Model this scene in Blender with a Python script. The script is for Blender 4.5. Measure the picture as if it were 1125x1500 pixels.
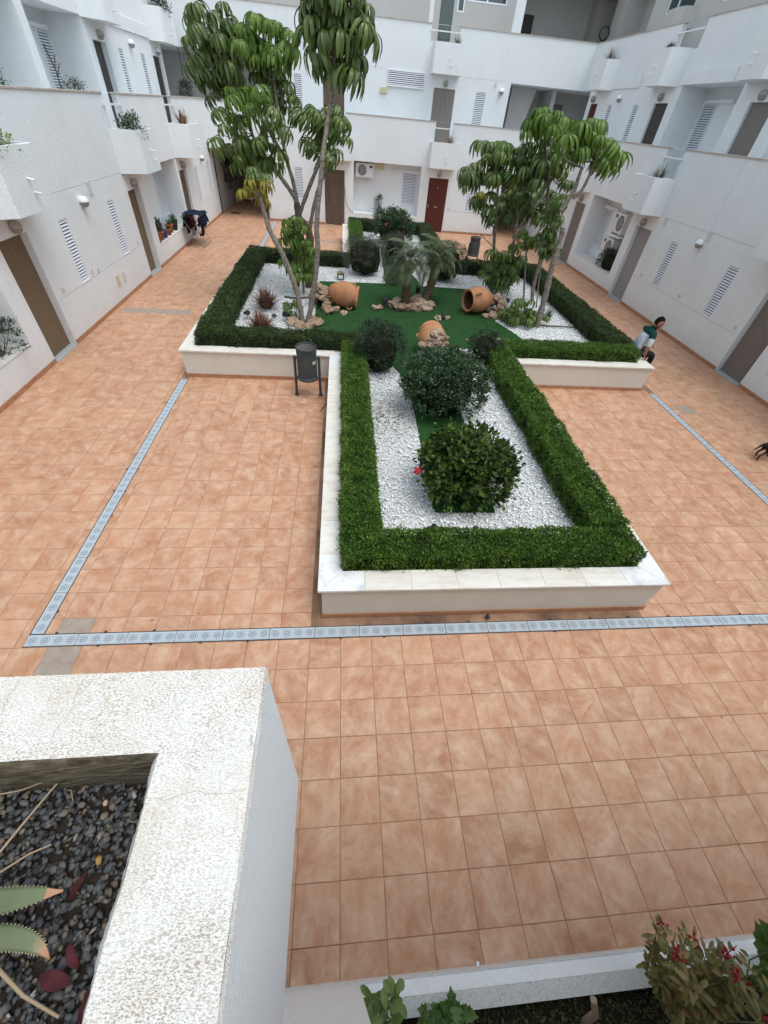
import bpy, math, random
import numpy as np
from mathutils import Vector, Matrix, Euler

random.seed(7)
RNG = np.random.default_rng(7)
S = bpy.context.scene
COL = S.collection
for o in list(bpy.data.objects):
    bpy.data.objects.remove(o)

# ------------------------------------------------------------------ camera
TILE = 1 / 3.0                                   # floor tiles are a third of a metre
CAM = Vector((0.0493, -2.7446, 12.5434)) * TILE
pitch, yaw, roll = 0.77457, 0.14283, 0.1001
fwd = Vector((math.sin(yaw) * math.cos(pitch), math.cos(yaw) * math.cos(pitch), -math.sin(pitch)))
rt = Vector((math.cos(yaw), -math.sin(yaw), 0))
up = rt.cross(fwd)
rt2 = rt * math.cos(roll) + up * math.sin(roll)
up2 = up * math.cos(roll) - rt * math.sin(roll)
cd = bpy.data.cameras.new('camera')
cam = bpy.data.objects.new('camera', cd)
COL.objects.link(cam)
m3 = Matrix((rt2, up2, -fwd)).transposed()
cam.matrix_world = Matrix.Translation(CAM) @ m3.to_4x4()
cd.sensor_fit = 'VERTICAL'
cd.sensor_height = 36
cd.lens = 36 * 598.0966 / 1500
cd.clip_start = 0.02
cd.clip_end = 500
S.camera = cam

# ------------------------------------------------------------------ light
W = bpy.data.worlds.new('World')
S.world = W
W.use_nodes = True
nt = W.node_tree
nt.nodes.clear()
sky = nt.nodes.new('ShaderNodeTexSky')
sky.sky_type = 'NISHITA'
sky.sun_disc = False
SUN_EL, SUN_AZ = math.radians(70), math.radians(128)
sky.sun_elevation = SUN_EL
sky.sun_rotation = SUN_AZ
sky.dust_density = 1.5
hs = nt.nodes.new('ShaderNodeHueSaturation')     # cloud cover takes most of the blue out
hs.inputs['Saturation'].default_value = 0.40
bg = nt.nodes.new('ShaderNodeBackground')
bg.inputs['Strength'].default_value = 0.15
wo = nt.nodes.new('ShaderNodeOutputWorld')
nt.links.new(sky.outputs[0], hs.inputs['Color'])
tint = nt.nodes.new('ShaderNodeMix'); tint.data_type = 'RGBA'; tint.blend_type = 'MULTIPLY'; tint.inputs[0].default_value = 1.0
tint.inputs[7].default_value = (.945, 1.0, .985, 1)   # thin cloud, slightly green-blue
nt.links.new(hs.outputs[0], tint.inputs[6])
nt.links.new(tint.outputs[2], bg.inputs['Color'])
nt.links.new(bg.outputs[0], wo.inputs['Surface'])
sl = bpy.data.lights.new('sun', 'SUN')
sl.energy = 0.75
sl.angle = math.radians(35)
sl.color = (1.0, 0.985, 0.96)
so = bpy.data.objects.new('sun', sl)
COL.objects.link(so)
sd = Vector((math.sin(SUN_AZ) * math.cos(SUN_EL), math.cos(SUN_AZ) * math.cos(SUN_EL), math.sin(SUN_EL)))
so.rotation_euler = sd.to_track_quat('Z', 'Y').to_euler()
so.location = (0, 0, 30)
S.view_settings.view_transform = 'Standard'
S.view_settings.look = 'None'
S.view_settings.gamma = 1
S.view_settings.use_curve_mapping = False
S.view_settings.exposure = 1.0
S.render.engine = 'CYCLES'

# ------------------------------------------------------------------ helpers
WL = {}


def wl(o):
    return WL.get(o.name, Vector((0, 0, 0))) if o else Vector((0, 0, 0))


def tag(o, label=None, cat=None, group=None, kind=None):
    if label: o['label'] = label
    if cat: o['category'] = cat
    if group: o['group'] = group
    if kind: o['kind'] = kind
    return o


def empty(name, loc, label=None, cat=None, group=None, kind=None):
    o = bpy.data.objects.new(name, None)
    o.empty_display_size = 0.1
    COL.objects.link(o)
    o.location = loc
    WL[o.name] = Vector(loc)
    return tag(o, label, cat, group, kind)


def link(name, me, parent=None, loc=None, rot=None, scale=None):
    """put a mesh in the scene at world place loc (children are placed relative to their thing)"""
    o = bpy.data.objects.new(name, me)
    COL.objects.link(o)
    L = Vector(loc) if loc is not None else Vector((0, 0, 0))
    if parent:
        o.parent = parent
        o.location = L - wl(parent)
    else:
        o.location = L
    WL[o.name] = L
    if rot is not None: o.rotation_euler = rot
    if scale is not None: o.scale = (scale,) * 3 if isinstance(scale, (int, float)) else scale
    return o


def np_mesh(name, V, F, mats, smooth=False):
    """fast mesh from arrays; all faces have the same number of corners"""
    V = np.asarray(V, np.float32); F = np.asarray(F, np.int32)
    me = bpy.data.meshes.new(name)
    n, k = F.shape
    me.vertices.add(len(V)); me.vertices.foreach_set('co', V.ravel())
    me.loops.add(n * k); me.loops.foreach_set('vertex_index', F.ravel())
    me.polygons.add(n)
    me.polygons.foreach_set('loop_start', np.arange(0, n * k, k, dtype=np.int32))
    me.polygons.foreach_set('loop_total', np.full(n, k, np.int32))
    if smooth: me.polygons.foreach_set('use_smooth', np.ones(n, bool))
    for m in (mats if isinstance(mats, (list, tuple)) else [mats]): me.materials.append(m)
    me.update(calc_edges=True)
    return me


class MB:
    def __init__(s):
        s.v = []; s.f = []; s.mi = []; s.sm = []; s.cur = 0

    def add(s, vs, fs, smooth=False):
        b = len(s.v)
        s.v += [tuple(v) for v in vs]
        for f in fs:
            s.f.append([b + i for i in f]); s.mi.append(s.cur); s.sm.append(smooth)

    def quad(s, a, b, c, d):
        s.add([a, b, c, d], [(0, 1, 2, 3)])

    def box(s, x0, x1, y0, y1, z0, z1, M=None):
        vs = [Vector((x, y, z)) for z in (z0, z1) for y in (y0, y1) for x in (x0, x1)]
        if M: vs = [M @ v for v in vs]
        s.add(vs, [(0, 2, 3, 1), (4, 5, 7, 6), (0, 1, 5, 4), (2, 6, 7, 3), (0, 4, 6, 2), (1, 3, 7, 5)])

    def bevbox(s, x0, x1, y0, y1, z0, z1, b=.006):
        """box whose top edges are eased"""
        vs = []
        for z, e in ((z0, 0), (z1 - b, 0), (z1, b)):
            vs += [(x0 + e, y0 + e, z), (x1 - e, y0 + e, z), (x1 - e, y1 - e, z), (x0 + e, y1 - e, z)]
        fs = [(8, 9, 10, 11), (3, 2, 1, 0)]
        for k in (0, 4):
            for i in range(4): fs.append((k + i, k + (i + 1) % 4, k + 4 + (i + 1) % 4, k + 4 + i))
        s.add(vs, fs)

    def prism(s, poly, z0, z1):
        n = len(poly)
        vs = [(x, y, z0) for x, y in poly] + [(x, y, z1) for x, y in poly]
        s.add(vs, [tuple(range(n))[::-1], tuple(range(n, 2 * n))] + [(i, (i + 1) % n, n + (i + 1) % n, n + i) for i in range(n)])

    def tube(s, pts, r, n=8, r1=None, cap=True):
        pts = [Vector(p) for p in pts]
        m = len(pts); ring = []
        vs = []
        prev = None
        for i, p in enumerate(pts):
            t = (pts[min(i + 1, m - 1)] - pts[max(i - 1, 0)]).normalized()
            if prev is None:
                a = t.orthogonal().normalized()
            else:
                a = (prev - t * prev.dot(t))
                a = a.normalized() if a.length > 1e-6 else t.orthogonal().normalized()
            prev = a
            b = t.cross(a)
            if isinstance(r, (list, tuple)): rr = r[i]
            else: rr = r + ((r1 if r1 is not None else r) - r) * i / max(1, m - 1)
            for k in range(n):
                an = 2 * math.pi * k / n
                vs.append(p + (a * math.cos(an) + b * math.sin(an)) * rr)
        fs = [(i * n + k, i * n + (k + 1) % n, (i + 1) * n + (k + 1) % n, (i + 1) * n + k) for i in range(m - 1) for k in range(n)]
        s.add(vs, fs, True)
        if cap:
            s.add(vs[:n], [tuple(range(n))[::-1]]); s.add(vs[-n:], [tuple(range(n))])

    def lathe(s, prof, n=24, M=None, a0=0, a1=2 * math.pi):
        vs = []
        closed = abs(a1 - a0 - 2 * math.pi) < 1e-6
        nn = n if closed else n + 1
        for r, z in prof:
            for k in range(nn):
                an = a0 + (a1 - a0) * k / n
                v = Vector((r * math.cos(an), r * math.sin(an), z))
                vs.append(M @ v if M else v)
        fs = []
        for i in range(len(prof) - 1):
            for k in range(n):
                k2 = (k + 1) % nn
                fs.append((i * nn + k, i * nn + k2, (i + 1) * nn + k2, (i + 1) * nn + k))
        s.add(vs, fs, True)

    def build(s, name, mats, parent=None, origin=None):
        L = Vector(origin) if origin is not None else wl(parent)
        me = bpy.data.meshes.new(name)
        me.from_pydata([(v[0] - L.x, v[1] - L.y, v[2] - L.z) for v in s.v], [], s.f)
        for m in (mats if isinstance(mats, (list, tuple)) else [mats]): me.materials.append(m)
        me.polygons.foreach_set('material_index', s.mi)
        me.polygons.foreach_set('use_smooth', s.sm)
        me.update()
        return link(name, me, parent, L)


# ------------------------------------------------------------------ materials
def mat(name, col, rough=.7, spec=.3, metal=0.0):
    m = bpy.data.materials.new(name)
    m.use_nodes = True
    b = m.node_tree.nodes['Principled BSDF']
    b.inputs['Base Color'].default_value = (*col, 1)
    b.inputs['Roughness'].default_value = rough
    b.inputs['Specular IOR Level'].default_value = spec
    b.inputs['Metallic'].default_value = metal
    return m


class NG:
    """short hand for node graphs"""
    def __init__(s, m):
        s.t = m.node_tree; s.b = s.t.nodes['Principled BSDF']; s.p = None

    def n(s, typ, **kw):
        nd = s.t.nodes.new(typ)
        for k, v in kw.items():
            if k.startswith('i_'): nd.inputs[k[2:]].default_value = v
            elif k.startswith('x_'): nd.inputs[int(k[2:])].default_value = v
            else: setattr(nd, k, v)
        return nd

    def l(s, a, b): s.t.links.new(a, b)

    def pos(s):
        if not s.p: s.p = s.n('ShaderNodeNewGeometry')
        return s.p.outputs['Position']

    def scaled(s, v, sx, sy, sz):
        q = s.n('ShaderNodeVectorMath', operation='MULTIPLY'); s.l(v, q.inputs[0]); q.inputs[1].default_value = (sx, sy, sz)
        return q.outputs[0]

    def noise(s, scale, detail=3, rough=.5, vec=None):
        q = s.n('ShaderNodeTexNoise', i_Scale=scale, i_Detail=detail, i_Roughness=rough)
        s.l(vec if vec is not None else s.pos(), q.inputs['Vector'])
        return q.outputs['Fac']

    def ramp(s, fac, stops, interp='LINEAR'):
        q = s.n('ShaderNodeValToRGB'); r = q.color_ramp; r.interpolation = interp
        while len(r.elements) < len(stops): r.elements.new(.5)
        for e, (p, c) in zip(r.elements, stops):
            e.position = p; e.color = (*c, 1) if len(c) == 3 else c
        s.l(fac, q.inputs[0])
        return q.outputs[0]

    def mix(s, fac, a, b, mode='MIX'):
        q = s.n('ShaderNodeMix', data_type='RGBA', blend_type=mode)
        for v, i in ((fac, 0), (a, 6), (b, 7)):
            if isinstance(v, (int, float)): q.inputs[i].default_value = v
            elif isinstance(v, tuple): q.inputs[i].default_value = (*v, 1)
            else: s.l(v, q.inputs[i])
        return q.outputs[2]

    def math(s, op, a, b=0.0, c=None):
        q = s.n('ShaderNodeMath', operation=op)
        for i, v in enumerate((a, b, c)):
            if v is None: continue
            if isinstance(v, (int, float)): q.inputs[i].default_value = v
            else: s.l(v, q.inputs[i])
        return q.outputs[0]

    def island(s):
        if not s.p: s.p = s.n('ShaderNodeNewGeometry')
        return s.p.outputs['Random Per Island']

    def objrand(s):
        return s.n('ShaderNodeObjectInfo').outputs['Random']

    def bump(s, h, strength=.3, dist=.01):
        q = s.n('ShaderNodeBump', i_Strength=strength, i_Distance=dist)
        s.l(h, q.inputs['Height']); s.l(q.outputs[0], s.b.inputs['Normal'])

    def col(s, c): s.l(c, s.b.inputs['Base Color'])


def stucco(name, c, dirt, bump=.35, streak=True, spk=55):
    m = mat(name, c, .85, .15); g = NG(m)
    big = g.noise(.9, 4, .6)
    st = g.noise(1.0, 4, .6, g.scaled(g.pos(), 3.2, 3.2, .35))
    f = g.math('MULTIPLY', g.math('SUBTRACT', st, .46), 2.4) if streak else g.math('MULTIPLY', g.math('SUBTRACT', big, .5), 2.0)
    q = g.n('ShaderNodeClamp'); g.l(f, q.inputs[0])
    q2 = g.n('ShaderNodeClamp'); g.l(g.math('MULTIPLY', g.math('SUBTRACT', big, .42), 2.2), q2.inputs[0])
    ff = g.math('MULTIPLY', g.math('ADD', g.math('MULTIPLY', q.outputs[0], .70), q2.outputs[0]), .30)
    col = g.mix(ff, c, dirt)
    fine = g.noise(spk, 3, .65)
    col = g.mix(g.math('MULTIPLY', g.ramp(fine, [(.35, (1, 1, 1)), (.6, (0, 0, 0))]), .10), col, tuple(x * .55 for x in dirt))
    g.col(col)
    # grime along the foot of the wall and faint rain marks under ledges
    sz = g.n('ShaderNodeSeparateXYZ'); g.l(g.pos(), sz.inputs[0])
    low = g.ramp(g.math('ADD', sz.outputs[2], g.math('MULTIPLY', g.math('SUBTRACT', g.noise(2.2, 4, .65), .5), .9)), [(.05, (1, 1, 1)), (.55, (0, 0, 0))])
    col = g.mix(g.math('MULTIPLY', low, .32), col, (.56, .52, .46))
    sm = g.ramp(g.noise(1.7, 5, .75), [(.60, (0, 0, 0)), (.72, (1, 1, 1))])
    col = g.mix(g.math('MULTIPLY', sm, .16), col, (.55, .54, .51))
    g.col(col)
    g.bump(g.math('ADD', fine, g.math('MULTIPLY', g.noise(14, 3, .6), .35)), bump * 1.5, .020)
    return m


def leafmat(name, stops, rough=.45, trans=.25, island=True, spec=.4, objv=False):
    m = mat(name, stops[0][1], rough, spec); g = NG(m)
    r = g.objrand() if objv else g.island()
    c = g.ramp(r, stops)
    c = g.mix(.35, c, g.ramp(g.noise(6, 2), [(.3, tuple(x * .6 for x in stops[0][1])), (.7, tuple(min(1, x * 1.35) for x in stops[-1][1]))]))
    g.col(c)
    if trans:
        tr = g.n('ShaderNodeBsdfTranslucent'); g.l(c, tr.inputs[0])
        ms = g.n('ShaderNodeMixShader'); ms.inputs[0].default_value = trans
        out = m.node_tree.nodes['Material Output']
        g.l(g.b.outputs[0], ms.inputs[1]); g.l(tr.outputs[0], ms.inputs[2]); g.l(ms.outputs[0], out.inputs['Surface'])
    return m


M = {}
M['white'] = stucco('white_stucco', (.795, .825, .835), (.63, .65, .65), .40, spk=42)
M['whitefar'] = stucco('white_stucco_back', (.795, .825, .835), (.65, .67, .67), .35, spk=34)
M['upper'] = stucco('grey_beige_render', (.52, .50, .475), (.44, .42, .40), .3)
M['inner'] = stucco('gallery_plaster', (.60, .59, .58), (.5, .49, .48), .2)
M['parapet_side'] = stucco('planter_side_render', (.82, .845, .86), (.74, .76, .78), .35, False, 150)
M['bedwall'] = stucco('cream_render', (.70, .66, .59), (.52, .47, .40), .25)

m = M['rough'] = mat('weathered_roughcast', (.78, .75, .70), .9, .15); g = NG(m)
sc = g.scaled(g.pos(), 1, 1, 1)
n1 = g.noise(1, 4, .75, g.scaled(g.pos(), 230, 520, 260)); n2 = g.noise(9, 4, .65); n3 = g.noise(110, 3, .7)
speck = g.ramp(n1, [(.43, (1, 1, 1)), (.52, (0, 0, 0))])
col = g.mix(g.ramp(n2, [(.46, (0, 0, 0)), (.74, (.50, .50, .50))]), (.82, .81, .785), (.66, .57, .45))
dens = g.ramp(g.noise(6, 3, .6), [(.35, (.45, .45, .45)), (.65, (1, 1, 1))])
col = g.mix(g.math('MULTIPLY', speck, dens), col, (.40, .31, .215))
col = g.mix(g.math('MULTIPLY', g.ramp(g.noise(38, 2, .5), [(.74, (0, 0, 0)), (.78, (1, 1, 1))]), .45), col, (.20, .17, .14))
g.col(col)
g.bump(g.math('ADD', n1, g.math('MULTIPLY', n3, 1.5)), .55, .006)

m = M['sill'] = mat('stained_sill_render', (.66, .65, .62), .9, .15); g = NG(m)
n1 = g.noise(120, 4, .7); n2 = g.noise(7, 4, .7)
col = g.mix(g.ramp(n1, [(.36, (.8, .8, .8)), (.52, (0, 0, 0))]), (.66, .655, .63), (.42, .40, .36))
col = g.mix(g.ramp(g.noise(16, 4, .7), [(.66, (0, 0, 0)), (.72, (.85, .85, .85))]), col, (.10, .075, .055))
g.col(col); g.bump(n1, .4, .006)

m = M['tile'] = mat('terracotta_tile', (.5, .27, .16), .42, .4); g = NG(m)
cell = g.n('ShaderNodeVectorMath', operation='FLOOR'); g.l(g.scaled(g.pos(), 3, 3, 0), cell.inputs[0])
wn = g.n('ShaderNodeTexWhiteNoise'); g.l(cell.outputs[0], wn.inputs['Vector'])
# each tile carries its own cloudy print: shift the noise by the tile's random number
off = g.n('ShaderNodeVectorMath', operation='MULTIPLY_ADD'); g.l(wn.outputs['Color'], off.inputs[0]); off.inputs[1].default_value = (37, 53, 0); g.l(g.pos(), off.inputs[2])
ang = g.n('ShaderNodeVectorRotate', rotation_type='Z_AXIS'); g.l(off.outputs[0], ang.inputs['Vector']); g.l(g.math('MULTIPLY', wn.outputs['Value'], 6.28), ang.inputs['Angle'])
cl = g.noise(1, 6, .70, g.scaled(ang.outputs[0], 3.6, 5.6, 1.0))
cl2 = g.noise(14, 4, .65, off.outputs[0])
base = g.ramp(wn.outputs['Value'], [(0, (.355, .158, .080)), (.25, (.405, .186, .096)), (.7, (.430, .203, .108)), (1, (.485, .240, .132))])
col = g.mix(g.ramp(cl, [(.37, (0, 0, 0)), (.66, (.85, .85, .85))]), base, (.60, .405, .275))
col = g.mix(g.ramp(cl2, [(.52, (0, 0, 0)), (.76, (.45, .45, .45))]), col, (.40, .17, .085))
col = g.mix(g.math('MULTIPLY', g.ramp(g.noise(.5, 3, .6), [(.4, (0, 0, 0)), (.75, (1, 1, 1))]), .18), col, (.37, .22, .14))
st = g.ramp(g.noise(2.7, 5, .75), [(.66, (0, 0, 0)), (.76, (1, 1, 1))])
col = g.mix(g.math('MULTIPLY', st, .22), col, (.27, .15, .095))
g.col(col)
g.l(g.ramp(g.noise(.8, 3, .6), [(.35, (.46, .46, .46)), (.7, (.66, .66, .66))]), g.b.inputs['Roughness'])
g.bump(cl2, .06, .004)
M['tile_grey'] = mat('grey_tile', (.30, .245, .20), .5, .35); g = NG(M['tile_grey'])
g.col(g.ramp(g.noise(9, 4, .6), [(.3, (.27, .215, .175)), (.7, (.36, .30, .25))]))
M['grout'] = mat('grout', (.27, .155, .10), .95, .1); g = NG(M['grout'])
g.col(g.ramp(g.noise(1.1, 4, .7), [(.35, (.13, .08, .055)), (.6, (.33, .20, .13))]))
M['skirt'] = mat('terracotta_skirting', (.40, .19, .105), .5, .3); g = NG(M['skirt'])
g.col(g.ramp(g.noise(7, 3, .6), [(.3, (.34, .155, .085)), (.7, (.47, .25, .145))]))

m = M['drain'] = mat('pale_drain_grate', (.42, .46, .49), .55, .3); g = NG(m)
tc = g.n('ShaderNodeTexCoord')
sp = g.n('ShaderNodeSeparateXYZ'); g.l(tc.outputs['Object'], sp.inputs[0])
# rosettes pressed through the grate every 12.5 cm, with small slots between
u = g.math('SUBTRACT', g.math('FRACT', g.math('MULTIPLY', sp.outputs[0], 8.0)), .5)
v = g.math('MULTIPLY', sp.outputs[1], 8.0)
r2 = g.math('SQRT', g.math('ADD', g.math('MULTIPLY', u, u), g.math('MULTIPLY', v, v)))
an = g.math('ARCTAN2', v, u)
pet = g.math('ADD', g.math('MULTIPLY', g.math('COSINE', g.math('MULTIPLY', an, 8.0)), .5), .5)
ringm = g.math('SINE', g.math('MULTIPLY', r2, 42.0))
inr = g.math('LESS_THAN', r2, .34)
rose = g.math('MULTIPLY', g.math('MULTIPLY', g.math('GREATER_THAN', g.math('ADD', ringm, pet), .75), inr), .85)
sl_ = g.math('MULTIPLY', g.math('GREATER_THAN', g.math('SINE', g.math('MULTIPLY', sp.outputs[0], 300.0)), .35), g.math('GREATER_THAN', g.math('SINE', g.math('MULTIPLY', sp.outputs[1], 210.0)), .2))
slot = g.math('MULTIPLY', g.math('MULTIPLY', sl_, g.math('GREATER_THAN', r2, .36)), .42)
hole = g.math('MAXIMUM', rose, slot)
c = g.mix(hole, (.46, .52, .565), (.06, .075, .095))
c = g.mix(.4, c, g.mix(g.noise(5, 3), (.24, .27, .30), (.50, .53, .55)), 'MULTIPLY')
c2 = g.mix(.6, c, g.mix(hole, (.46, .52, .565), (.06, .075, .095)))
g.col(c2)
M['drainframe'] = mat('dark_drain_frame', (.035, .037, .04), .6, .3)

m = M['trav'] = mat('travertine', (.62, .56, .47), .55, .35); g = NG(m)
tcol = g.ramp(g.objrand(), [(0, (.69, .655, .59)), (.5, (.71, .68, .62)), (1, (.735, .715, .67))])
vn = g.noise(1, 5, .7, g.scaled(g.pos(), 4, 14, 4))
tcol = g.mix(g.math('MULTIPLY', g.ramp(vn, [(.45, (0, 0, 0)), (.72, (1, 1, 1))]), .55), tcol, (.50, .40, .28))
tcol = g.mix(g.math('MULTIPLY', g.ramp(g.noise(24, 4, .7), [(.62, (0, 0, 0)), (.7, (1, 1, 1))]), .4), tcol, (.36, .29, .21))
g.col(tcol); g.bump(vn, .08, .004)
m = M['marble'] = mat('white_marble', (.72, .72, .71), .35, .4); g = NG(m)
g.col(g.ramp(g.noise(3.5, 6, .7), [(.35, (.52, .53, .54)), (.5, (.72, .72, .71)), (.7, (.78, .775, .76))]))
M['thresh'] = mat('grey_marble_sill', (.42, .43, .44), .4, .4)
M['coping'] = mat('coping_stone', (.46, .40, .36), .7, .25); g = NG(M['coping'])
g.col(g.ramp(g.noise(5, 4, .6), [(.3, (.36, .30, .265)), (.7, (.55, .50, .46))]))

m = M['soil'] = mat('gravel_bed', (.3, .29, .28), .95, .1); g = NG(m)
g.col(g.ramp(g.noise(45, 4, .7), [(.35, (.26, .26, .25)), (.6, (.66, .66, .65))]))
m = M['gravel'] = mat('white_pebble', (.78, .78, .77), .55, .35); g = NG(m)
c = g.ramp(g.island(), [(0, (.78, .79, .80)), (.25, (.88, .90, .91)), (.86, (.92, .93, .94)), (.95, (.86, .83, .77)), (.975, (.45, .44, .42)), (1, (.20, .19, .18))])  # sparse dark stones imitate the shaded gaps between pebbles
# old leaf litter and dirt lie in patches between the pebbles
pv = g.n('ShaderNodeVectorMath', operation='SUBTRACT'); g.l(g.pos(), pv.inputs[0]); pv.inputs[1].default_value = (.80, 5.2, .5)
pd = g.n('ShaderNodeVectorMath', operation='LENGTH'); g.l(g.scaled(pv.outputs[0], 1.5, 1.0, .2), pd.inputs[0])
c = g.mix(g.math('MULTIPLY', g.ramp(pd.outputs['Value'], [(.25, (.95, .95, .95)), (1.0, (0, 0, 0))]), g.ramp(g.noise(17, 4, .75), [(.40, (0, 0, 0)), (.52, (1, 1, 1))])), c, (.17, .145, .09))
pv = g.n('ShaderNodeVectorMath', operation='SUBTRACT'); g.l(g.pos(), pv.inputs[0]); pv.inputs[1].default_value = (-1.5, 12.2, .5)
pd = g.n('ShaderNodeVectorMath', operation='LENGTH'); g.l(g.scaled(pv.outputs[0], .8, 1.0, .2), pd.inputs[0])
c = g.mix(g.math('MULTIPLY', g.ramp(pd.outputs['Value'], [(.3, (.6, .6, .6)), (1., (0, 0, 0))]), g.ramp(g.noise(14, 4, .7), [(.40, (0, 0, 0)), (.55, (1, 1, 1))])), c, (.36, .31, .22))
g.col(c)
m = M['slate'] = mat('dark_gravel', (.1, .1, .11), .85, .2); g = NG(m)
c = g.ramp(g.island(), [(0, (.030, .032, .036)), (.3, (.058, .061, .068)), (.6, (.105, .108, .114)), (.85, (.15, .143, .13)), (.93, (.17, .13, .095)), (.985, (.20, .14, .09)), (1, (.50, .48, .46))])
c = g.mix(.25, c, g.mix(g.noise(60, 3, .6), (.03, .03, .03), (.17, .165, .155)))
g.col(c)
M['soildark'] = mat('dark_soil', (.035, .027, .02), .95, .1)
m = M['turf'] = mat('artificial_turf', (.03, .09, .03), .8, .15); g = NG(m)
g.col(g.mix(g.noise(2, 3), (.014, .052, .014), (.024, .080, .021)))
M['turfblade'] = leafmat('turf_blade', [(0, (.017, .058, .012)), (.6, (.031, .098, .021)), (1, (.075, .145, .042))], .6, .15, spec=.2)

m = M['rock'] = mat('tan_rock', (.45, .34, .25), .85, .2); g = NG(m)
c = g.ramp(g.noise(12, 5, .7), [(.32, (.10, .055, .03)), (.44, (.26, .155, .09)), (.58, (.40, .265, .175)), (.76, (.52, .40, .30))])
c = g.mix(g.math('MULTIPLY', g.objrand(), .4), c, (.56, .48, .40)); g.col(c); g.bump(g.noise(22, 5, .75), .9, .03)
m = M['clay'] = mat('terracotta_clay', (.42, .19, .09), .7, .25); g = NG(m)
g.col(g.ramp(g.noise(5, 4, .6), [(.3, (.36, .155, .072)), (.55, (.44, .205, .10)), (.75, (.50, .27, .15))])); g.bump(g.noise(60, 2), .1, .004)
M['clayin'] = mat('clay_inside', (.16, .075, .04), .9, .1)

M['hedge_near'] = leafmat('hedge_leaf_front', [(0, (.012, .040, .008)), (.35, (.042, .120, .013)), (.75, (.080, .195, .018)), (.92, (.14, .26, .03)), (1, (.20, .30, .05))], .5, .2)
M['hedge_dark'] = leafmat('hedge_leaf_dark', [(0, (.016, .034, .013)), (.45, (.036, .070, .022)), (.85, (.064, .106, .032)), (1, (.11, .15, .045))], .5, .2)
M['core'] = mat('shaded_core', (.018, .022, .012), .95, .05)  # near-black: shade of the leafy inside put into the colour
M['hib'] = leafmat('hibiscus_leaf', [(0, (.006, .020, .008)), (.50, (.012, .038, .013)), (.82, (.022, .060, .018)), (.90, (.085, .150, .022)), (1, (.17, .24, .04))], .55, .2, spec=.18)
M['bush'] = leafmat('bush_leaf', [(0, (.012, .032, .016)), (.5, (.024, .064, .026)), (.85, (.045, .100, .038)), (1, (.10, .16, .06))], .4, .2)
M['bushdark'] = leafmat('dark_bush_leaf', [(0, (.012, .022, .012)), (.6, (.022, .042, .020)), (1, (.046, .068, .032))], .5, .15)
M['greybush'] = leafmat('grey_bush_leaf', [(0, (.040, .044, .034)), (.6, (.075, .078, .058)), (1, (.14, .13, .10))], .7, .1)
M['sch0'] = leafmat('umbrella_leaf_dark', [(0, (.032, .068, .014)), (.6, (.068, .120, .020)), (1, (.15, .205, .045))], .33, .25, spec=.5)
M['sch1'] = leafmat('umbrella_leaf_mid', [(0, (.045, .095, .018)), (.6, (.088, .150, .026)), (1, (.18, .245, .055))], .33, .28, spec=.45)
M['sch2'] = leafmat('umbrella_leaf_bright', [(0, (.06, .125, .014)), (.6, (.105, .190, .020)), (1, (.17, .25, .04))], .38, .32, spec=.4)
M['sch3'] = leafmat('umbrella_leaf_yellowed', [(0, (.16, .17, .018)), (.6, (.26, .22, .022)), (1, (.34, .26, .03))], .45, .3)
M['rib'] = mat('leaf_stalk', (.16, .20, .08), .6, .3)
m = M['bark'] = mat('smooth_grey_bark', (.26, .21, .17), .85, .2); g = NG(m)
c = g.ramp(g.noise(1, 5, .65, g.scaled(g.pos(), 14, 14, 26)), [(.3, (.11, .088, .07)), (.55, (.25, .21, .175)), (.75, (.40, .36, .31))]); g.col(c); g.bump(g.noise(1, 4, .7, g.scaled(g.pos(), 20, 20, 60)), .5, .01)
m = M['darkbark'] = mat('dark_bark', (.09, .07, .055), .9, .15); g = NG(m)
g.col(g.ramp(g.noise(16, 5, .7), [(.3, (.05, .04, .03)), (.7, (.16, .125, .095))]))
m = M['palmtrunk'] = mat('palm_trunk_fibre', (.13, .09, .06), .95, .1); g = NG(m)
n1 = g.noise(40, 4, .7); g.col(g.ramp(n1, [(.3, (.05, .034, .022)), (.7, (.20, .14, .09))])); g.bump(n1, .8, .02)
M['palm'] = leafmat('palm_leaflet', [(0, (.045, .070, .026)), (.6, (.095, .13, .052)), (1, (.18, .215, .115))], .45, .2)
M['spider'] = leafmat('rust_blade', [(0, (.13, .055, .038)), (.5, (.25, .125, .085)), (1, (.38, .25, .17))], .6, .15)
M['greenblade'] = leafmat('green_blade', [(0, (.03, .055, .025)), (.6, (.06, .09, .045)), (1, (.13, .13, .07))], .5, .15)
M['dryblade'] = leafmat('dry_blade', [(0, (.15, .12, .085)), (.6, (.24, .20, .15)), (1, (.34, .30, .23))], .8, .1)
M['red'] = mat('red_petal', (.36, .004, .008), .7, .15)
M['pinkred'] = mat('crimson_flower', (.30, .014, .03), .6, .3)
M['crown_leaf'] = leafmat('spurge_leaf', [(0, (.09, .12, .03)), (.5, (.17, .20, .055)), (.85, (.26, .26, .09)), (1, (.26, .12, .05))], .5, .2)
M['vine'] = leafmat('vine_leaf', [(0, (.06, .14, .035)), (.6, (.11, .21, .05)), (1, (.17, .27, .08))], .5, .3)
M['jade'] = leafmat('pale_green_leaf', [(0, (.12, .21, .05)), (.6, (.20, .29, .08)), (1, (.28, .36, .12))], .4, .3)
m = M['aloe'] = mat('aloe_flesh', (.13, .17, .085), .5, .4); g = NG(m)
g.col(g.mix(g.noise(22, 4, .6), (.10, .135, .062), (.19, .215, .115)))
sx = g.n('ShaderNodeSeparateXYZ'); g.l(g.pos(), sx.inputs[0])
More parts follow.
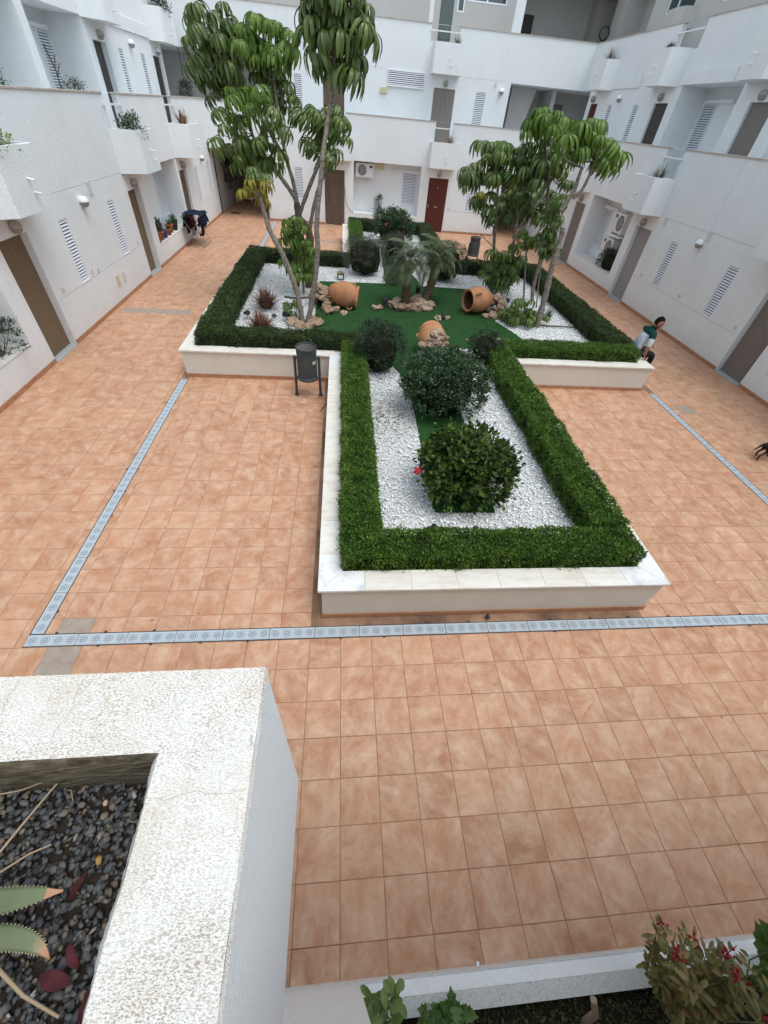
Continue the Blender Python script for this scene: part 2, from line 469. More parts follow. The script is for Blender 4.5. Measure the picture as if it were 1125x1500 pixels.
al = g.n('ShaderNodeClamp'); g.l(g.math('ADD', g.math('MULTIPLY', g.math('ADD', sx.outputs[0], .428), 55.0), g.math('MULTIPLY', g.math('SUBTRACT', g.noise(90, 3), .5), 1.2)), al.inputs[0])
g.col(g.mix(al.outputs[0], g.mix(g.noise(22, 4, .6), (.085, .115, .055), (.185, .205, .11)), (.40, .235, .15)))
M['aloetip'] = mat('aloe_dry_tip', (.42, .22, .13), .7, .2)
M['aloeedge'] = mat('aloe_spine', (.42, .34, .20), .6, .3)
M['burgundy'] = mat('burgundy_leaf', (.055, .014, .017), .75, .15); g = NG(M['burgundy']); g.col(g.ramp(g.noise(60, 4, .7), [(.35, (.035, .012, .012)), (.65, (.085, .020, .024))]))
M['twig'] = mat('dry_twig', (.36, .27, .18), .85, .15)
M['moss'] = leafmat('moss_leaf', [(0, (.05, .07, .02)), (1, (.12, .15, .05))], .8, .1)

m = M['shutter'] = mat('white_aluminium', (.76, .78, .81), .4, .4)
M['slatgap'] = mat('shutter_inside', (.16, .19, .27), .8, .2)
M['lampwhite'] = mat('white_lamp_shade', (.80, .81, .81), .35, .4)
M['lampglass'] = mat('grey_lamp_glass', (.26, .26, .26), .25, .5)
M['lampold'] = mat('aged_lamp_shade', (.40, .38, .34), .5, .3)
M['brown'] = mat('brown_painted_wood', (.13, .088, .062), .6, .3); g = NG(M['brown'])
g.col(g.ramp(g.noise(1, 3, .5, g.scaled(g.pos(), 30, 30, 1.2)), [(.3, (.10, .066, .045)), (.7, (.175, .125, .09))]))
M['bead'] = mat('tan_bead_curtain', (.20, .14, .085), .6, .25); g = NG(M['bead'])
wv = g.n('ShaderNodeTexWave', i_Scale=9.0, i_Distortion=.6, bands_direction='Z'); g.l(g.pos(), wv.inputs['Vector'])
g.col(g.mix(wv.outputs['Fac'], (.105, .072, .045), (.30, .215, .135)))
M['greydoor'] = mat('grey_slat_curtain', (.22, .195, .175), .5, .3)
M['greydoor2'] = mat('light_grey_door', (.30, .29, .285), .5, .3)
M['dark'] = mat('dark_door', (.055, .045, .042), .5, .3)
M['reddoor'] = mat('mahogany_door', (.095, .020, .014), .45, .35)
M['brass'] = mat('steel_fitting', (.55, .54, .50), .3, .5, 1)
M['acwhite'] = mat('ac_casing', (.68, .68, .66), .45, .35)
M['acdark'] = mat('ac_grille', (.07, .072, .075), .6, .3)
M['yellowed'] = mat('yellowed_plastic', (.58, .52, .33), .5, .3)
M['socket'] = mat('wall_plate', (.60, .60, .58), .5, .3)
M['glass'] = mat('window_glass', (.05, .075, .075), .08, .6)
M['blackpl'] = mat('black_plastic', (.016, .017, .018), .5, .35)
M['bin'] = mat('grey_green_painted_steel', (.045, .06, .066), .5, .35)
M['binmesh'] = mat('perforated_steel', (.06, .07, .075), .6, .3)
m = M['binmesh']; g = NG(m)
tc = g.n('ShaderNodeTexCoord')
vor = g.n('ShaderNodeTexVoronoi', i_Scale=110.0); vor.inputs['Randomness'].default_value = 0.1
g.l(tc.outputs['Object'], vor.inputs['Vector'])
al = g.ramp(vor.outputs['Distance'], [(.36, (0, 0, 0)), (.42, (1, 1, 1))])
g.l(al, g.b.inputs['Alpha'])
M['bag'] = mat('bin_bag', (.22, .20, .185), .4, .4)
M['navy'] = mat('navy_cloth', (.012, .018, .040), .9, .1)
M['blackcloth'] = mat('black_cloth', (.013, .012, .014), .9, .1)
M['maroon'] = mat('maroon_cloth', (.055, .012, .02), .9, .1)
M['steel'] = mat('rack_steel', (.22, .20, .19), .4, .5, .6)
M['pot_terra'] = mat('pot_terracotta', (.32, .11, .055), .75, .2)
M['pot_blue'] = mat('pot_blue_glaze', (.03, .045, .20), .3, .5)
M['pot_dark'] = mat('pot_black', (.025, .025, .026), .5, .3)
M['rail'] = mat('white_rail', (.82, .83, .84), .4, .4)
M['pipe'] = mat('white_pvc', (.78, .79, .80), .4, .4)
M['manhole'] = mat('rusty_iron', (.12, .055, .035), .8, .2)
M['stone_w'] = mat('pale_stone', (.66, .63, .58), .8, .2)

# ================================================================== FLOOR
subsoil = MB(); subsoil.box(-60, 60, -40, 70, -1.2, -.03)
tag(subsoil.build('ground', M['soildark']), kind='structure')
pave = MB(); pave.box(-9.0, 13.0, -4.0, 32.0, -.028, -.004)
paving = tag(pave.build('paving', M['grout']), kind='structure')

X0, X1, Y0, Y1 = -9.75, -9.32, 4.02, 4.45          # drain lines, in tiles
XR0, XR1 = 21.02, 21.45
JG = .0045                                         # half a joint


def tile_rects():
    for j in range(-4, 92):
        for i in range(-18, 40):
            xs = [(i, i + 1)]
            for a, b in ((X0, X1), (XR0, XR1)):
                if j >= 4 or (j == 3 and False):
                    nx = []
                    for s, e in xs:
                        if e <= a or s >= b: nx.append((s, e)); continue
                        if s < a: nx.append((s, a))
                        if e > b: nx.append((b, e))
                    xs = nx
            ys = [(j, j + 1)]
            if j == 4: ys = [(Y1, 5)]
            for xa, xb in xs:
                for ya, yb in ys:
                    if j == 4 and (xb <= X0 or xa >= 1e9): ya = 4
                    if xb - xa < .06: continue
                    yield xa, xb, ya, yb


def in_bed(x, y):
    return (-.6 < x < 11.1 and y > 4.6 and y < 61) and (x > .3 or y < 45) or (-9.4 < x < 20.7 and 21.6 < y < 44.2)


full_me = None
tiles = []
for xa, xb, ya, yb in tile_rects():
    cx, cy = (xa + xb) / 2 * TILE, (ya + yb) / 2 * TILE
    if in_bed((xa + xb) / 2, (ya + yb) / 2): continue
    if cx < -5.95 and cy < 24: continue
    if cx > 9.75 and cy < 24: continue
    if cx < -6.1 or cx > 9.9: continue
    if cy < -1.3: continue
    v = Vector((cx, cy, 0)) - CAM
    dz = v.dot(fwd)
    vis = dz > .5 and abs(v.dot(rt2) / dz) < .5625 / .598 * 1.02 and abs(v.dot(up2) / dz) < .75 / .598 * 1.02
    tiles.append((0 if vis else 1, v.length, xa, xb, ya, yb))
tiles.sort()
grey = lambda xa, ya: (-9.1 < xa < -8.9 and 2.9 < ya < 4.6) or (-17 <= xa < -12 and ya == 32) or (21.4 <= xa < 22.6 and 18.9 < ya < 19.1) or (-3.2 < xa < -.5 and ya == 59)
tme = {}


def tile_mesh(w, d, gm):
    k = (round(w, 3), round(d, 3), gm)
    if k not in tme:
        b = MB()
        b.bevbox(-w / 2, w / 2, -d / 2, d / 2, -.012, 0, .0025)
        me = bpy.data.meshes.new('floor_tile')
        me.from_pydata(b.v, [], b.f); me.materials.append(M['tile_grey' if gm else 'tile']); me.update()
        tme[k] = me
    return tme[k]


rest = MB()
for n, (nv, dist, xa, xb, ya, yb) in enumerate(tiles):
    x0, x1, y0, y1 = [q * TILE for q in (xa, xb, ya, yb)]
    x0 += JG * .45; x1 -= JG * .45; y0 += JG * .45; y1 -= JG * .45
    gm = grey(math.floor(xa + .001) if xa > -9.3 or xa < -9.4 else -10, ya if ya != Y1 else 4)
    jz = random.uniform(-.0012, .0006)
    if n < 296 and not nv:
        o = link('floor_tile', tile_mesh(x1 - x0, y1 - y0, gm), paving, ((x0 + x1) / 2, (y0 + y1) / 2, jz),
                 (random.uniform(-.0016, .0016), random.uniform(-.0016, .0016), random.uniform(-.0015, .0015)))
    else:
        rest.cur = 1 if gm else 0
        b0 = len(rest.v)
        rest.bevbox(x0, x1, y0, y1, -.012, jz, .0025)
tag(rest.build('floor_tile', [M['tile'], M['tile_grey']], paving), kind='stuff')

# drain channels: a dark frame with half metre grates laid in it
DW = (Y1 - Y0) * TILE
gme = None


def drain(label, p0, p1, vertical):
    (xa, ya), (xb, yb) = p0, p1
    L = math.hypot(xb - xa, yb - ya)
    th = empty('drain_channel', (xa, ya, -.01), label, 'drain', 'drain channels in the courtyard floor')
    f = MB()
    w = DW / 2
    if vertical: f.box(xa - w, xa + w, ya, yb, -.02, -.006)
    else: f.box(xa, xb, ya - w, ya + w, -.02, -.006)
    for sgn in (-1, 1):
        if vertical: f.box(xa + sgn * w - .006 * (sgn > 0) * 1, xa + sgn * w + .006 * (sgn < 0), ya, yb, -.006, .001)
        else: f.box(xa, xb, ya + sgn * w - .006 * (sgn > 0), ya + sgn * w + .006 * (sgn < 0), -.006, .001)
    # locking clips at every other joint
    k = 0
    t = .25
    while t < L:
        for sgn in (-1, 1):
            if random.random() < .55:
                a = t + random.uniform(-.02, .02)
                if vertical: f.box(xa + sgn * (w + .008) - .011, xa + sgn * (w + .008) + .011, ya + a - .014, ya + a + .014, -.004, .004)
                else: f.box(xa + a - .014, xa + a + .014, ya + sgn * (w + .008) - .011, ya + sgn * (w + .008) + .011, -.004, .004)
        t += .5
    f.build('frame', M['drainframe'], th)
    n = max(1, round(L / .5)); st = L / n
    b = MB(); b.bevbox(-st / 2 + .004, st / 2 - .004, -w + .008, w - .008, -.008, 0, .002)
    me = bpy.data.meshes.new('grate'); me.from_pydata(b.v, [], b.f); me.materials.append(M['drain']); me.update()
    for i in range(n):
        c = (i + .5) * st
        loc = (xa, ya + c, .0015 + random.uniform(-.001, .001)) if vertical else (xa + c, ya, .0015 + random.uniform(-.001, .001))
        link('grate', me, th, loc, (0, 0, math.pi / 2 if vertical else 0))


yd = (Y0 + Y1) / 2 * TILE
xl = (X0 + X1) / 2 * TILE
xr = (XR0 + XR1) / 2 * TILE
drain('long patterned drain channel crossing the floor in front of the raised planter', (X0 * TILE, yd), (9.6, yd), False)
drain('patterned drain channel running from the front drain to the left wing of the planter', (xl, Y1 * TILE + .003), (xl, 7.17), True)
drain('patterned drain channel running from the front drain to the right wing of the planter', (xr, Y1 * TILE + .003), (xr, 7.17), True)
drain('far drain channel behind the left wing of the planter, below the brown door', (xl - .0, 14.85), (xl, 23.3), True)
b = MB(); b.lathe([(0, .004), (.24, .004), (.26, 0), (.26, -.004)], 20)
o = b.build('manhole_cover', M['manhole'], None, (0, 0, 0)); o.location = (-5.3, 24.6, .002)
tag(o, 'small round rusty cover in the floor at the mouth of the left passage', 'drain cover')


# ================================================================== BUILDINGS
class Plane:
    """a vertical wall plane: (u along, z up, n outward) -> world"""
    def __init__(s, kind, c): s.k = kind; s.c = c

    def __call__(s, u, z, n=0.0):
        if s.k == 'L': return (s.c + n, u, z)
        if s.k == 'R': return (s.c - n, u, z)
        if s.k == 'B': return (u, s.c - n, z)
        return (u, s.c + n, z)                    # 'F': faces away from the camera's own building

    def box(s, mb, u0, u1, z0, z1, n0, n1):
        c = [s(u, z, n) for z in (z0, z1) for n in (n0, n1) for u in (u0, u1)]
        mb.add(c, [(0, 2, 3, 1), (4, 5, 7, 6), (0, 1, 5, 4), (2, 6, 7, 3), (0, 4, 6, 2), (1, 3, 7, 5)])

    def rot(s):
        return {'L': (0, 0, math.pi / 2), 'R': (0, 0, -math.pi / 2), 'B': (0, 0, 0), 'F': (0, 0, math.pi)}[s.k]


def facade(P, mb, u0, u1, z0, z1, holes):
    """front skin with openings; holes = (u0,u1,z0,z1,depth,closed)"""
    us = sorted({u0, u1} | {h[0] for h in holes if u0 < h[0] < u1} | {h[1] for h in holes if u0 < h[1] < u1})
    zs = sorted({z0, z1} | {h[2] for h in holes if z0 < h[2] < z1} | {h[3] for h in holes if z0 < h[3] < z1})
    for a, b in zip(us, us[1:]):
        run = None
        for c, d in zip(zs, zs[1:]):
            mu, mz = (a + b) / 2, (c + d) / 2
            hole = any(h[0] < mu < h[1] and h[2] < mz < h[3] for h in holes)
            if not hole:
                mb.quad(P(a, c), P(b, c), P(b, d), P(a, d))
    for h0, h1, a, b, dep, closed in holes:
        mb.quad(P(h0, a), P(h0, b), P(h0, b, -dep), P(h0, a, -dep))
        mb.quad(P(h1, a), P(h1, b), P(h1, b, -dep), P(h1, a, -dep))
        mb.quad(P(h0, b), P(h1, b), P(h1, b, -dep), P(h0, b, -dep))
        mb.quad(P(h0, a), P(h1, a), P(h1, a, -dep), P(h0, a, -dep))
        if closed: mb.quad(P(h0, a, -dep), P(h1, a, -dep), P(h1, b, -dep), P(h0, b, -dep))


slat_me = {}


def shutter(bld, P, u0, u1, z0, z1, n=0.0, frame=True, framemat=None):
    """louvred shutter: frame, dark inside, every slat a piece"""
    f = MB(); w = .022
    d = .03
    P.box(f, u0, u0 + w, z0, z1, n - .012, n + d); P.box(f, u1 - w, u1, z0, z1, n - .012, n + d)
    P.box(f, u0 + w, u1 - w, z1 - w, z1, n - .012, n + d - .002); P.box(f, u0 + w, u1 - w, z0, z0 + w, n - .012, n + d - .002)
    P.box(f, u0 - .02, u1 + .02, z0 - .03, z0 - .001, n - .012, n + .045)
    fr = f.build('window_shutter', M['shutter'], bld)
    bk = MB(); P.box(bk, u0 + w, u1 - w, z0 + w, z1 - w, n - .012, n - .006); bk.build('backing', M['slatgap'], fr)
    sw = u1 - u0 - 2 * w
    key = round(sw, 2)
    if key not in slat_me:
        b = MB()
        b.add([(-sw / 2, -.002, -.016), (sw / 2, -.002, -.016), (sw / 2, -.024, -.006), (sw / 2, .004, .022), (-sw / 2, .004, .022), (-sw / 2, -.024, -.006)],
              [(0, 1, 2, 5), (5, 2, 3, 4), (0, 4, 3, 1), (1, 3, 2), (0, 5, 4)])
        me = bpy.data.meshes.new('slat'); me.from_pydata(b.v, [], b.f); me.materials.append(M['shutter']); me.update()
        slat_me[key] = me
    k = int((z1 - z0 - 2 * w) / .056)
    st = (z1 - z0 - 2 * w) / k
    for i in range(k):
        link('slat', slat_me[key], fr, P((u0 + u1) / 2, z0 + w + (i + .45) * st, n + .004), P.rot())
    return fr


def door(bld, P, u0, u1, z0, z1, dep, m, style='slats', jamb=.02, handle=True):
    d = MB()
    nm = 'door'
    if style == 'slats':
        P.box(d, u0 + .004, u1 - .004, z0 + .01, z1 - .004, -dep + .002, -dep + .02)
        n = 12; w = (u1 - u0 - .01) / n
        for i in range(n):
            P.box(d, u0 + .005 + i * w + .008, u0 + .005 + (i + 1) * w - .008, z0 + .012, z1 - .03, -dep + .02, -dep + .042)
        P.box(d, u0 + .005, u1 - .005, z1 - .03, z1 - .005, -dep + .02, -dep + .05)
    elif style == 'panel':
        P.box(d, u0 + .004, u1 - .004, z0 + .01, z1 - .004, -dep + .002, -dep + .025)
        for a, b in ((.12, .52), (.58, .98), (1.04, 1.44), (1.50, 1.94)):
            for q, r in ((.10, .47), (.53, .90)):
                P.box(d, u0 + (u1 - u0) * q, u0 + (u1 - u0) * r, z0 + a, z0 + b, -dep + .025, -dep + .036)
    else:
        P.box(d, u0 + .004, u1 - .004, z0 + .01, z1 - .004, -dep + .002, -dep + .03)
        n = 5; w = (u1 - u0) / n
        for i in range(n):
            P.box(d, u0 + i * w + .006, u0 + (i + 1) * w - .006, z0 + .02, z1 - .02, -dep + .03, -dep + .038)
    do = d.build('door', m, bld)
    if handle and style != 'slats':
        h = MB(); P.box(h, u0 + .07, u0 + .10, z0 + .95, z0 + 1.10, -dep + .037, -dep + .06); h.build('handle', M['brass'], do)
    if style == 'panel':
        h = MB(); uc = (u0 + u1) / 2
        P.box(h, uc - .09, uc + .09, z0 + .99, z0 + 1.03, -dep + .036, -dep + .05); h.build('letter_plate', M['brass'], do)
        h = MB(); P.box(h, uc - .02, uc + .02, z0 + 1.72, z0 + 1.78, -dep + .036, -dep + .045); h.build('number_plate', M['brass'], do)
    return do


def wall_lamp(P, u, z, label, group=None, white=True):
    """eyelid wall lamp: back plate, hood over a glass bowl"""
    c = Vector(P(u, z, 0))
    t = empty('wall_lamp', c, label, 'lamp', group)
    b = MB()
    P.box(b, u - .05, u + .05, z - .09, z + .07, 0.001, .02); b.build('back_plate', M['lampold' if not white else 'lampwhite'], t)
    X, N = Vector(P(1, 0, 0)) - Vector(P(0, 0, 0)), Vector(P(0, 0, 1)) - Vector(P(0, 0, 0))
    R = Matrix((X, N, Vector((0, 0, 1)))).transposed().to_4x4()
    base = Matrix.Translation(c) @ R
    h = MB(); h.lathe([(.002, .115), (.05, .105), (.088, .072), (.104, .02), (.104, 0), (.097, 0), (.097, .02), (.08, .066), (.002, .10)], 14, base @ Matrix.Translation((0, .07, -.01)), 0, 2 * math.pi)
    h.build('hood', M['lampwhite' if white else 'lampold'], t)
    gl = MB(); gl.lathe([(.094, -.002), (.085, -.05), (.055, -.085), (.002, -.1)], 14, base @ Matrix.Translation((0, .07, -.01)))
    gl.build('glass_bowl', M['lampglass'], t)
    return t


def rail(bld, P, u0, u1, z, n=.02):
    r = MB(); P.box(r, u0, u1, z - .018, z + .018, n, n + .03); r.build('rail', M['rail'], bld)


def planter_box(bld, P, w0, w1, f0, f1, z0, z1, dep=.58):
    """concrete planter hanging on the parapet, its near cheek splayed; soil inside and two drain spouts"""
    m_ = MB(); t = .07
    out = [(w0, 0.002), (f0, dep), (f1, dep), (w1, 0.002)]
    inn = [(w0 + t, 0.002), (f0 + t * .7, dep - t), (f1 - t * .7, dep - t), (w1 - t, 0.002)]
    for i in range(3):
        (ua, na), (ub, nb) = out[i], out[i + 1]
        m_.quad(P(ua, z0, na), P(ub, z0, nb), P(ub, z1, nb), P(ua, z1, na))
        (uc, nc), (ud, nd) = inn[i], inn[i + 1]
        m_.quad(P(ua, z1, na), P(ub, z1, nb), P(ud, z1, nd), P(uc, z1, nc))
        m_.quad(P(uc, z1, nc), P(ud, z1, nd), P(ud, z1 - .14, nd), P(uc, z1 - .14, nc))
    m_.quad(*[P(u, z0, n) for u, n in out])
    pb = m_.build('planter_box', M['white'], bld)
    s = MB(); s.quad(*[P(u, z1 - .12, n) for u, n in inn]); s.build('soil', M['soildark'], pb)
    sp = MB(); uc = (f0 + f1) / 2
    for du, zz in ((.05, z0 + .46), (.10, z0 + .27)):
        sp = MB(); a = Vector(P(uc + du, zz, dep - .01)); bq = Vector(P(uc + du, zz - .02, dep + .11)); sp.tube([a, bq], .019, 8)
        sp.build('drain_spout', M['pipe'], pb)
    return pb


def coping(bld, P, u0, u1, z):
    c = MB(); P.box(c, u0, u1, z - .012, z + .016, -.16, .022); c.build('coping', M['coping'], bld)


def skirting(bld, P, spans):
    for a, b in spans:
        c = MB(); P.box(c, a, b, .001, .085, .002, .014); c.build('skirting', M['skirt'], bld)


def threshold(bld, P, u0, u1, dep):
    c = MB(); P.box(c, u0 + .003, u1 - .003, .001, .022, -dep + .05, .035); c.build('doorstep', M['thresh'], bld)


def seam_h(u0, u1, z): return (u0, u1, z - .006, z + .006, .012, True)
def seam_v(u, z0, z1): return (u - .006, u + .006, z0, z1, .012, True)


def plate(bld, P, u, z, w=.09, h=.09, m='socket'):
    b = MB(); P.box(b, u - w / 2, u + w / 2, z - h / 2, z + h / 2, .001, .016); b.build('wall_plate', M[m], bld)


F1, F2 = 2.93, 5.86                                # floor levels
PT, PB = 4.0, 2.48                                 # first parapet
PT2, PB2 = 6.84, 5.43                              # second parapet


def niche_shutter(bld, P, u0, u1, z0, z1, dep, bar_to):
    fr = shutter(bld, P, u0, u1, z0, z1, -dep + .015)
    b = MB(); a, c = sorted((bar_to, u0 if abs(bar_to - u0) > abs(bar_to - u1) else u1))
    P.box(b, min(bar_to, u0), max(bar_to, u1), z1 + .004, z1 + .085, -dep + .003, -dep + .075)
    b.build('shutter_rail', M['shutter'], bld)


def side_building(kind, gx, label, lower_doors, U, sh_lo, niches, upper):
    sgn = -1 if kind == 'L' else 1
    bld = empty('apartment_building', (gx, 8, 0), label, 'building')
    P = Plane(kind, gx); P2 = Plane(kind, gx + sgn * 1.17); P3 = Plane(kind, gx + sgn * 2.36)
    holes = []
    for (a, b, dp, m_, st) in lower_doors: holes.append((a, b, 0.0, 2.1, dp, True))
    for a, b in sh_lo: holes.append((a, b, .91, 2.07, .05, True))
    for a, b in niches: holes.append((a, b, .53, 2.47, .62, True))
    for a, b in U['slots']: holes.append((a, b, 3.34, PT, .15, False))
    holes += U['seams']
    w = MB(); facade(P, w, U['u0'], U['u1'], 0, PT, holes)
    # parapet back and top, gallery floor
    us = [U['u0']]
    for a, b in sorted(U['slots']): us += [a, b]
    us.append(U['u1'])
    for a, b in zip(us[::2], us[1::2]):
        w.quad(P(a, F1, -.15), P(b, F1, -.15), P(b, PT, -.15), P(a, PT, -.15))
        w.quad(P(a, PT - .013, -.15), P(b, PT - .013, -.15), P(b, PT - .013, 0), P(a, PT - .013, 0))
        coping(bld, P, a, b, PT)
    w.quad(P(U['u0'], F1 - .006, 0), P(U['u1'] - 1, F1 - .006, 0), P(U['u1'] - 1, F1 - .006, -1.6), P(U['u0'], F1 - .006, -1.6))
    h2 = []
    for (a, b, dp, m_, st) in upper['doors']: h2.append((a, b, F1, F1 + 2.1, dp, True))
    for a, b in upper['shut']: h2.append((a, b, 3.84, 5.0, .05, True))
    for a, b in upper['niches']: h2.append((a, b, F1, PB2, .95, True))
    for a, b in upper['slots3']: h2.append((a, b, 6.22, PT2, .15, False))
    facade(P2, w, U['u0'], upper['u1'], F1, PT2, h2)
    facade(P2, w, upper['u1'], 30, PB2, PT2, [(a, b, 6.22, PT2, .15, False) for a, b in upper.get('slots3b', [])])
    us = [U['u0']]
    for a, b in sorted(upper['slots3'] + upper.get('slots3b', [])): us += [a, b]
    us.append(30)
    for a, b in zip(us[::2], us[1::2]):
        coping(bld, P2, a, b, PT2)
        w.quad(P2(a, F2, -.15), P2(b, F2, -.15), P2(b, PT2, -.15), P2(a, PT2, -.15))
    w.quad(P2(U['u0'], F2 - .006, 0), P2(30, F2 - .006, 0), P2(30, F2 - .006, -1.6), P2(U['u0'], F2 - .006, -1.6))
    w.quad(P2(upper['u1'], PB2 + .012, 0), P2(24.55, PB2 + .012, 0), P2(24.55, PB2 + .012, -3), P2(upper['u1'], PB2 + .012, -3))
    w.build('wall', M['white'], bld)
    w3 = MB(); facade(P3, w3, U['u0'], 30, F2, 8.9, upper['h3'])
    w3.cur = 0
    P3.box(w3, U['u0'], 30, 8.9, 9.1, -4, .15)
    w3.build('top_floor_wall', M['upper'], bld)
    # projecting band under the second parapet
    for a, b in upper['bands']:
        bb = MB(); P2.box(bb, a, b, PB2 + .003, 5.73, .002, .05); bb.build('band', M['white'], bld)
    for (a, b, dp, m_, st) in lower_doors:
        door(bld, P, a, b, 0, 2.1, dp - .03, M[m_], st); threshold(bld, P, a, b, dp)
    for (a, b, dp, m_, st) in upper['doors']: door(bld, P2, a, b, F1, F1 + 2.1, dp - .03, M[m_], st)
    for a, b in sh_lo: shutter(bld, P, a + .003, b - .003, .913, 2.067, -.035)
    for a, b in upper['shut']: shutter(bld, P2, a + .003, b - .003, 3.843, 4.997, -.035)
    for a, b in U['slots']: rail(bld, P, a - .12, b + .05, 3.80)
    for w0, w1, f0, f1 in U['planters']: planter_box(bld, P, w0, w1, f0, f1, PB, 3.36)
    for w0, w1, f0, f1 in upper['planters']: planter_box(bld, P2, w0, w1, f0, f1, PB2 - .03, 6.24, .55)
    for a, b in upper['slots3'] + upper.get('slots3b', []): rail(bld, P2, a - .05, b + .1, 6.62)
    skirting(bld, P, U['skirt'])
    for n_, (a, b) in enumerate(niches):
        bb = MB(); P.box(bb, a + .004, b - .004, .53, .56, -.616, .004); bb.build('niche_ledge', M['sill'], bld)
        fr = (b - .68, b - .03) if kind == 'L' else (b - .70, b - .06)
        niche_shutter(bld, P, fr[0], fr[1], .89, 2.12, .62, fr[0] - .45)
    for a, b in upper['niches']:
        fr = (b - .75, b - .12)
        if kind == 'L': niche_shutter(bld, P2, fr[0], fr[1], 3.5, 5.08, .95, fr[0] - .5)
        else: niche_shutter(bld, P2, fr[0], fr[1], 3.5, 5.08, .95, fr[0] - .75)
    return bld, P, P2, P3


# ---------------- left building
bL, PL, PL2, PL3 = side_building(
    'L', -5.843, 'long white terraced apartment building along the left side of the courtyard',
    [(7.71, 8.62, .20, 'bead', 'slats'), (13.70, 14.61, .235, 'bead', 'slats'), (18.68, 19.55, .16, 'brown', 'slats')],
    dict(u0=-3, u1=24.24, slots=[(7.75, 8.68), (13.83, 14.81), (18.68, 19.62)],
         planters=[(7.25, 8.95, 7.70, 8.88), (13.60, 15.10, 13.98, 15.12), (18.48, 20.0, 18.9, 20.4)],
         skirt=[(-3, 7.70), (8.63, 13.69), (14.62, 18.67), (19.56, 24.24)],
         seams=[seam_h(9.87, 11.32, 2.5), seam_h(11.34, 13.6, 2.5), seam_v(11.33, 1.65, 3.95), seam_h(8.66, 11.6, .88), seam_h(11.62, 13.66, .88), seam_v(11.61, .25, .86), seam_h(19.6, 24.2, .88), seam_h(20.4, 24.2, 2.6)]),
    [(9.79, 10.17), (12.27, 12.66), (20.74, 21.14), (22.80, 23.16)],
    [(3.91, 7.26), (15.08, 18.42)],
    dict(doors=[(17.26, 18.18, .22, 'dark', 'plank'), (22.46, 23.32, .13, 'dark', 'plank')], shut=[(19.07, 19.46), (21.09, 21.53)],
         niches=[(7.2, 10.3), (10.62, 13.57), (13.91, 16.85)], slots3=[(17.3, 18.2), (22.5, 23.4)], u1=23.66, bands=[(18.45, 22.3)],
         planters=[(16.8, 18.5, 17.22, 18.32), (22.33, 23.6, 22.55, 24.2)], h3=[]))
# ---------------- right building
h3 = [(23.2, 25.6, F2, 8.6, .9, True), (20.4, 22.2, 7.45, 8.5, .12, True), (16.2, 18.9, 7.4, 8.5, .12, True), (26.6, 28.6, F2, 8.6, 1.2, True)]
bR, PR, PR2, PR3 = side_building(
    'R', 9.633, 'long white terraced apartment building along the right side of the courtyard',
    [(7.68, 8.54, .20, 'greydoor', 'slats'), (13.66, 14.58, .20, 'greydoor2', 'plank'), (18.54, 19.43, .10, 'greydoor', 'slats')],
    dict(u0=-3, u1=24.24, slots=[(7.7, 8.6), (13.75, 14.60), (18.6, 19.5)],
         planters=[(7.3, 8.95, 7.7, 8.88), (13.55, 15.05, 13.70, 14.88), (18.45, 19.9, 18.7, 19.85)],
         skirt=[(-3, 7.67), (8.55, 13.65), (14.59, 18.53), (19.44, 24.24)],
         seams=[seam_h(9.4, 11.25, 2.52), seam_h(11.27, 13.4, 2.5), seam_v(11.26, 1.75, 3.95), seam_h(8.6, 13.6, .88)]),
    [(9.63, 10.01), (12.18, 12.54), (20.74, 21.14)],
    [(3.91, 7.26), (15.03, 18.13)],
    dict(doors=[(12.80, 13.70, .14, 'greydoor', 'slats'), (17.56, 18.41, .14, 'dark', 'plank'), (22.86, 23.55, .1, 'reddoor', 'plank')], shut=[(19.42, 19.79), (21.49, 21.87)],
         niches=[(8.6, 12.3), (14.24, 17.12)], slots3=[(12.9, 13.8), (17.15, 18.45)], u1=23.9, bands=[(14.75, 17.3), (19.8, 22.35)],
         planters=[(12.8, 14.2, 13.0, 13.95), (17.4, 18.9, 17.65, 18.6)], h3=h3))
# top floor windows of the right building
for (a, b, z0, z1) in ((20.4, 22.2, 7.45, 8.5), (16.2, 18.9, 7.4, 8.5)):
    f = MB(); w = .05
    PR3.box(f, a, a + w, z0, z1, -.10, -.04); PR3.box(f, b - w, b, z0, z1, -.10, -.04)
    PR3.box(f, a + w, b - w, z0, z0 + w, -.10, -.041); PR3.box(f, a + w, b - w, z1 - w, z1, -.10, -.041)
    c = a + (b - a) * .62; PR3.box(f, c - w / 2, c + w / 2, z0 + w, z1 - w, -.10, -.042)
    fr = f.build('window', M['shutter'], bR)
    p = MB(); PR3.box(p, a + w, b - w, z0 + w, z1 - w, -.09, -.08); p.build('pane', M['glass'], fr)
f = MB(); w = .05
P3i = Plane('R', PR3.c + .9)
P3i.box(f, 23.3, 24.8, 7.35, 7.4, .01, .06); P3i.box(f, 23.3, 23.35, 7.4, 8.5, .01, .06); P3i.box(f, 24.75, 24.8, 7.4, 8.5, .01, .06); P3i.box(f, 23.95, 24.0, 7.4, 8.5, .01, .059)
fr = f.build('window', M['shutter'], bR)
p = MB(); P3i.box(p, 23.35, 24.75, 7.4, 8.5, .012, .03); p.build('pane', M['glass'], fr)
pb = MB(); pb.prism([PR3(u, 0, n)[:2] for u, n in ((20.0, .003), (20.15, .38), (20.6, .48), (21.2, .40), (21.5, .003))], 6.95, 7.44)
pb.build('window_planter', M['upper'], bR)

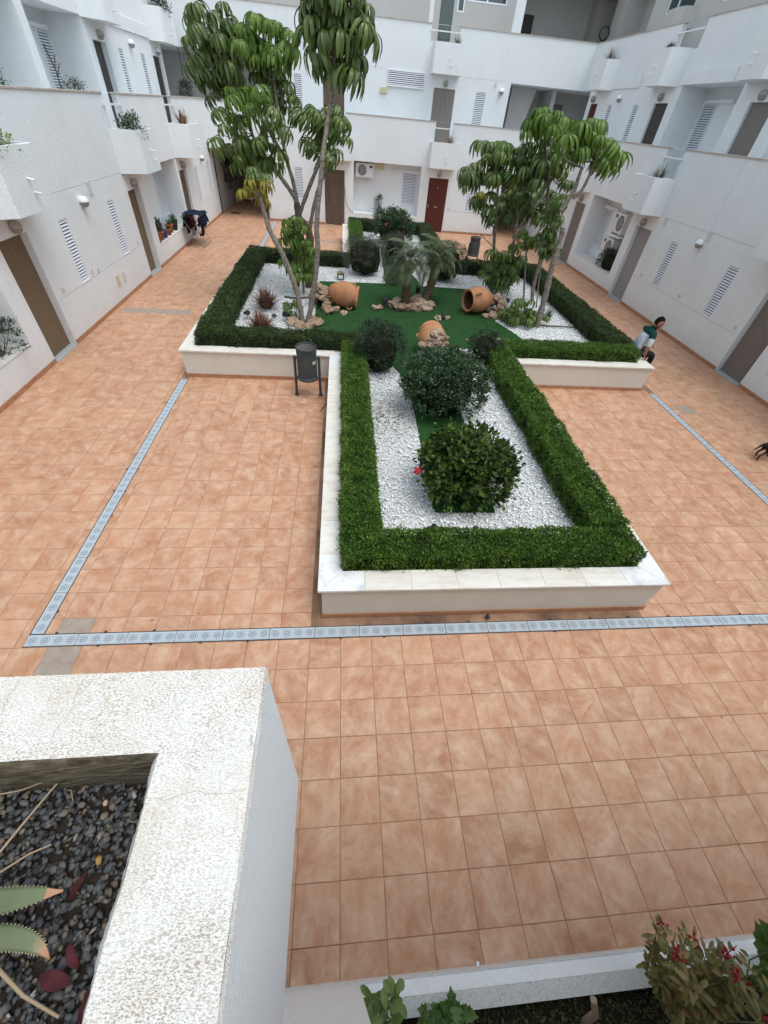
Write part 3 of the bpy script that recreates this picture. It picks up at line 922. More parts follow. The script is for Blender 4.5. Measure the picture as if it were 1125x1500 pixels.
# ---------------- back building
YB = 23.42
bB = empty('apartment_building', (2, YB, 0), 'white apartment building closing the far end of the courtyard, with a red door', 'building')
PBk, PB_2, PB_3 = Plane('B', YB), Plane('B', YB + 1.17), Plane('B', YB + 2.35)
bx0, bx1 = -3.45, 7.62
w = MB()
facade(PBk, w, bx0, bx1, 0, PT, [(-.80, .13, 0, 2.1, .10, True), (4.07, 5.0, 0, 2.1, .10, True), (.54, 3.67, .52, 2.47, .60, True),
                               (-2.15, -1.78, .93, 2.08, .05, True), (6.0, 6.4, .93, 2.08, .05, True),
                               (-.72, .16, 3.34, PT, .15, False), (4.09, 4.89, 3.34, PT, .15, False),
                               seam_h(bx0 + .01, -.84, .9), seam_h(5.05, 7.55, .9), seam_h(.17, .5, .9)])
w.quad((bx0, YB, 0), (bx0, YB + 8, 0), (bx0, YB + 8, PB), (bx0, YB, PB))
w.quad((bx1, YB, 0), (bx1, YB + 6, 0), (bx1, YB + 6, PB), (bx1, YB, PB))
# parapet and lintel carry on over both passages
for a, b in ((-5.843, bx0), (bx1, 9.633)):
    w.quad((a, YB, PB), (b, YB, PB), (b, YB, PT), (a, YB, PT))
    w.quad((a, YB, PB), (b, YB, PB), (b, YB + 8, PB), (a, YB + 8, PB))
    w.quad((a, YB + .15, F1), (b, YB + .15, F1), (b, YB + .15, PT), (a, YB + .15, PT))
w.quad((-8, YB, F1), (12, YB, F1), (12, YB + 5.5, F1), (-8, YB + 5.5, F1))
for a, b in ((-5.82, -.72), (.16, 4.09), (4.89, 9.61)): coping(bB, PBk, a, b, PT)
for a, b in ((bx0, -.72), (.16, 4.09), (4.89, bx1)): w.quad((a, YB + .15, F1), (b, YB + .15, F1), (b, YB + .15, PT), (a, YB + .15, PT))
facade(PB_2, w, -3.6, 7.40, F1, PT2, [(-.81, .11, F1, 5.03, .1, True), (4.01, 4.96, F1, 5.05, .1, True), (5.9, 6.36, 3.9, 5.06, .05, True), (-2.05, -1.7, 3.84, 5.03, .05, True),
                                    (3.66, 4.85, 6.36, PT2, .15, False), seam_h(1.04, 1.95, 5.46), seam_h(5.2, 7.3, 5.45)])
facade(PB_2, w, 7.40, 12.2, PB2, PT2, [])
facade(PB_2, w, -9, -3.6, PB2, PT2, [])
for a, b in ((-9, 3.66), (4.85, 12.2)):
    coping(bB, PB_2, a, b, PT2)
w.quad((-9, YB + 1.17, F2), (13, YB + 1.17, F2), (13, YB + 6, F2), (-9, YB + 6, F2))
for a, b in ((7.40, 12.5), (-9, -3.6)): w.quad((a, YB + 1.17, PB2), (b, YB + 1.17, PB2), (b, YB + 6, PB2), (a, YB + 6, PB2))
w.build('wall', M['whitefar'], bB)
# galleries in the corners, passages below
gi = MB()
for (x0, x1, y0, y1, z0, z1) in ((7.40, 12.4, YB + 1.18, YB + 4.3, F1 + .004, PB2 - .004), (-9, -3.6, YB + 1.18, YB + 4.3, F1 + .004, PB2 - .004)):
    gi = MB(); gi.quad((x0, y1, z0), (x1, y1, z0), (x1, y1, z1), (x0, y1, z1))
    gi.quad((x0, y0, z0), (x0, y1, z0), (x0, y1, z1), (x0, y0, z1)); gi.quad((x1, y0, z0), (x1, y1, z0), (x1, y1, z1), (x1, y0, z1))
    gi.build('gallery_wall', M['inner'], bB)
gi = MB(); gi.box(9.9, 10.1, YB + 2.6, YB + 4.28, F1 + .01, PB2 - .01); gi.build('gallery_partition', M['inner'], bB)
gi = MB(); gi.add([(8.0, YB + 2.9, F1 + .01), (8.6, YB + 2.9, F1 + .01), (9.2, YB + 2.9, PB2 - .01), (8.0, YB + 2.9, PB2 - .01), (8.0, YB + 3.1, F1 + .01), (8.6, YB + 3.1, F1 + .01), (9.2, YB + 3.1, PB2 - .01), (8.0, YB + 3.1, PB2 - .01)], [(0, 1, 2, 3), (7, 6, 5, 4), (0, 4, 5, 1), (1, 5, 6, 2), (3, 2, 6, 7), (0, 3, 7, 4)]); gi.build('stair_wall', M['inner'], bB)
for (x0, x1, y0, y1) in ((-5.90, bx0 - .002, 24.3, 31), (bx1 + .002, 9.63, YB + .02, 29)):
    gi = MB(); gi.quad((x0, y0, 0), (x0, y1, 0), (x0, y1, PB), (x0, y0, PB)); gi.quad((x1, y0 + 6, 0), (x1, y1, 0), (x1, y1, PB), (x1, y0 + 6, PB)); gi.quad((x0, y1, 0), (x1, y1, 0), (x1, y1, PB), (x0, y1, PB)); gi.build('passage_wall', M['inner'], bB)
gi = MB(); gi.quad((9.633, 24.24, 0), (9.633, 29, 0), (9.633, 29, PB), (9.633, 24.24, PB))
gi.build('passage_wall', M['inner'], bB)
PG = Plane('B', YB + 4.3)
for a, b, m_ in ((8.55, 9.35, 'dark'), (10.5, 11.2, 'greydoor')):
    d = MB(); PG.box(d, a, b, F1 + .01, F1 + 2.1, .003, .04); d.build('door', M[m_], bB)
# top floor
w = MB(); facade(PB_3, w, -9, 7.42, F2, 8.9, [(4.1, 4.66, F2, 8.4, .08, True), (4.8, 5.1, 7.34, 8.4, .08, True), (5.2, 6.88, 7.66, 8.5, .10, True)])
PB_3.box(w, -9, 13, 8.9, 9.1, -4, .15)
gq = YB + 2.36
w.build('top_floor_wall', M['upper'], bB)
for a, b in ((6.98, 7.36), (3.50, 3.66)): w = MB(); PB_2.box(w, a, b, PT2 + .018, 8.88, -.15, -.002); w.build('pier', M['whitefar'], bB)
w = MB()
w.quad((7.42, gq + 3.6, F2), (13, gq + 3.6, F2), (13, gq + 3.6, 8.9), (7.42, gq + 3.6, 8.9)); w.quad((7.42, gq, F2), (7.42, gq + 3.6, F2), (7.42, gq + 3.6, 8.9), (7.42, gq, 8.9))
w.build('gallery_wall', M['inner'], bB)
PG = Plane('B', gq + 3.6)
d = MB(); PG.box(d, 8.75, 9.25, F2 + .01, F2 + 2.1, .003, .04); d.build('door', M['dark'], bB)
d = MB(); PB_3.box(d, 4.13, 4.63, F2, 8.38, -.07, -.03); d.build('door', M['glass'], bB)
for a, b, z0, z1 in ((4.8, 5.1, 7.34, 8.4), (5.2, 6.88, 7.66, 8.5)):
    f = MB(); q = .05
    PB_3.box(f, a, a + q, z0, z1, -.07, .01); PB_3.box(f, b - q, b, z0, z1, -.07, .01); PB_3.box(f, a + q, b - q, z0, z0 + q, -.07, .009)
    if b - a > 1: PB_3.box(f, (a + b) / 2 - .03, (a + b) / 2 + .03, z0 + q, z1, -.07, .008)
    fr = f.build('window', M['shutter'], bB)
    p = MB(); PB_3.box(p, a + q, b - q, z0 + q, z1, -.06, -.04); p.build('pane', M['glass'], fr)
door(bB, PBk, -.79, .12, 0, 2.1, .07, M['brown'], 'slats')
door(bB, PBk, 4.08, 4.99, 0, 2.1, .06, M['reddoor'], 'panel')
door(bB, PB_2, -.80, .10, F1, 5.03, .07, M['brown'], 'slats')
door(bB, PB_2, 4.02, 4.95, F1, 5.05, .07, M['greydoor'], 'plank')
shutter(bB, PBk, -2.147, -1.783, .933, 2.077, -.035); shutter(bB, PBk, 6.003, 6.397, .933, 2.077, -.035)
shutter(bB, PB_2, 5.903, 6.357, 3.903, 5.057, -.035); shutter(bB, PB_2, -2.047, -1.703, 3.843, 5.027, -.035)
shutter(bB, PB_2, 1.97, 3.55, 4.98, 5.44, .02)
niche_shutter(bB, PBk, 2.90, 3.57, .98, 2.16, .60, 2.36)
b_ = MB(); PBk.box(b_, .545, 3.665, .52, .55, -.595, .004); b_.build('niche_ledge', M['white'], bB)
planter_box(bB, PBk, 3.93, 5.2, 3.94, 5.2, PB, 3.36); planter_box(bB, PBk, -.85, .45, -.8, .4, PB, 3.36)
planter_box(bB, PB_2, 3.78, 5.05, 3.79, 5.04, 5.45, 6.34)
rail(bB, PBk, 4.05, 4.93, 3.80); rail(bB, PB_2, 3.62, 4.9, 6.66); rail(bB, PBk, -.75, .2, 3.8)
skirting(bB, PBk, [(bx0, -.82), (.15, 4.05), (5.02, bx1)])
plate(bB, PBk, -3.1, 1.16); plate(bB, PBk, -1.05, 1.0); plate(bB, PBk, 5.2, 1.0); plate(bB, PB_2, 6.71, 5.33, .12, .16)
for u, z in ((11.95, .96), (10.35, 1.0), (8.95, 1.0)): plate(bL, PL, u - 1.3 if u > 11 else u, z)
plate(bL, PL, 11.45, .5, .18, .24, 'yellowed'); plate(bL, PL, 11.85, .5, .16, .22); plate(bL, PL, 13.35, .98)
for u, z in ((8.75, 1.0), (13.2, 1.0), (11.1, 1.0)): plate(bR, PR, u, z)
plate(bR, PR, 13.2, 2.42, .14, .2); plate(bR, PR, 11.15, 2.42, .16, .22); plate(bL, PL, 11.6, 2.4, .16, .24)
b_ = MB(); PBk.box(b_, 1.66, 1.96, 2.20, 2.40, -.598, -.55); b_.build('vent_cover', M['yellowed'], bB)
b_ = MB(); PB_2.box(b_, 1.66, 1.95, 4.72, 4.90, .002, .06); b_.build('vent_cover', M['yellowed'], bB)

# lamps on the walls
wall_lamp(PL, 8.28, 2.24, 'wall lamp above the bead curtain door nearest on the left wall', 'wall lamps', False)
wall_lamp(PL, 11.0, 2.24, 'white wall lamp between the two shutters of the left wall', 'wall lamps')
wall_lamp(PL, 14.15, 2.24, 'wall lamp tucked under the middle concrete planter of the left wall', 'wall lamps', False)
wall_lamp(PL, 19.1, 2.24, 'wall lamp under the far concrete planter of the left wall', 'wall lamps', False)
wall_lamp(PL, 21.9, 2.24, 'white wall lamp between the two far shutters of the left wall', 'wall lamps')
wall_lamp(PL2, 17.75, 5.16, 'old wall lamp above the first dark upper door of the left building', 'wall lamps', False)
wall_lamp(PL2, 20.2, 5.16, 'white wall lamp between the upper shutters of the left building', 'wall lamps')
wall_lamp(PL2, 22.95, 5.16, 'wall lamp above the far dark upper door of the left building', 'wall lamps')
wall_lamp(PR, 11.3, 2.24, 'white wall lamp between the two shutters of the right wall', 'wall lamps')
wall_lamp(PR, 14.2, 2.24, 'wall lamp above the light grey door of the right wall', 'wall lamps', False)
wall_lamp(PR, 19.0, 2.24, 'wall lamp above the far grey door beside the trees on the right wall', 'wall lamps', False)
wall_lamp(PR2, 20.95, 5.16, 'white wall lamp between the upper shutters of the right building', 'wall lamps')
wall_lamp(PR2, 18.05, 5.17, 'wall lamp above the dark upper door of the right building', 'wall lamps', False)
wall_lamp(PR2, 13.3, 5.16, 'wall lamp above the slatted upper door of the right building', 'wall lamps', False)
wall_lamp(PR2, 23.3, 5.16, 'wall lamp above the red upper door in the right corner', 'wall lamps', False)
wall_lamp(PBk, 4.52, 2.25, 'wall lamp above the red front door of the far wall', 'wall lamps', False)
wall_lamp(PB_2, 4.5, 5.2, 'wall lamp above the grey upper door of the far building', 'wall lamps', False)
wall_lamp(PB_2, 7.02, 5.14, 'white wall lamp beside the dark upper gallery of the far building', 'wall lamps')


def ac_unit(P, u0, u1, z0, z1, n0, label):
    t = empty('air_conditioner', P((u0 + u1) / 2, z0, n0), label, 'air conditioner')
    b = MB(); d = .30
    P.box(b, u0, u1, z0, z1, n0, n0 + d); b.build('casing', M['acwhite'], t)
    c = Vector(P(u0 + (u1 - u0) * .36, (z0 + z1) / 2, n0 + d)); N = Vector(P(0, 0, 1)) - Vector(P(0, 0, 0)); X = Vector(P(1, 0, 0)) - Vector(P(0, 0, 0))
    R = Matrix.Translation(c) @ Matrix((X, N.cross(X), N)).transposed().to_4x4()
    g_ = MB(); r = (z1 - z0) * .40
    g_.lathe([(.001, .004), (r, .004), (r, .001)], 28, R); gg = g_.build('fan_opening', M['acdark'], t)
    rr = MB()
    for k in range(1, 5): rr.lathe([(r * k / 4 - .006, .006), (r * k / 4, .012), (r * k / 4 + .006, .006)], 28, R)
    for k in range(6):
        a = k * math.pi / 3; rr.tube([R @ Vector((r * .1 * math.cos(a), r * .1 * math.sin(a), .009)), R @ Vector((r * math.cos(a), r * math.sin(a), .009))], .004, 5)
    rr.build('grille', M['acwhite'], t)
    bb = MB(); P.box(bb, u0 + (u1 - u0) * .76, u0 + (u1 - u0) * .94, z1 - .16, z1 - .07, n0 + d + .001, n0 + d + .004); bb.build('badge', M['acdark'], t)
    ft = MB()
    for q in (.15, .85): P.box(ft, u0 + (u1 - u0) * q - .02, u0 + (u1 - u0) * q + .02, z0 - .05, z0 - .002, n0 - .06, n0 + d)
    ft.build('bracket', M['acwhite'], t)


ac_unit(PBk, .64, 1.47, 1.90, 2.40, -.52, 'white air conditioner hung in the niche of the far wall beside the brown door')
ac_unit(PR, 15.75, 16.5, 1.62, 2.2, -.55, 'upper white air conditioner with round fan in the right wall niche')
ac_unit(PR, 16.0, 16.72, .85, 1.42, -.57, 'lower white air conditioner behind the plant in the right wall niche')
b_ = MB(); PR.box(b_, 15.7, 16.55, 1.50, 1.55, -.61, -.2); b_.build('niche_shelf', M['white'], bR)
b_ = MB(); b_.tube([PBk(.14, 1.5, .01), PBk(.16, 1.15, .02), PBk(.22, .85, .02), PBk(.4, .62, .02), PBk(.55, .56, .01)], .008, 6)
b_.build('cable', M['acdark'], bB)
b_ = MB(); b_.tube([PL(24.18, .02, .03), PL(24.18, 2.4, .03)], .03, 8); b_.build('downpipe', M['acdark'], bL)

# ---------------- the camera's own building: facade below and the planter hanging beside the camera
YN = -1.17
bN = empty('apartment_building', (0, YN - .5, 0), 'white building in the foreground with a hanging planter of dark gravel', 'building')
PN = Plane('F', YN)
w = MB()
facade(PN, w, -6.2, 10, 0, PT - .35, [(-1.3, -.36, 0, 2.1, .2, True), (.12, 5.2, .285, 2.62, 1.1, True)])
w.quad((-6.2, YN - 2.6, F1), (10, YN - 2.6, F1), (10, YN - 2.6, 5.6), (-6.2, YN - 2.6, 5.6))  # unseen upper wall, set back and kept low to brighten the foreground
w.quad((-6.2, YN, F1), (10, YN, F1), (10, YN - 2.6, F1), (-6.2, YN - 2.6, F1))
w.build('wall', M['white'], bN)
d = MB(); PN.box(d, -1.29, -.37, .02, 2.09, -.19, -.15); d.build('door', M['brown'], bN)
d = MB(); PN.box(d, -1.3, -.355, .001, .03, -.14, .05); d.build('doorstep', M['thresh'], bN)
# low sill wall of the niche, seen from above: smooth front edge, rough weathered top
d = MB()
d.add([PN(.13, .47, .004), PN(5.2, .47, .004), PN(5.2, .535, -.055), PN(.13, .535, -.055)], [(0, 1, 2, 3)]); d.cur = 0
d.build('sill_edge', M['white'], bN)
d = MB(); PN.box(d, .13, 5.2, .45, .537, -.135, -.056); d.build('sill', M['sill'], bN)
d = MB(); PN.box(d, .13, 5.2, .30, .46, -1.08, -.136); d.build('niche_soil', M['soildark'], bN)
# foreground planter
zt, zb = 3.37, 2.48
ox, oy = -.137, -.537
ix, iy = -.296, -.682
w = MB(); xw = -1.75
w.cur = 0
w.quad((xw, oy, zb), (ox, oy, zb), (ox, oy, zt - .006), (xw, oy, zt - .006))
w.quad((ox, oy, zb), (ox, YN + .003, zb), (ox, YN + .003, zt - .006), (ox, oy, zt - .006))
w.quad((xw, oy, zb), (xw, YN + .003, zb), (xw, YN + .003, zt - .006), (xw, oy, zt - .006))
w.quad((xw, oy, zb), (ox, oy, zb), (ox, YN, zb), (xw, YN, zb))
pbx = w.build('planter_box', M['parapet_side'], bN)
# rim as a fine uneven sheet
nx, ny = 150, 120
rim = MB()


def rimz(x, y):
    return zt + .0022 * math.sin(37 * x + 3 * y) * math.sin(29 * y) + RNG.normal(0, .0006)


def rim_patch(x0, x1, y0, y1, n, m_):
    vs = []; fs = []
    for j in range(m_ + 1):
        for i in range(n + 1):
            x = x0 + (x1 - x0) * i / n; y = y0 + (y1 - y0) * j / m_
            e = 0
            vs.append((x, y, rimz(x, y)))
    for j in range(m_):
        for i in range(n):
            a = j * (n + 1) + i; fs.append((a, a + 1, a + n + 2, a + n + 1))
    return vs, fs


for (x0, x1, y0, y1, n, m_) in ((xw, ix, iy, oy, 160, 20), (ix, ox, iy, oy, 20, 20), (ix, ox, YN + .003, iy, 20, 60)):
    vs, fs = rim_patch(x0, x1, y0, y1, n, m_); rim.add(vs, fs, True)
# eased outer and inner edges
rim.quad((xw, oy, zt - .001), (ox, oy, zt - .001), (ox + .004, oy + .004, zt - .012), (xw, oy + .004, zt - .012))
rim.quad((ox, oy, zt - .001), (ox, YN, zt - .001), (ox + .004, YN, zt - .012), (ox + .004, oy + .004, zt - .012))
# ragged inner lip
def lip(p, q, n, nrm):
    vs = []
    for i in range(n + 1):
        t = i / n
        x = p[0] + (q[0] - p[0]) * t; y = p[1] + (q[1] - p[1]) * t
        k = .0014 * math.sin(5 * t * 3.1 + 1) + .001 * math.sin(31 * t) + RNG.normal(0, .0007)
        vs += [(x, y, zt), (x + nrm[0] * (.008 + k), y + nrm[1] * (.008 + k), zt - .012), (x + nrm[0] * .004, y + nrm[1] * .004, zt - .20)]
    return vs, [(3 * i + j, 3 * i + 3 + j, 3 * i + 4 + j, 3 * i + 1 + j) for i in range(n) for j in range(2)]


vs, fs = lip((ix, iy), (ix, YN), 60, (-1, 0)); rim.add(vs, fs, True)
rim.build('rim', M['rough'], bN)
inw = MB(); vs, fs = lip((xw, iy), (ix, iy), 120, (0, -1)); inw.add(vs, fs, True)
mm_ = mat('mossy_inner_render', (.10, .085, .06), .95, .1); g = NG(mm_)
g.col(g.ramp(g.noise(1, 5, .7, g.scaled(g.pos(), 25, 25, 90)), [(.35, (.045, .036, .024)), (.55, (.13, .105, .072)), (.72, (.26, .22, .15))])); g.bump(g.noise(90, 4, .7), .6, .006)
inw.build('rim_inner_face', mm_, bN)
w = MB(); w.box(xw, ix, YN, iy, 3.10, 3.195); w.build('planter_soil', M['soildark'], bN)
# cracks in the rim: thin dark grooves that wander across it
crack_m = mat('crack_dirt', (.46, .37, .28), .95, .1)
for pts in ([(-.47, -.540), (-.475, -.57), (-.468, -.60), (-.480, -.64), (-.478, -.68)], [(-.30, -.745), (-.26, -.75), (-.22, -.742), (-.18, -.75), (-.14, -.744)], [(-.14, -.905), (-.19, -.912), (-.23, -.905), (-.26, -.925)], [(-.585, -.540), (-.59, -.59), (-.582, -.6)]):
    P_ = []
    for (a, b) in zip(pts, pts[1:]):
        for k in range(5):
            t = k / 5; P_.append((a[0] + (b[0] - a[0]) * t + RNG.normal(0, .0012), a[1] + (b[1] - a[1]) * t + RNG.normal(0, .0012)))
    P_.append(pts[-1])
    ck = MB()
    for (a, b) in zip(P_, P_[1:]):
        dv = Vector((b[0] - a[0], b[1] - a[1])); nn = Vector((-dv.y, dv.x)).normalized() * .00032
        ck.quad((a[0] - nn.x, a[1] - nn.y, zt + .003), (a[0] + nn.x, a[1] + nn.y, zt + .003), (b[0] + nn.x, b[1] + nn.y, zt + .003), (b[0] - nn.x, b[1] - nn.y, zt + .003))
    ck.build('crack', crack_m, bN)

# ================================================================== RAISED PLANTER (a cross)
CAPZ, SOILZ = .565, .47
OUT = [(-.24, 1.565), (3.755, 1.565), (3.755, 7.245), (6.88, 7.245), (6.88, 14.83), (3.98, 14.83), (3.98, 20.5), (.03, 20.5), (.03, 14.83), (-3.18, 14.83), (-3.18, 7.245), (-.24, 7.245)]
CW = .262


def offset_poly(poly, d):
    n = len(poly); out = []
    for i in range(n):
        p0, p1, p2 = Vector(poly[i - 1]), Vector(poly[i]), Vector(poly[(i + 1) % n])
        a = (p1 - p0).normalized(); b = (p2 - p1).normalized()
        n1 = Vector((-a.y, a.x)); n2 = Vector((-b.y, b.x))
        out.append(tuple(p1 + (n1 + n2) * d))
    return out


bed = empty('raised_planter', (1.75, 11, 0), 'large cross-shaped raised planter with pale stone coping in the middle of the courtyard', 'planter')
WOUT = offset_poly(OUT, .035); WIN = offset_poly(OUT, .2); CIN = offset_poly(OUT, CW); SK = offset_poly(OUT, .023)
w = MB(); n = len(OUT)
for i in range(n):
    a, b = WOUT[i], WOUT[(i + 1) % n]; c, d = WIN[i], WIN[(i + 1) % n]
    w.quad((*a, 0), (*b, 0), (*b, CAPZ - .03), (*a, CAPZ - .03))
    w.quad((*c, .1), (*d, .1), (*d, CAPZ - .03), (*c, CAPZ - .03))
w.build('wall', M['bedwall'], bed)
for i in range(n):
    a, b = Vector(WOUT[i]), Vector(WOUT[(i + 1) % n]); t = (b - a).normalized(); nn = Vector((t.y, -t.x))
    sk = MB()
    conv = lambda k: (Vector(OUT[k % n]) - Vector(OUT[k % n - 1])).cross(Vector(OUT[(k + 1) % n]) - Vector(OUT[k % n])) > 0
    e0 = a + t * (-.012 if conv(i) else .013); e1 = b + t * (.012 if conv(i + 1) else -.013)
    p = [e0 + nn * .002, e1 + nn * .002, e1 + nn * .013, e0 + nn * .013]
    sk.prism([tuple(q) for q in p], .001, .075); sk.build('skirting', M['skirt'], bed)
# coping stones, mitred at the corners
for i in range(n):
    a, b = Vector(OUT[i]), Vector(OUT[(i + 1) % n]); c, d = Vector(CIN[i]), Vector(CIN[(i + 1) % n])
    L = (b - a).length; t = (b - a) / L
    k = max(1, round(L / .52))
    cuts = [0] + [(j + random.uniform(-.04, .04)) / k for j in range(1, k)] + [1]
    s0 = (c - a).dot(t); s1 = (d - a).dot(t)
    for j in range(k):
        u0, u1 = cuts[j] * L + .0006, cuts[j + 1] * L - .0006
        v0 = s0 + .0012 if j == 0 else u0
        v1 = s1 - .0012 if j == k - 1 else u1
        p = [a + t * u0, a + t * u1, a + t * v1 + (c - a - t * s0), a + t * v0 + (c - a - t * s0)]
        o = Vector(((u0 + u1) / 2 * t.x + a.x, (u0 + u1) / 2 * t.y + a.y, CAPZ))
        dz = random.uniform(-.001, .001)
        m_ = MB(); e = .004
        cen = sum(p, Vector((0, 0))) / 4
        top = [q + (cen - q).normalized() * e for q in p]
        vs = [(*q, CAPZ - .03) for q in p] + [(*q, CAPZ - e + dz) for q in p] + [(*q, CAPZ + dz) for q in top]
        m_.add(vs, [(8, 9, 10, 11), (3, 2, 1, 0)] + [(r + x, r + (x + 1) % 4, r + 4 + (x + 1) % 4, r + 4 + x) for r in (0, 4) for x in range(4)])
        corner = (j in (0, k - 1)) and i in (0, 1, 11)
        ob = m_.build('coping_stone', M['marble'] if corner else M['trav'], bed, o)
# earth
e = MB(); e.prism(WIN, .1, SOILZ - .02); tag(e.build('gravel_bed', M['soil'], bed), None)

# ---------------- lawn
GZ = SOILZ
GRASS = [(-.66, 8.30), (.02, 8.18), (.35, 7.65), (1.08, 7.05), (1.28, 6.3), (1.27, 5.0), (1.22, 2.84), (2.05, 2.84), (2.08, 5.0), (2.25, 7.0), (2.27, 8.10), (3.05, 8.10), (3.5, 7.98), (4.2, 8.05), (4.42, 8.6), (4.25, 9.2), (4.0, 9.9), (4.05, 10.8), (4.25, 11.8), (4.30, 12.52), (2.45, 12.58), (2.2, 14.2), (2.35, 17.2), (1.45, 17.2), (1.32, 12.62), (-.64, 12.50)]


def inpoly(P, x, y):
    x = np.asarray(x); y = np.asarray(y); r = np.zeros(x.shape, bool); n = len(P)
    for i in range(n):
        x1, y1 = P[i]; x2, y2 = P[(i + 1) % n]
        if y1 == y2: continue
        c = ((y1 > y) != (y2 > y)) & (x < (x2 - x1) * (y - y1) / (y2 - y1) + x1)
        r ^= c
    return r


gl = MB(); gl.prism(GRASS, SOILZ - .015, SOILZ + .006)
lawn = tag(gl.build('lawn', M['turf']), kind='structure')
N = 110000
x = RNG.uniform(-.7, 4.5, N); y = RNG.uniform(2.8, 17.2, N)
k = inpoly(GRASS, x, y); x, y = x[k], y[k]; N = len(x)
h = RNG.uniform(.012, .028, N); az = RNG.uniform(0, 6.28, N); wd = RNG.uniform(.0025, .005, N); ln = RNG.uniform(0, .014, N)
V = np.empty((N, 3, 3), np.float32)
V[:, 0] = np.c_[x - np.cos(az) * wd, y - np.sin(az) * wd, np.full(N, SOILZ)]
V[:, 1] = np.c_[x + np.cos(az) * wd, y + np.sin(az) * wd, np.full(N, SOILZ)]
V[:, 2] = np.c_[x + np.sin(az) * ln, y + np.cos(az) * ln, SOILZ + .006 + h]
tag(link('grass', np_mesh('grass', V.reshape(-1, 3), np.arange(N * 3).reshape(-1, 3), M['turfblade'])), 'short deep green lawn between the white pebble beds', 'grass', kind='stuff')

# ---------------- pebbles
ICO_V = []
p_ = (1 + 5 ** .5) / 2
for a, b in ((1, p_), (-1, p_), (1, -p_), (-1, -p_)): ICO_V += [(0, a, b), (a, b, 0), (b, 0, a)]
ICO_V = np.array(ICO_V, float); ICO_V /= np.linalg.norm(ICO_V[0])
# faces of the icosahedron by adjacency
D = np.linalg.norm(ICO_V[:, None] - ICO_V[None], axis=2); ed = D[D > .01].min() * 1.05
ICO_F = []
for i in range(12):
    for j in range(i + 1, 12):
        for l in range(j + 1, 12):
            if D[i, j] < ed and D[j, l] < ed and D[i, l] < ed:
                q = np.cross(ICO_V[j] - ICO_V[i], ICO_V[l] - ICO_V[i])
                ICO_F.append((i, j, l) if q @ ICO_V[i] > 0 else (i, l, j))
ICO_F = np.array(ICO_F)


def stones(x, y, z, size, flat=.6, jit=.18):
    n = len(x)
    v = ICO_V[None] * (1 + RNG.normal(0, jit, (n, 12, 1)))
    sc = np.c_[RNG.uniform(.75, 1.3, n), RNG.uniform(.55, 1.0, n), RNG.uniform(.6, 1, n) * flat] * (np.asarray(size) / 2)[:, None]
    v = v * sc[:, None, :]
    a, t = RNG.uniform(0, 6.28, n), RNG.normal(0, .35, n)
    ct, st, ca, sa = np.cos(t), np.sin(t), np.cos(a), np.sin(a)
    X, Y, Z = v[..., 0], v[..., 1], v[..., 2]
    Y, Z = Y * ct[:, None] - Z * st[:, None], Y * st[:, None] + Z * ct[:, None]
    X, Y = X * ca[:, None] - Y * sa[:, None], X * sa[:, None] + Y * ca[:, None]
    V = np.stack([X + np.asarray(x)[:, None], Y + np.asarray(y)[:, None], Z + np.asarray(z)[:, None]], -1)
    F = ICO_F[None] + (np.arange(n) * 12)[:, None, None]
    return V.reshape(-1, 3), F.reshape(-1, 3)


BEDP = offset_poly(OUT, .3)
N = 118000
x = RNG.uniform(-3, 6.8, N); y = RNG.uniform(1.8, 20.4, N)
keep = inpoly(BEDP, x, y) & ~inpoly(GRASS, x + RNG.normal(0, .022, N), y + RNG.normal(0, .022, N))
keep &= (y < 9) | (RNG.random(N) < np.clip(1.25 - (y - 9) * .06, .55, 1))
x, y = x[keep], y[keep]
V, F = stones(x, y, SOILZ - .012 + RNG.uniform(0, .016, len(x)), RNG.uniform(.022, .044, len(x)))
peb = link('pebbles', np_mesh('pebbles', V, F, M['gravel'])); tag(peb, 'bright white pebbles covering the planter beds around the lawn', 'gravel', kind='stuff')


# ---------------- foliage helpers
def leaf_cards(C, Dv, Nv, L, Wd, fold=.25):
    """each leaf two triangles folded on its midrib; C base points, Dv unit directions, Nv rough normals"""
    n = len(C)
    Sv = np.cross(Dv, Nv); Sv /= np.linalg.norm(Sv, axis=1)[:, None] + 1e-9
    Nn = np.cross(Sv, Dv)
    L = np.broadcast_to(L, n)[:, None]; Wd = np.broadcast_to(Wd, n)[:, None]
    V = np.empty((n, 4, 3))
    V[:, 0] = C; V[:, 2] = C + Dv * L
    mid = C + Dv * L * .5
    V[:, 1] = mid + Sv * Wd / 2 + Nn * Wd * fold * .5
    V[:, 3] = mid - Sv * Wd / 2 + Nn * Wd * fold * .5
    F = (np.arange(n) * 4)[:, None, None] + np.array([[0, 1, 2], [0, 2, 3]])[None]
    return V.reshape(-1, 3), F.reshape(-1, 3)


def unit(v): return v / (np.linalg.norm(v, axis=1)[:, None] + 1e-9)


def lump(P, seeds, sc):
    """cheap smooth noise for clumping"""
    r = np.zeros(len(P))
    for s_ in seeds: r += np.sin(P @ s_[:3] * sc + s_[3])
    return r / len(seeds)


SEEDS = [np.r_[RNG.normal(0, 1, 3), RNG.uniform(0, 6)] for _ in range(6)]


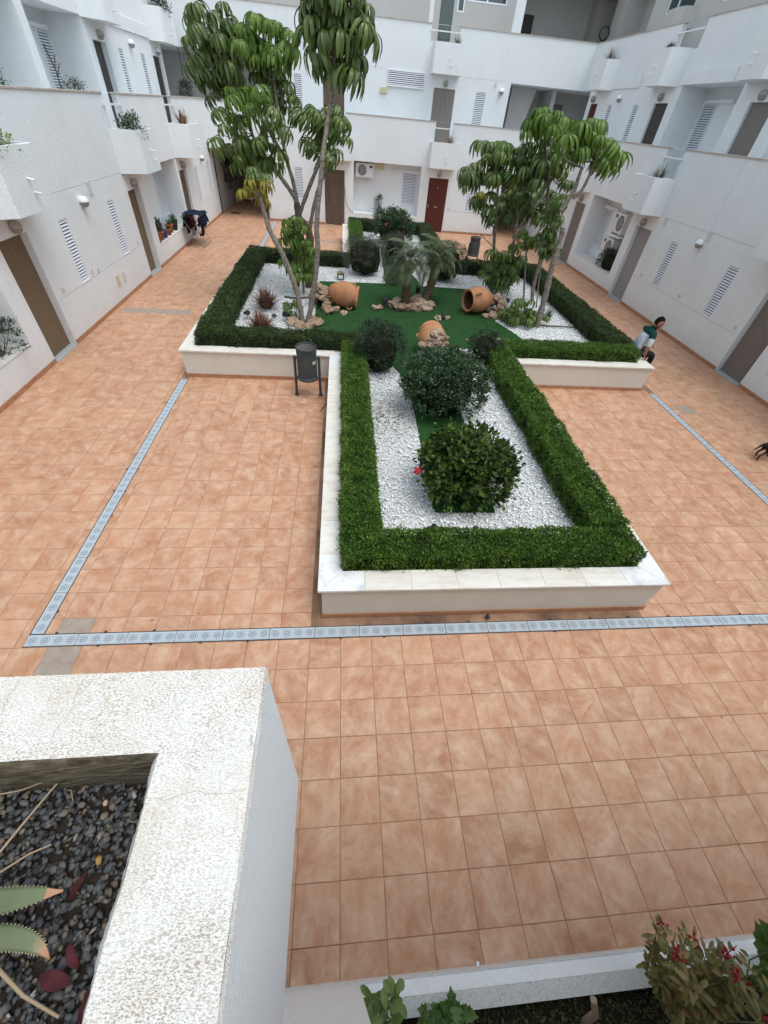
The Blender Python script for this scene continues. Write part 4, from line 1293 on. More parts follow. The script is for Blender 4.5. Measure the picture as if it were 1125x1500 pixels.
def hedge(label, x0, x1, y0, y1, z1, dens, leaf, m_, group='clipped hedge runs round the planter'):
    z0 = SOILZ
    o = empty('hedge', ((x0 + x1) / 2, (y0 + y1) / 2, z0), label, 'hedge', group)
    lx, ly, lz = x1 - x0, y1 - y0, z1 - z0
    faces = [(lx * ly, 't'), (lx * lz, 'f'), (lx * lz, 'b'), (ly * lz, 'l'), (ly * lz, 'r')]
    Cs = []; Ns = []
    for ar, k in faces:
        n = int(ar * dens)
        a, b = RNG.random(n), RNG.random(n)
        if k == 't': P = np.c_[x0 + a * lx, y0 + b * ly, np.full(n, z1)]; Nn = (0, 0, 1)
        if k == 'f': P = np.c_[x0 + a * lx, np.full(n, y0), z0 + b * lz]; Nn = (0, -1, 0)
        if k == 'b': P = np.c_[x0 + a * lx, np.full(n, y1), z0 + b * lz]; Nn = (0, 1, 0)
        if k == 'l': P = np.c_[np.full(n, x0), y0 + a * ly, z0 + b * lz]; Nn = (-1, 0, 0)
        if k == 'r': P = np.c_[np.full(n, x1), y0 + a * ly, z0 + b * lz]; Nn = (1, 0, 0)
        Nn = np.tile(np.array(Nn, float), (n, 1))
        bump = lump(P, SEEDS, 6) * .034 + lump(P, SEEDS, 17) * .042 + lump(P, SEEDS, 45) * .022
        # rounded shoulders
        ex = np.minimum(P[:, 0] - x0, x1 - P[:, 0]); ey = np.minimum(P[:, 1] - y0, y1 - P[:, 1]); ez = z1 - P[:, 2]
        rnd = .035 * np.exp(-np.minimum(ex, ey) / .04) if k == 't' else .035 * np.exp(-ez / .04)
        P = P + Nn * (bump - RNG.exponential(.022, n) - rnd - .01 + np.where(RNG.random(n) < .07, RNG.uniform(0, .045, n), 0))[:, None]
        if k == 't': P[:, 2] += .0
        Cs.append(P); Ns.append(Nn)
    C = np.concatenate(Cs); Nn = np.concatenate(Ns); n = len(C)
    d = unit(Nn * .7 + RNG.normal(0, .55, (n, 3)) + np.array([0, 0, .45]))
    V, F = leaf_cards(C, d, unit(RNG.normal(0, 1, (n, 3)) + Nn), RNG.uniform(.7, 1.35, n) * leaf, RNG.uniform(.7, 1.2, n) * leaf * .48)
    V = V - np.array(o.location)
    fo = link('foliage', np_mesh('foliage', V, F, m_), o, o.location); fo['kind'] = 'stuff'
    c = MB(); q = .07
    c.box(x0 + q, x1 - q, y0 + q, y1 - q, z0 - .02, z1 - q); c.build('shade_core', M['core'], o)  # solid dark box stands in for the shaded hedge interior
    return o


HZ = .83
hedge('low green hedge along the near end of the planter, facing the front drain', .01, 3.50, 1.84, 2.27, HZ - .03, 9500, .031, M['hedge_near'])
hedge('long green hedge along the left edge of the near arm of the planter', .01, .47, 2.27, 7.42, HZ, 8000, .032, M['hedge_near'])
hedge('long green hedge along the right edge of the near arm of the planter', 3.02, 3.50, 2.27, 7.42, HZ + .02, 8000, .032, M['hedge_near'])
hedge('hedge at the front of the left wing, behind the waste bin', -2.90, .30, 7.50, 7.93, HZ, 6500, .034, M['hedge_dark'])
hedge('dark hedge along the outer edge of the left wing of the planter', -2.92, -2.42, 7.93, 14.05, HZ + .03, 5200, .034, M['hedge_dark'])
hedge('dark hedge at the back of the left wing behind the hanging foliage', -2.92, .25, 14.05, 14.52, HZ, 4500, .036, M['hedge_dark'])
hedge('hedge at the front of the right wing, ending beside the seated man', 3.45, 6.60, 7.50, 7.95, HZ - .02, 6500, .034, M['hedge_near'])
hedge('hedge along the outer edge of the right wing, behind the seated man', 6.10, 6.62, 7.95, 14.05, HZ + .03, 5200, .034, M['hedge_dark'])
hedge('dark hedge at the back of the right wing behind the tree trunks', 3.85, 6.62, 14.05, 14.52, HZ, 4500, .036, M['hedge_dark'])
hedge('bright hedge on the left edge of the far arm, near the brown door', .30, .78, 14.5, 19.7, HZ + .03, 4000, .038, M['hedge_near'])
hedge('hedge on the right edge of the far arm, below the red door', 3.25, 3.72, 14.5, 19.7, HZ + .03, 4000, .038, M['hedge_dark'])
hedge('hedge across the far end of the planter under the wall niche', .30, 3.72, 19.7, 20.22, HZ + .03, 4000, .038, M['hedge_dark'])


def bush(name, label, cat, c, r, h, n, leaf, wid, m_, z0=SOILZ, sq=2.6, up=.2, loose=.06, holes=.25, core=True, group=None, tips=0):
    """shrub: leaf clumps spread through an uneven rounded volume"""
    o = empty(name, (c[0], c[1], z0), label, cat, group)
    rx, ry = r if isinstance(r, tuple) else (r, r)
    K = max(60, n // 28)                              # twigs, each carrying a tuft of leaves
    d = unit(RNG.normal(0, 1, (K, 3)))
    d[:, 2] = np.where(d[:, 2] < -.55, -d[:, 2], d[:, 2])
    e = (np.abs(d) ** sq).sum(1) ** (-1 / sq)
    rad = e * (1 + lump(d * 3, SEEDS, 1.3) * .11 + lump(d * 3, SEEDS, 4) * .06) * (1 - RNG.exponential(.06, K)) * RNG.choice([1, .8, .6], K, p=[.66, .22, .12])
    T = d * rad[:, None]
    T = T * np.array([rx, ry, h / 2]) + np.array([0, 0, h / 2])
    T[:, 2] = np.maximum(T[:, 2], .04)
    outd = unit(d + np.array([0, 0, up]))
    idx = RNG.integers(0, K, n)
    C = T[idx] + RNG.normal(0, leaf * .85, (n, 3)) * np.array([1, 1, .8])
    dv = unit(outd[idx] * .8 + RNG.normal(0, .6, (n, 3)))
    V, F = leaf_cards(C, dv, unit(outd[idx] + RNG.normal(0, .5, (n, 3))), RNG.uniform(.65, 1.3, n) * leaf, RNG.uniform(.7, 1.2, n) * wid, .3)
    fo = link('foliage', np_mesh('foliage', V, F, m_), o, o.location); fo['kind'] = 'stuff'
    b = MB()
    for k in range(18):
        t = T[RNG.integers(0, K)]
        p0 = Vector((c[0] + RNG.normal(0, .05), c[1] + RNG.normal(0, .05), z0 - .02)); p1 = Vector((c[0] + t[0] * .8, c[1] + t[1] * .8, z0 + t[2] * .85))
        b.tube([p0, (p0 + p1) / 2 + Vector((RNG.normal(0, .04), RNG.normal(0, .04), .05)), p1], .010, 5, .003)
    b.build('branches', M['darkbark'], o)
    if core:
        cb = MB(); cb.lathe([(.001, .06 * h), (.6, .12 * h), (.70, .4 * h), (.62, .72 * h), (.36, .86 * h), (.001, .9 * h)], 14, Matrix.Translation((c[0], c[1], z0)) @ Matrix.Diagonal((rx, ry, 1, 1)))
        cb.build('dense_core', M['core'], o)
    return o


hibiscus = bush('hibiscus_bush', 'rounded glossy bush with yellowish new leaves and a red flower, nearest in the planter', 'shrub', (1.66, 3.26), (.52, .47), .82, 6200, .070, .050, M['hib'], sq=3.6)
bush('leafy_bush', 'large dense dark green bush in the white pebbles, in front of the amphora heap', 'shrub', (1.76, 5.45), (.70, .60), .95, 10500, .050, .030, M['bush'])
bush('clipped_bush', 'dark round bush at the left inner corner beside the near hedge', 'shrub', (.74, 6.92), (.47, .45), .88, 7000, .042, .014, M['bushdark'])
bush('small_bush', 'small dark bush at the right inner corner beside the near hedge', 'shrub', (2.98, 7.40), (.34, .36), .62, 3200, .036, .018, M['bushdark'])
bush('low_bush', 'low loose bush creeping over the tan rocks behind the front jar', 'shrub', (1.95, 6.75), (.50, .38), .52, 2400, .042, .026, M['bush'], core=False)
bush('lavender_bush', 'grey brown twiggy round bush at the left of the far arm', 'shrub', (.72, 13.5), (.68, .62), 1.0, 7500, .050, .010, M['greybush'])
bush('flowering_bush', 'tall dark bush at the far end of the planter below the niche', 'shrub', (1.95, 17.8), (.75, .65), 1.08, 7000, .065, .034, M['bush'])
bush('grey_bush', 'small olive grey bush behind the left palm', 'shrub', (1.75, 14.9), (.45, .42), .85, 2600, .05, .016, M['greybush'])
bush('rosemary_bush', 'dark round bush behind the right palm, by the far waste bin', 'shrub', (3.2, 13.35), (.66, .58), 1.0, 6500, .05, .014, M['bushdark'])
bush('weedy_bush', 'brownish bush under the left palm beside the lawn', 'shrub', (1.55, 12.6), (.3, .25), .5, 1200, .05, .018, M['greybush'], core=False)


def flower(o, at, r, m_, n=5, facing=(0, -1, .5), stam=True):
    f = MB(); F_ = Vector(facing).normalized(); R = F_.to_track_quat('Z', 'Y').to_matrix().to_4x4(); R = Matrix.Translation(at) @ R
    for k in range(n):
        a = k * 2 * math.pi / n
        pts = [(0, 0, 0), (r * .55 * math.cos(a - .5), r * .55 * math.sin(a - .5), .012), (r * math.cos(a - .25), r * math.sin(a - .25), .006), (r * 1.02 * math.cos(a + .25), r * 1.02 * math.sin(a + .25), .002), (r * .55 * math.cos(a + .5), r * .55 * math.sin(a + .5), .008)]
        f.add([R @ Vector(p) for p in pts], [(0, 1, 2, 3, 4)], True)
    if stam: f.tube([R @ Vector((0, 0, 0)), R @ Vector((.01, 0, r * .9))], .005, 6)
    return f.build('flower', m_, o)


flower(hibiscus, Vector((.96, 3.04, 1.0)), .058, M['red'], facing=(-.3, -.8, .6))
flower(hibiscus, Vector((2.22, 3.0, .72)), .03, M['red'], facing=(.4, -.8, -.2))
b = MB()
for pts in ([(1.3, 3.3, .9), (1.08, 3.14, 1.03), (.96, 3.05, 1.0)], [(2.0, 3.2, .8), (2.15, 3.10, .80), (2.21, 3.01, .73)]): b.tube(pts, .005, 5)
b.build('flower_stalk', M['rib'], hibiscus)
fl = [o for o in COL.objects if o.get('label', '').startswith('tall dark bush')][0]
flower(fl, Vector((1.62, 17.2, 1.2)), .05, M['pinkred']); flower(fl, Vector((2.3, 17.2, 1.0)), .04, M['pinkred'])


# ---------------- blades: tufts, bromeliads, aloes
def tuft(name, label, cat, c, n, L, wid, m_, spread=1.0, droop=.6, z0=SOILZ, group=None, seg=4):
    o = empty(name, (c[0], c[1], z0), label, cat, group)
    V = []; F = []
    for i in range(n):
        a = RNG.uniform(0, 6.283); inc = RNG.uniform(.12, 1.15) * spread
        l = L * RNG.uniform(.6, 1.1); w_ = wid * RNG.uniform(.7, 1.2)
        p = Vector((RNG.normal(0, .035), RNG.normal(0, .035), 0)); el = math.pi / 2 - inc * .75
        b0 = len(V)
        side = Vector((-math.sin(a), math.cos(a), 0))
        for k in range(seg + 1):
            t = k / seg; ww = w_ * (1 - t ** 1.6) * .5 + .0008
            V += [p + side * ww, p - side * ww]
            dv = Vector((math.cos(a) * math.cos(el), math.sin(a) * math.cos(el), math.sin(el)))
            p = p + dv * (l / seg); el -= droop * inc * .55
        F += [(b0 + 2 * k, b0 + 2 * k + 1, b0 + 2 * k + 3, b0 + 2 * k + 2) for k in range(seg)]
    fo = link('blades', np_mesh('blades', np.array([tuple(v) for v in V]), np.array(F), m_), o, o.location)
    return o


tuft('spiky_plant', 'rust brown spiky rosette in the pebbles of the left wing, the farther of the two', 'plant', (-1.85, 10.05), 330, .50, .042, M['spider'], 1.15, .25)
tuft('spiky_plant', 'rust brown spiky rosette in the pebbles of the left wing, the nearer of the two', 'plant', (-1.78, 8.62), 310, .46, .042, M['spider'], 1.2, .25)
tuft('dry_tuft', 'dry grey tuft in the right wing pebbles close to the front hedge', 'plant', (5.35, 8.34), 70, .22, .012, M['dryblade'], 1.0, .3)
tuft('dry_tuft', 'greenish dry tuft beside the leaning trunk in the right wing', 'plant', (5.62, 10.4), 60, .30, .016, M['greenblade'], .8, .4)
tuft('dry_tuft', 'small grassy tuft behind the thin bright-topped tree in the right wing', 'plant', (5.2, 12.9), 60, .34, .016, M['greenblade'], .8, .5)


# ---------------- rocks
def rock_mesh(seed):
    r = np.random.default_rng(seed)
    import bmesh
    bm = bmesh.new(); bmesh.ops.create_icosphere(bm, subdivisions=3, radius=1)
    s_ = [np.r_[r.normal(0, 1, 3), r.uniform(0, 6)] for _ in range(5)]
    for v in bm.verts:
        p = np.array(v.co)
        f = 1 + sum(math.sin(p @ q[:3] * 2.2 + q[3]) for q in s_) * .09 + sum(math.sin(p @ q[:3] * 6 + q[3]) for q in s_) * .06 + r.normal(0, .035)
        v.co = v.co * f
        v.co.x *= 1.15; v.co.z *= .75
    me = bpy.data.meshes.new('rock'); bm.to_mesh(me); bm.free(); me.materials.append(M['rock'])
    return me


ROCKS = [rock_mesh(i) for i in range(6)]


def rocks(pts, label, group, cat='rock'):
    for (x, y, z, r) in pts:
        o = link('rock', random.choice(ROCKS), None, (x, y, z), (random.uniform(-.4, .4), random.uniform(-.4, .4), random.uniform(0, 6.28)), r * random.uniform(.9, 1.1))
        tag(o, label, cat, group)


def heap(cx, cy, n, sx, sy, r, hgt, lab, grp, z0=SOILZ):
    pts = []
    for i in range(n):
        t = i / n
        a = random.uniform(0, 6.28); q = (1 - t) ** .6 * random.uniform(.5, 1)
        pts.append((cx + sx * q * math.cos(a), cy + sy * q * math.sin(a), z0 + r * .45 + hgt * t, r * random.uniform(.7, 1.25)))
    rocks(pts, lab, grp)


heap(-.52, 10.45, 40, .36, .46, .085, .42, 'tan rock in the heap against the left amphora', 'rocks against the left amphora')
rocks([(-.20, 10.05, SOILZ + .05, .10), (-.32, 9.95, SOILZ + .06, .12), (-.12, 10.15, SOILZ + .04, .07)], 'tan rock in the heap against the left amphora', 'rocks against the left amphora')
rocks([(.06, 9.88, SOILZ + .03, .075)], 'lone pale rock on the lawn in front of the left amphora', None)
rocks([(-1.12, 9.05, SOILZ + .06, .12), (-.95, 8.93, SOILZ + .05, .12), (-.72, 8.98, SOILZ + .06, .11), (-.58, 9.12, SOILZ + .05, .12), (-.7, 9.3, SOILZ + .06, .10), (-1.08, 9.25, SOILZ + .05, .09)], 'tan rock ringing the foot of the slim leaning trunks in the left wing', 'rocks round the left trunks')
heap(4.15, 10.65, 38, .36, .46, .085, .36, 'tan rock in the heap behind the right amphora', 'rocks behind the right amphora')
rocks([(3.78, 10.16, SOILZ + .04, .08), (3.92, 10.12, SOILZ + .05, .09), (4.1, 10.15, SOILZ + .06, .11), (4.28, 10.2, SOILZ + .06, .12)], 'tan rock in the heap behind the right amphora', 'rocks behind the right amphora')
heap(1.90, 7.15, 52, .44, .30, .085, .66, 'tan rock in the heap behind the front amphora', 'rocks behind the front amphora')
rocks([(1.36, 10.55, SOILZ + .08, .15), (1.55, 10.42, SOILZ + .07, .14), (1.75, 10.40, SOILZ + .07, .13), (1.98, 10.45, SOILZ + .08, .18), (2.22, 10.55, SOILZ + .08, .15), (2.38, 10.72, SOILZ + .07, .13), (2.0, 10.75, SOILZ + .12, .15), (1.75, 10.9, SOILZ + .10, .13), (2.05, 11.05, SOILZ + .10, .14), (1.5, 10.85, SOILZ + .08, .12)], 'tan rock ringing the feet of the two palms', 'rocks round the palms')
rocks([(.86, 10.32, SOILZ + .05, .09)], 'larger pale rock at the outer side of the spotlight left of the palms', None)
rocks([(1.0, 10.38, SOILZ + .05, .07)], 'smaller pale rock touching the spotlight left of the palms', None)
rocks([(2.46, 9.86, SOILZ + .04, .075), (2.70, 9.88, SOILZ + .04, .07)], 'small pale rock of the pair on the lawn right of the palms', 'rocks at the right lawn spotlight')
rocks([(3.66, 8.30, SOILZ + .06, .12), (3.86, 8.30, SOILZ + .06, .13)], 'tan rock at the lawn edge behind the right front hedge', 'rocks at the lawn edge')
rocks([(2.05, 8.75, SOILZ + .02, .03)], 'tiny white stone lying on the lawn behind the front amphora', None)
rocks([(2.92, 8.55, SOILZ + .02, .03), (3.0, 8.5, SOILZ + .02, .035)], 'tiny white stone of the pair on the lawn right of the front amphora', 'tiny stones on the lawn')
rocks([(-.02, 12.9, SOILZ + .14, .09)], 'tan rock leaning behind the square garden light', None)


# ---------------- amphorae
def amphora(label, c, axis, size, roll=0):
    t = empty('amphora', c, label, 'amphora', 'terracotta amphorae lying in the garden')
    q = Vector(axis).normalized().to_track_quat('Z', 'Y').to_matrix().to_4x4()
    R = Matrix.Translation(c) @ q @ Matrix.Rotation(roll, 4, 'Z')
    s_ = size
    b = MB()
    b.lathe([(.001, -.42 * s_), (.13 * s_, -.42 * s_), (.17 * s_, -.40 * s_), (.26 * s_, -.27 * s_), (.335 * s_, -.10 * s_), (.36 * s_, .06 * s_), (.345 * s_, .20 * s_), (.29 * s_, .32 * s_), (.265 * s_, .365 * s_)], 36, R)
    b.build('body', M['clay'], t)
    r = MB(); r.lathe([(.262 * s_, .36 * s_), (.285 * s_, .385 * s_), (.315 * s_, .42 * s_), (.318 * s_, .45 * s_), (.30 * s_, .465 * s_), (.262 * s_, .45 * s_), (.245 * s_, .40 * s_)], 36, R)
    r.build('rim', M['clay'], t)
    i_ = MB(); i_.lathe([(.247 * s_, .42 * s_), (.25 * s_, .35 * s_), (.31 * s_, .2 * s_), (.32 * s_, .02 * s_), (.22 * s_, -.25 * s_), (.001, -.36 * s_)], 30, R)
    i_.build('inside', M['clayin'], t)
    for a in (0, math.pi):
        h = MB()
        pts = []
        for k in range(7):
            u = k / 6; rr = (.31 + .075 * math.sin(u * math.pi)) * s_; z = (.15 + .20 * u) * s_
            pts.append(R @ Vector((rr * math.cos(a), rr * math.sin(a), z)))
        h.tube(pts, .026 * s_, 8); h.build('handle', M['clay'], t)


amphora('terracotta amphora lying on the lawn at the left, mouth turned right', (.03, 10.42, SOILZ + .31), (1, -.12, -.14), .84, .9)
amphora('terracotta amphora at the right with its dark mouth turned left', (3.63, 10.50, SOILZ + .33), (-1, -.42, .02), .86, .8)
amphora('terracotta amphora seen from behind, tipped away in front of the palms', (1.92, 7.66, SOILZ + .31), (.03, .98, .10), .84, 0)


# ---------------- garden lights
def spotlight(label, c, aim, s_=1.0):
    t = empty('garden_spotlight', c, label, 'spotlight', 'black garden spotlights')
    b = MB(); b.tube([Vector(c) + Vector((0, 0, -.03)), Vector(c) + Vector((0, 0, .09 * s_))], .010, 6); b.build('spike', M['blackpl'], t)
    a = Vector(aim).normalized(); p = Vector(c) + Vector((0, 0, .12 * s_))
    h = MB(); R = Matrix.Translation(p) @ a.to_track_quat('Z', 'Y').to_matrix().to_4x4()
    h.lathe([(.001, -.09 * s_), (.028 * s_, -.085 * s_), (.036 * s_, -.03 * s_), (.052 * s_, .06 * s_), (.046 * s_, .065 * s_), (.001, .045 * s_)], 12, R); h.build('head', M['blackpl'], t)


spotlight('black garden spotlight in the pebbles by the nearer rust brown rosette', (-1.28, 9.25, SOILZ), (-.5, -.8, .4), 1.3)
spotlight('black garden spotlight in the pebbles left of the rust brown rosettes', (-2.2, 9.3, SOILZ), (.6, -.6, .3), 1.1)
spotlight('black garden spotlight standing beside the left tree, behind the rosettes', (-1.2, 11.3, SOILZ), (.2, .2, 1), 1.5)
spotlight('black garden spotlight between the small rocks on the lawn left of the palms', (1.12, 10.42, SOILZ + .06), (.5, .3, .8), 1.2)
spotlight('black garden spotlight set among the rocks behind the palms', (2.08, 11.2, SOILZ + .12), (0, -.3, 1), 1.4)
spotlight('black garden spotlight between the pair of small rocks right of the palms', (2.58, 9.86, SOILZ), (0, .6, .5), .9)
spotlight('black garden spotlight beside the rock heap of the right amphora', (4.55, 10.9, SOILZ + .05), (.2, 0, 1), 1.2)
t = empty('square_garden_light', (-.03, 12.78, SOILZ), 'square black-framed garden light lying at the back edge of the lawn', 'garden light')
b = MB(); b.box(-.13, .07, 12.70, 12.74, SOILZ + .02, SOILZ + .17); b.build('frame', M['blackpl'], t)
b = MB(); b.box(-.10, .04, 12.692, 12.699, SOILZ + .045, SOILZ + .145); b.build('lens', M['lampwhite'], t)
# fallen branch and cables in the pebbles
b = MB(); b.tube([(5.0, 9.74, SOILZ + .03), (5.4, 9.68, SOILZ + .035), (5.75, 9.70, SOILZ + .03), (6.1, 9.68, SOILZ + .03)], .022, 6, .015)
tag(b.build('fallen_branch', M['darkbark']), 'dark thin branch lying on the pebbles from the leaning trunk to the hedge', 'branch')
b = MB(); b.tube([(-1.5, 10.9, SOILZ + .03), (-1.2, 10.8, SOILZ + .035), (-.85, 10.95, SOILZ + .03)], .03, 6, .02)
b.tube([(-1.4, 10.35, SOILZ + .03), (-1.1, 10.42, SOILZ + .03)], .02, 6)
tag(b.build('driftwood', M['darkbark']), 'dark pieces of wood lying in the pebbles beside the rust brown rosette', 'branch')
for (x, y, r) in ((1.18, 2.52, .05), (1.24, 2.46, .045), (1.10, 2.5, .04), (1.7, 2.52, .028), (-2.15, 8.4, .06), (-1.6, 9.5, .05)):
    o = link('dark_stone', ROCKS[int(RNG.integers(0, 6))], None, (x, y, SOILZ + .03), (0, 0, x * 9), r)
    o.data = o.data.copy(); o.data.materials[0] = M['blackpl']
    tag(o, 'black stone among the white pebbles ' + ('near the front hedge' if y < 3 else 'of the left wing'), 'stone', 'black stones ' + ('near the front hedge' if y < 3 else 'of the left wing'))
o = link('fallen_petals', ROCKS[0].copy(), None, (1.30, 2.50, SOILZ + .03), (0, 0, 1), .022); o.data.materials[0] = M['pinkred']
tag(o, 'fallen red hibiscus flower on the pebbles beside the black stones', 'flower')


# leaf litter on the pebbles, the coping and the tiles around the planter
N = 420
lx_ = np.r_[RNG.uniform(.4, 3.0, 130), RNG.uniform(-2.3, -.3, 130), RNG.uniform(4.3, 6.1, 90), RNG.uniform(-5.4, 9.3, 70)]
ly_ = np.r_[RNG.uniform(2.3, 7.0, 130), RNG.uniform(8, 13.8, 130), RNG.uniform(8, 13.8, 90), RNG.uniform(.2, 20, 70)]
inb = inpoly(WOUT, lx_, ly_); onl = ~inb
lz_ = np.where(inb, SOILZ + .016, .006)
d_ = unit(np.c_[RNG.normal(0, 1, N), RNG.normal(0, 1, N), RNG.normal(0, .12, N)])
V, F = leaf_cards(np.c_[lx_, ly_, lz_], d_, np.tile([0., 0, 1], (N, 1)), RNG.uniform(.022, .05, N), RNG.uniform(.010, .020, N), .3)
litter_m = leafmat('dry_leaf', [(0, (.05, .032, .018)), (.5, (.13, .08, .04)), (1, (.22, .16, .06))], .8, .1)
tag(link('leaf_litter', np_mesh('leaf_litter', V, F, litter_m)), 'small dry fallen leaves scattered on the pebbles and tiles', 'fallen leaves', kind='stuff')


# ---------------- palms
def frond_mesh(L, seed):
    r = np.random.default_rng(seed)
    V = []; F = []
    el = .9; p = Vector((0, 0, 0)); pts = []
    n = 16
    for k in range(n + 1):
        pts.append(p.copy()); p = p + Vector((math.cos(el), 0, math.sin(el))) * (L / n); el -= 1.7 / n * (1 + .5 * k / n)
    for k in range(n):
        b0 = len(V); w_ = .007 * (1 - k / n) + .0015
        a, b = pts[k], pts[k + 1]
        V += [a + Vector((0, w_, 0)), a - Vector((0, w_, 0)), b - Vector((0, w_ * .9, 0)), b + Vector((0, w_ * .9, 0))]; F.append((b0, b0 + 1, b0 + 2, b0 + 3))
    for k in range(50):
        t = .14 + .86 * k / 50
        i = min(n - 1, int(t * n)); f = t * n - i; q = pts[i].lerp(pts[i + 1], f); tg = (pts[i + 1] - pts[i]).normalized()
        ll = L * .27 * math.sin(math.pi * min(1, .25 + t * .72)) + .03
        for sg in (-1, 1):
            d = (tg * .75 + Vector((0, sg, 0)) * .9 + Vector((0, 0, r.uniform(-.25, .25)))).normalized()
            w_ = .0052
            e = q + d * ll * r.uniform(.85, 1.1) + Vector((0, 0, -ll * .30))
            md = q + d * ll * .5 + Vector((0, 0, -.02 * ll))
            sd_ = d.cross(Vector((0, 0, 1))).normalized() * w_
            b0 = len(V); V += [q, md + sd_, e, md - sd_]; F.append((b0, b0 + 1, b0 + 2, b0 + 3))
    return np_mesh('frond', np.array([tuple(v) for v in V]), np.array(F), M['palm'])


FR = [frond_mesh(L, i) for i, L in enumerate((.78, .86, .70))]


def palm(label, pts, n, s_=1.0):
    t = empty('palm', pts[0], label, 'palm tree')
    b = MB()
    P_ = [Vector(p) for p in pts]; fine = []
    for i in range(len(P_) - 1):
        for k in range(8): fine.append(P_[i].lerp(P_[i + 1], k / 8))
    fine.append(P_[-1])
    b.tube(fine, [.098 + .014 * ((i % 2) * 2 - 1) + .025 * (i / len(fine)) for i in range(len(fine))], 12)
    # old leaf bases
    for i in range(60):
        u = RNG.uniform(.1, .98); q = fine[int(u * (len(fine) - 1))]; a = RNG.uniform(0, 6.28)
        d = Vector((math.cos(a), math.sin(a), 0)); b.tube([q + d * .09, q + d * .135 + Vector((0, 0, .05))], .016, 4, .006)
    b.build('trunk', M['palmtrunk'], t)
    top = P_[-1]
    for i in range(n):
        a = i * 2.39996 + RNG.uniform(-.2, .2); k = i / n
        link('frond', FR[i % 3], t, top + Vector((0, 0, -.05 + .06 * (1 - k))), (RNG.uniform(-.1, .1), -.75 + 1.5 * k + RNG.uniform(-.1, .1), a), s_ * RNG.uniform(.85, 1.1))


palm('small palm with an upright trunk in the middle of the lawn, the left of two', [(1.70, 10.68, SOILZ - .03), (1.68, 10.72, 1.0), (1.72, 10.8, 1.50)], 34)
palm('small palm with a trunk curving out to the right, the right of two', [(2.18, 10.9, SOILZ - .03), (2.38, 11.05, .9), (2.52, 11.2, 1.50)], 34)

# ---------------- umbrella trees: trunks, limbs and single palmate leaves
def palmate(seed, mi):
    r = np.random.default_rng(seed)
    V = []; F = []; mats = []
    n = int(r.integers(12, 17))
    for i in range(n):
        a = i * 2 * math.pi / n + r.uniform(-.12, .12)
        L = r.uniform(.70, 1.15); el = r.uniform(-.15, .30); w0 = .185 * r.uniform(.85, 1.1)
        p = Vector((math.cos(a) * .03, math.sin(a) * .03, 0)); side = Vector((-math.sin(a), math.cos(a), 0))
        rows = []
        seg = 6
        stalk = .13
        q0 = p; p = p + Vector((math.cos(a) * math.cos(el), math.sin(a) * math.cos(el), math.sin(el))) * stalk
        b0 = len(V); V += [q0 + side * .006, q0 - side * .006, p - side * .006, p + side * .006]; F.append((b0, b0 + 1, b0 + 2, b0 + 3)); mats.append(1)
        el -= .35
        for k in range(seg + 1):
            t = k / seg; ww = w0 * math.sin(math.pi * min(1, .06 + t * .90)) ** .75 * .5 + .004
            d = Vector((math.cos(a) * math.cos(el), math.sin(a) * math.cos(el), math.sin(el)))
            nn = side.cross(d)
            rows.append((p + side * ww - nn * ww * .45, p.copy(), p - side * ww - nn * ww * .45))
            p = p + d * ((L - stalk) / seg); el -= r.uniform(.26, .40) * (1.2 - t * .7)
            el = max(el, -1.52)
        b0 = len(V)
        for q in rows: V += list(q)
        for k in range(seg):
            for j in range(2): F.append((b0 + 3 * k + j, b0 + 3 * k + j + 1, b0 + 3 * k + j + 4, b0 + 3 * k + j + 3)); mats.append(0)
    # the long stalk that carries the whole leaf back to its branch
    pt = [Vector((0, 0, 0)), Vector((-.25, 0, -.10)), Vector((-.62, 0, -.42))]
    for k in range(2):
        b0 = len(V)
        for q in (pt[k], pt[k + 1]): V += [q + Vector((0, .013, 0)), q + Vector((0, -.008, .012)), q + Vector((0, -.008, -.012))]
        for j in range(3): F.append((b0 + j, b0 + (j + 1) % 3, b0 + 3 + (j + 1) % 3, b0 + 3 + j)); mats.append(1)
    me = np_mesh('leaf', np.array([tuple(v) for v in V]), np.array(F), [M['sch%d' % mi], M['rib']], True)
    me.polygons.foreach_set('material_index', mats)
    return me


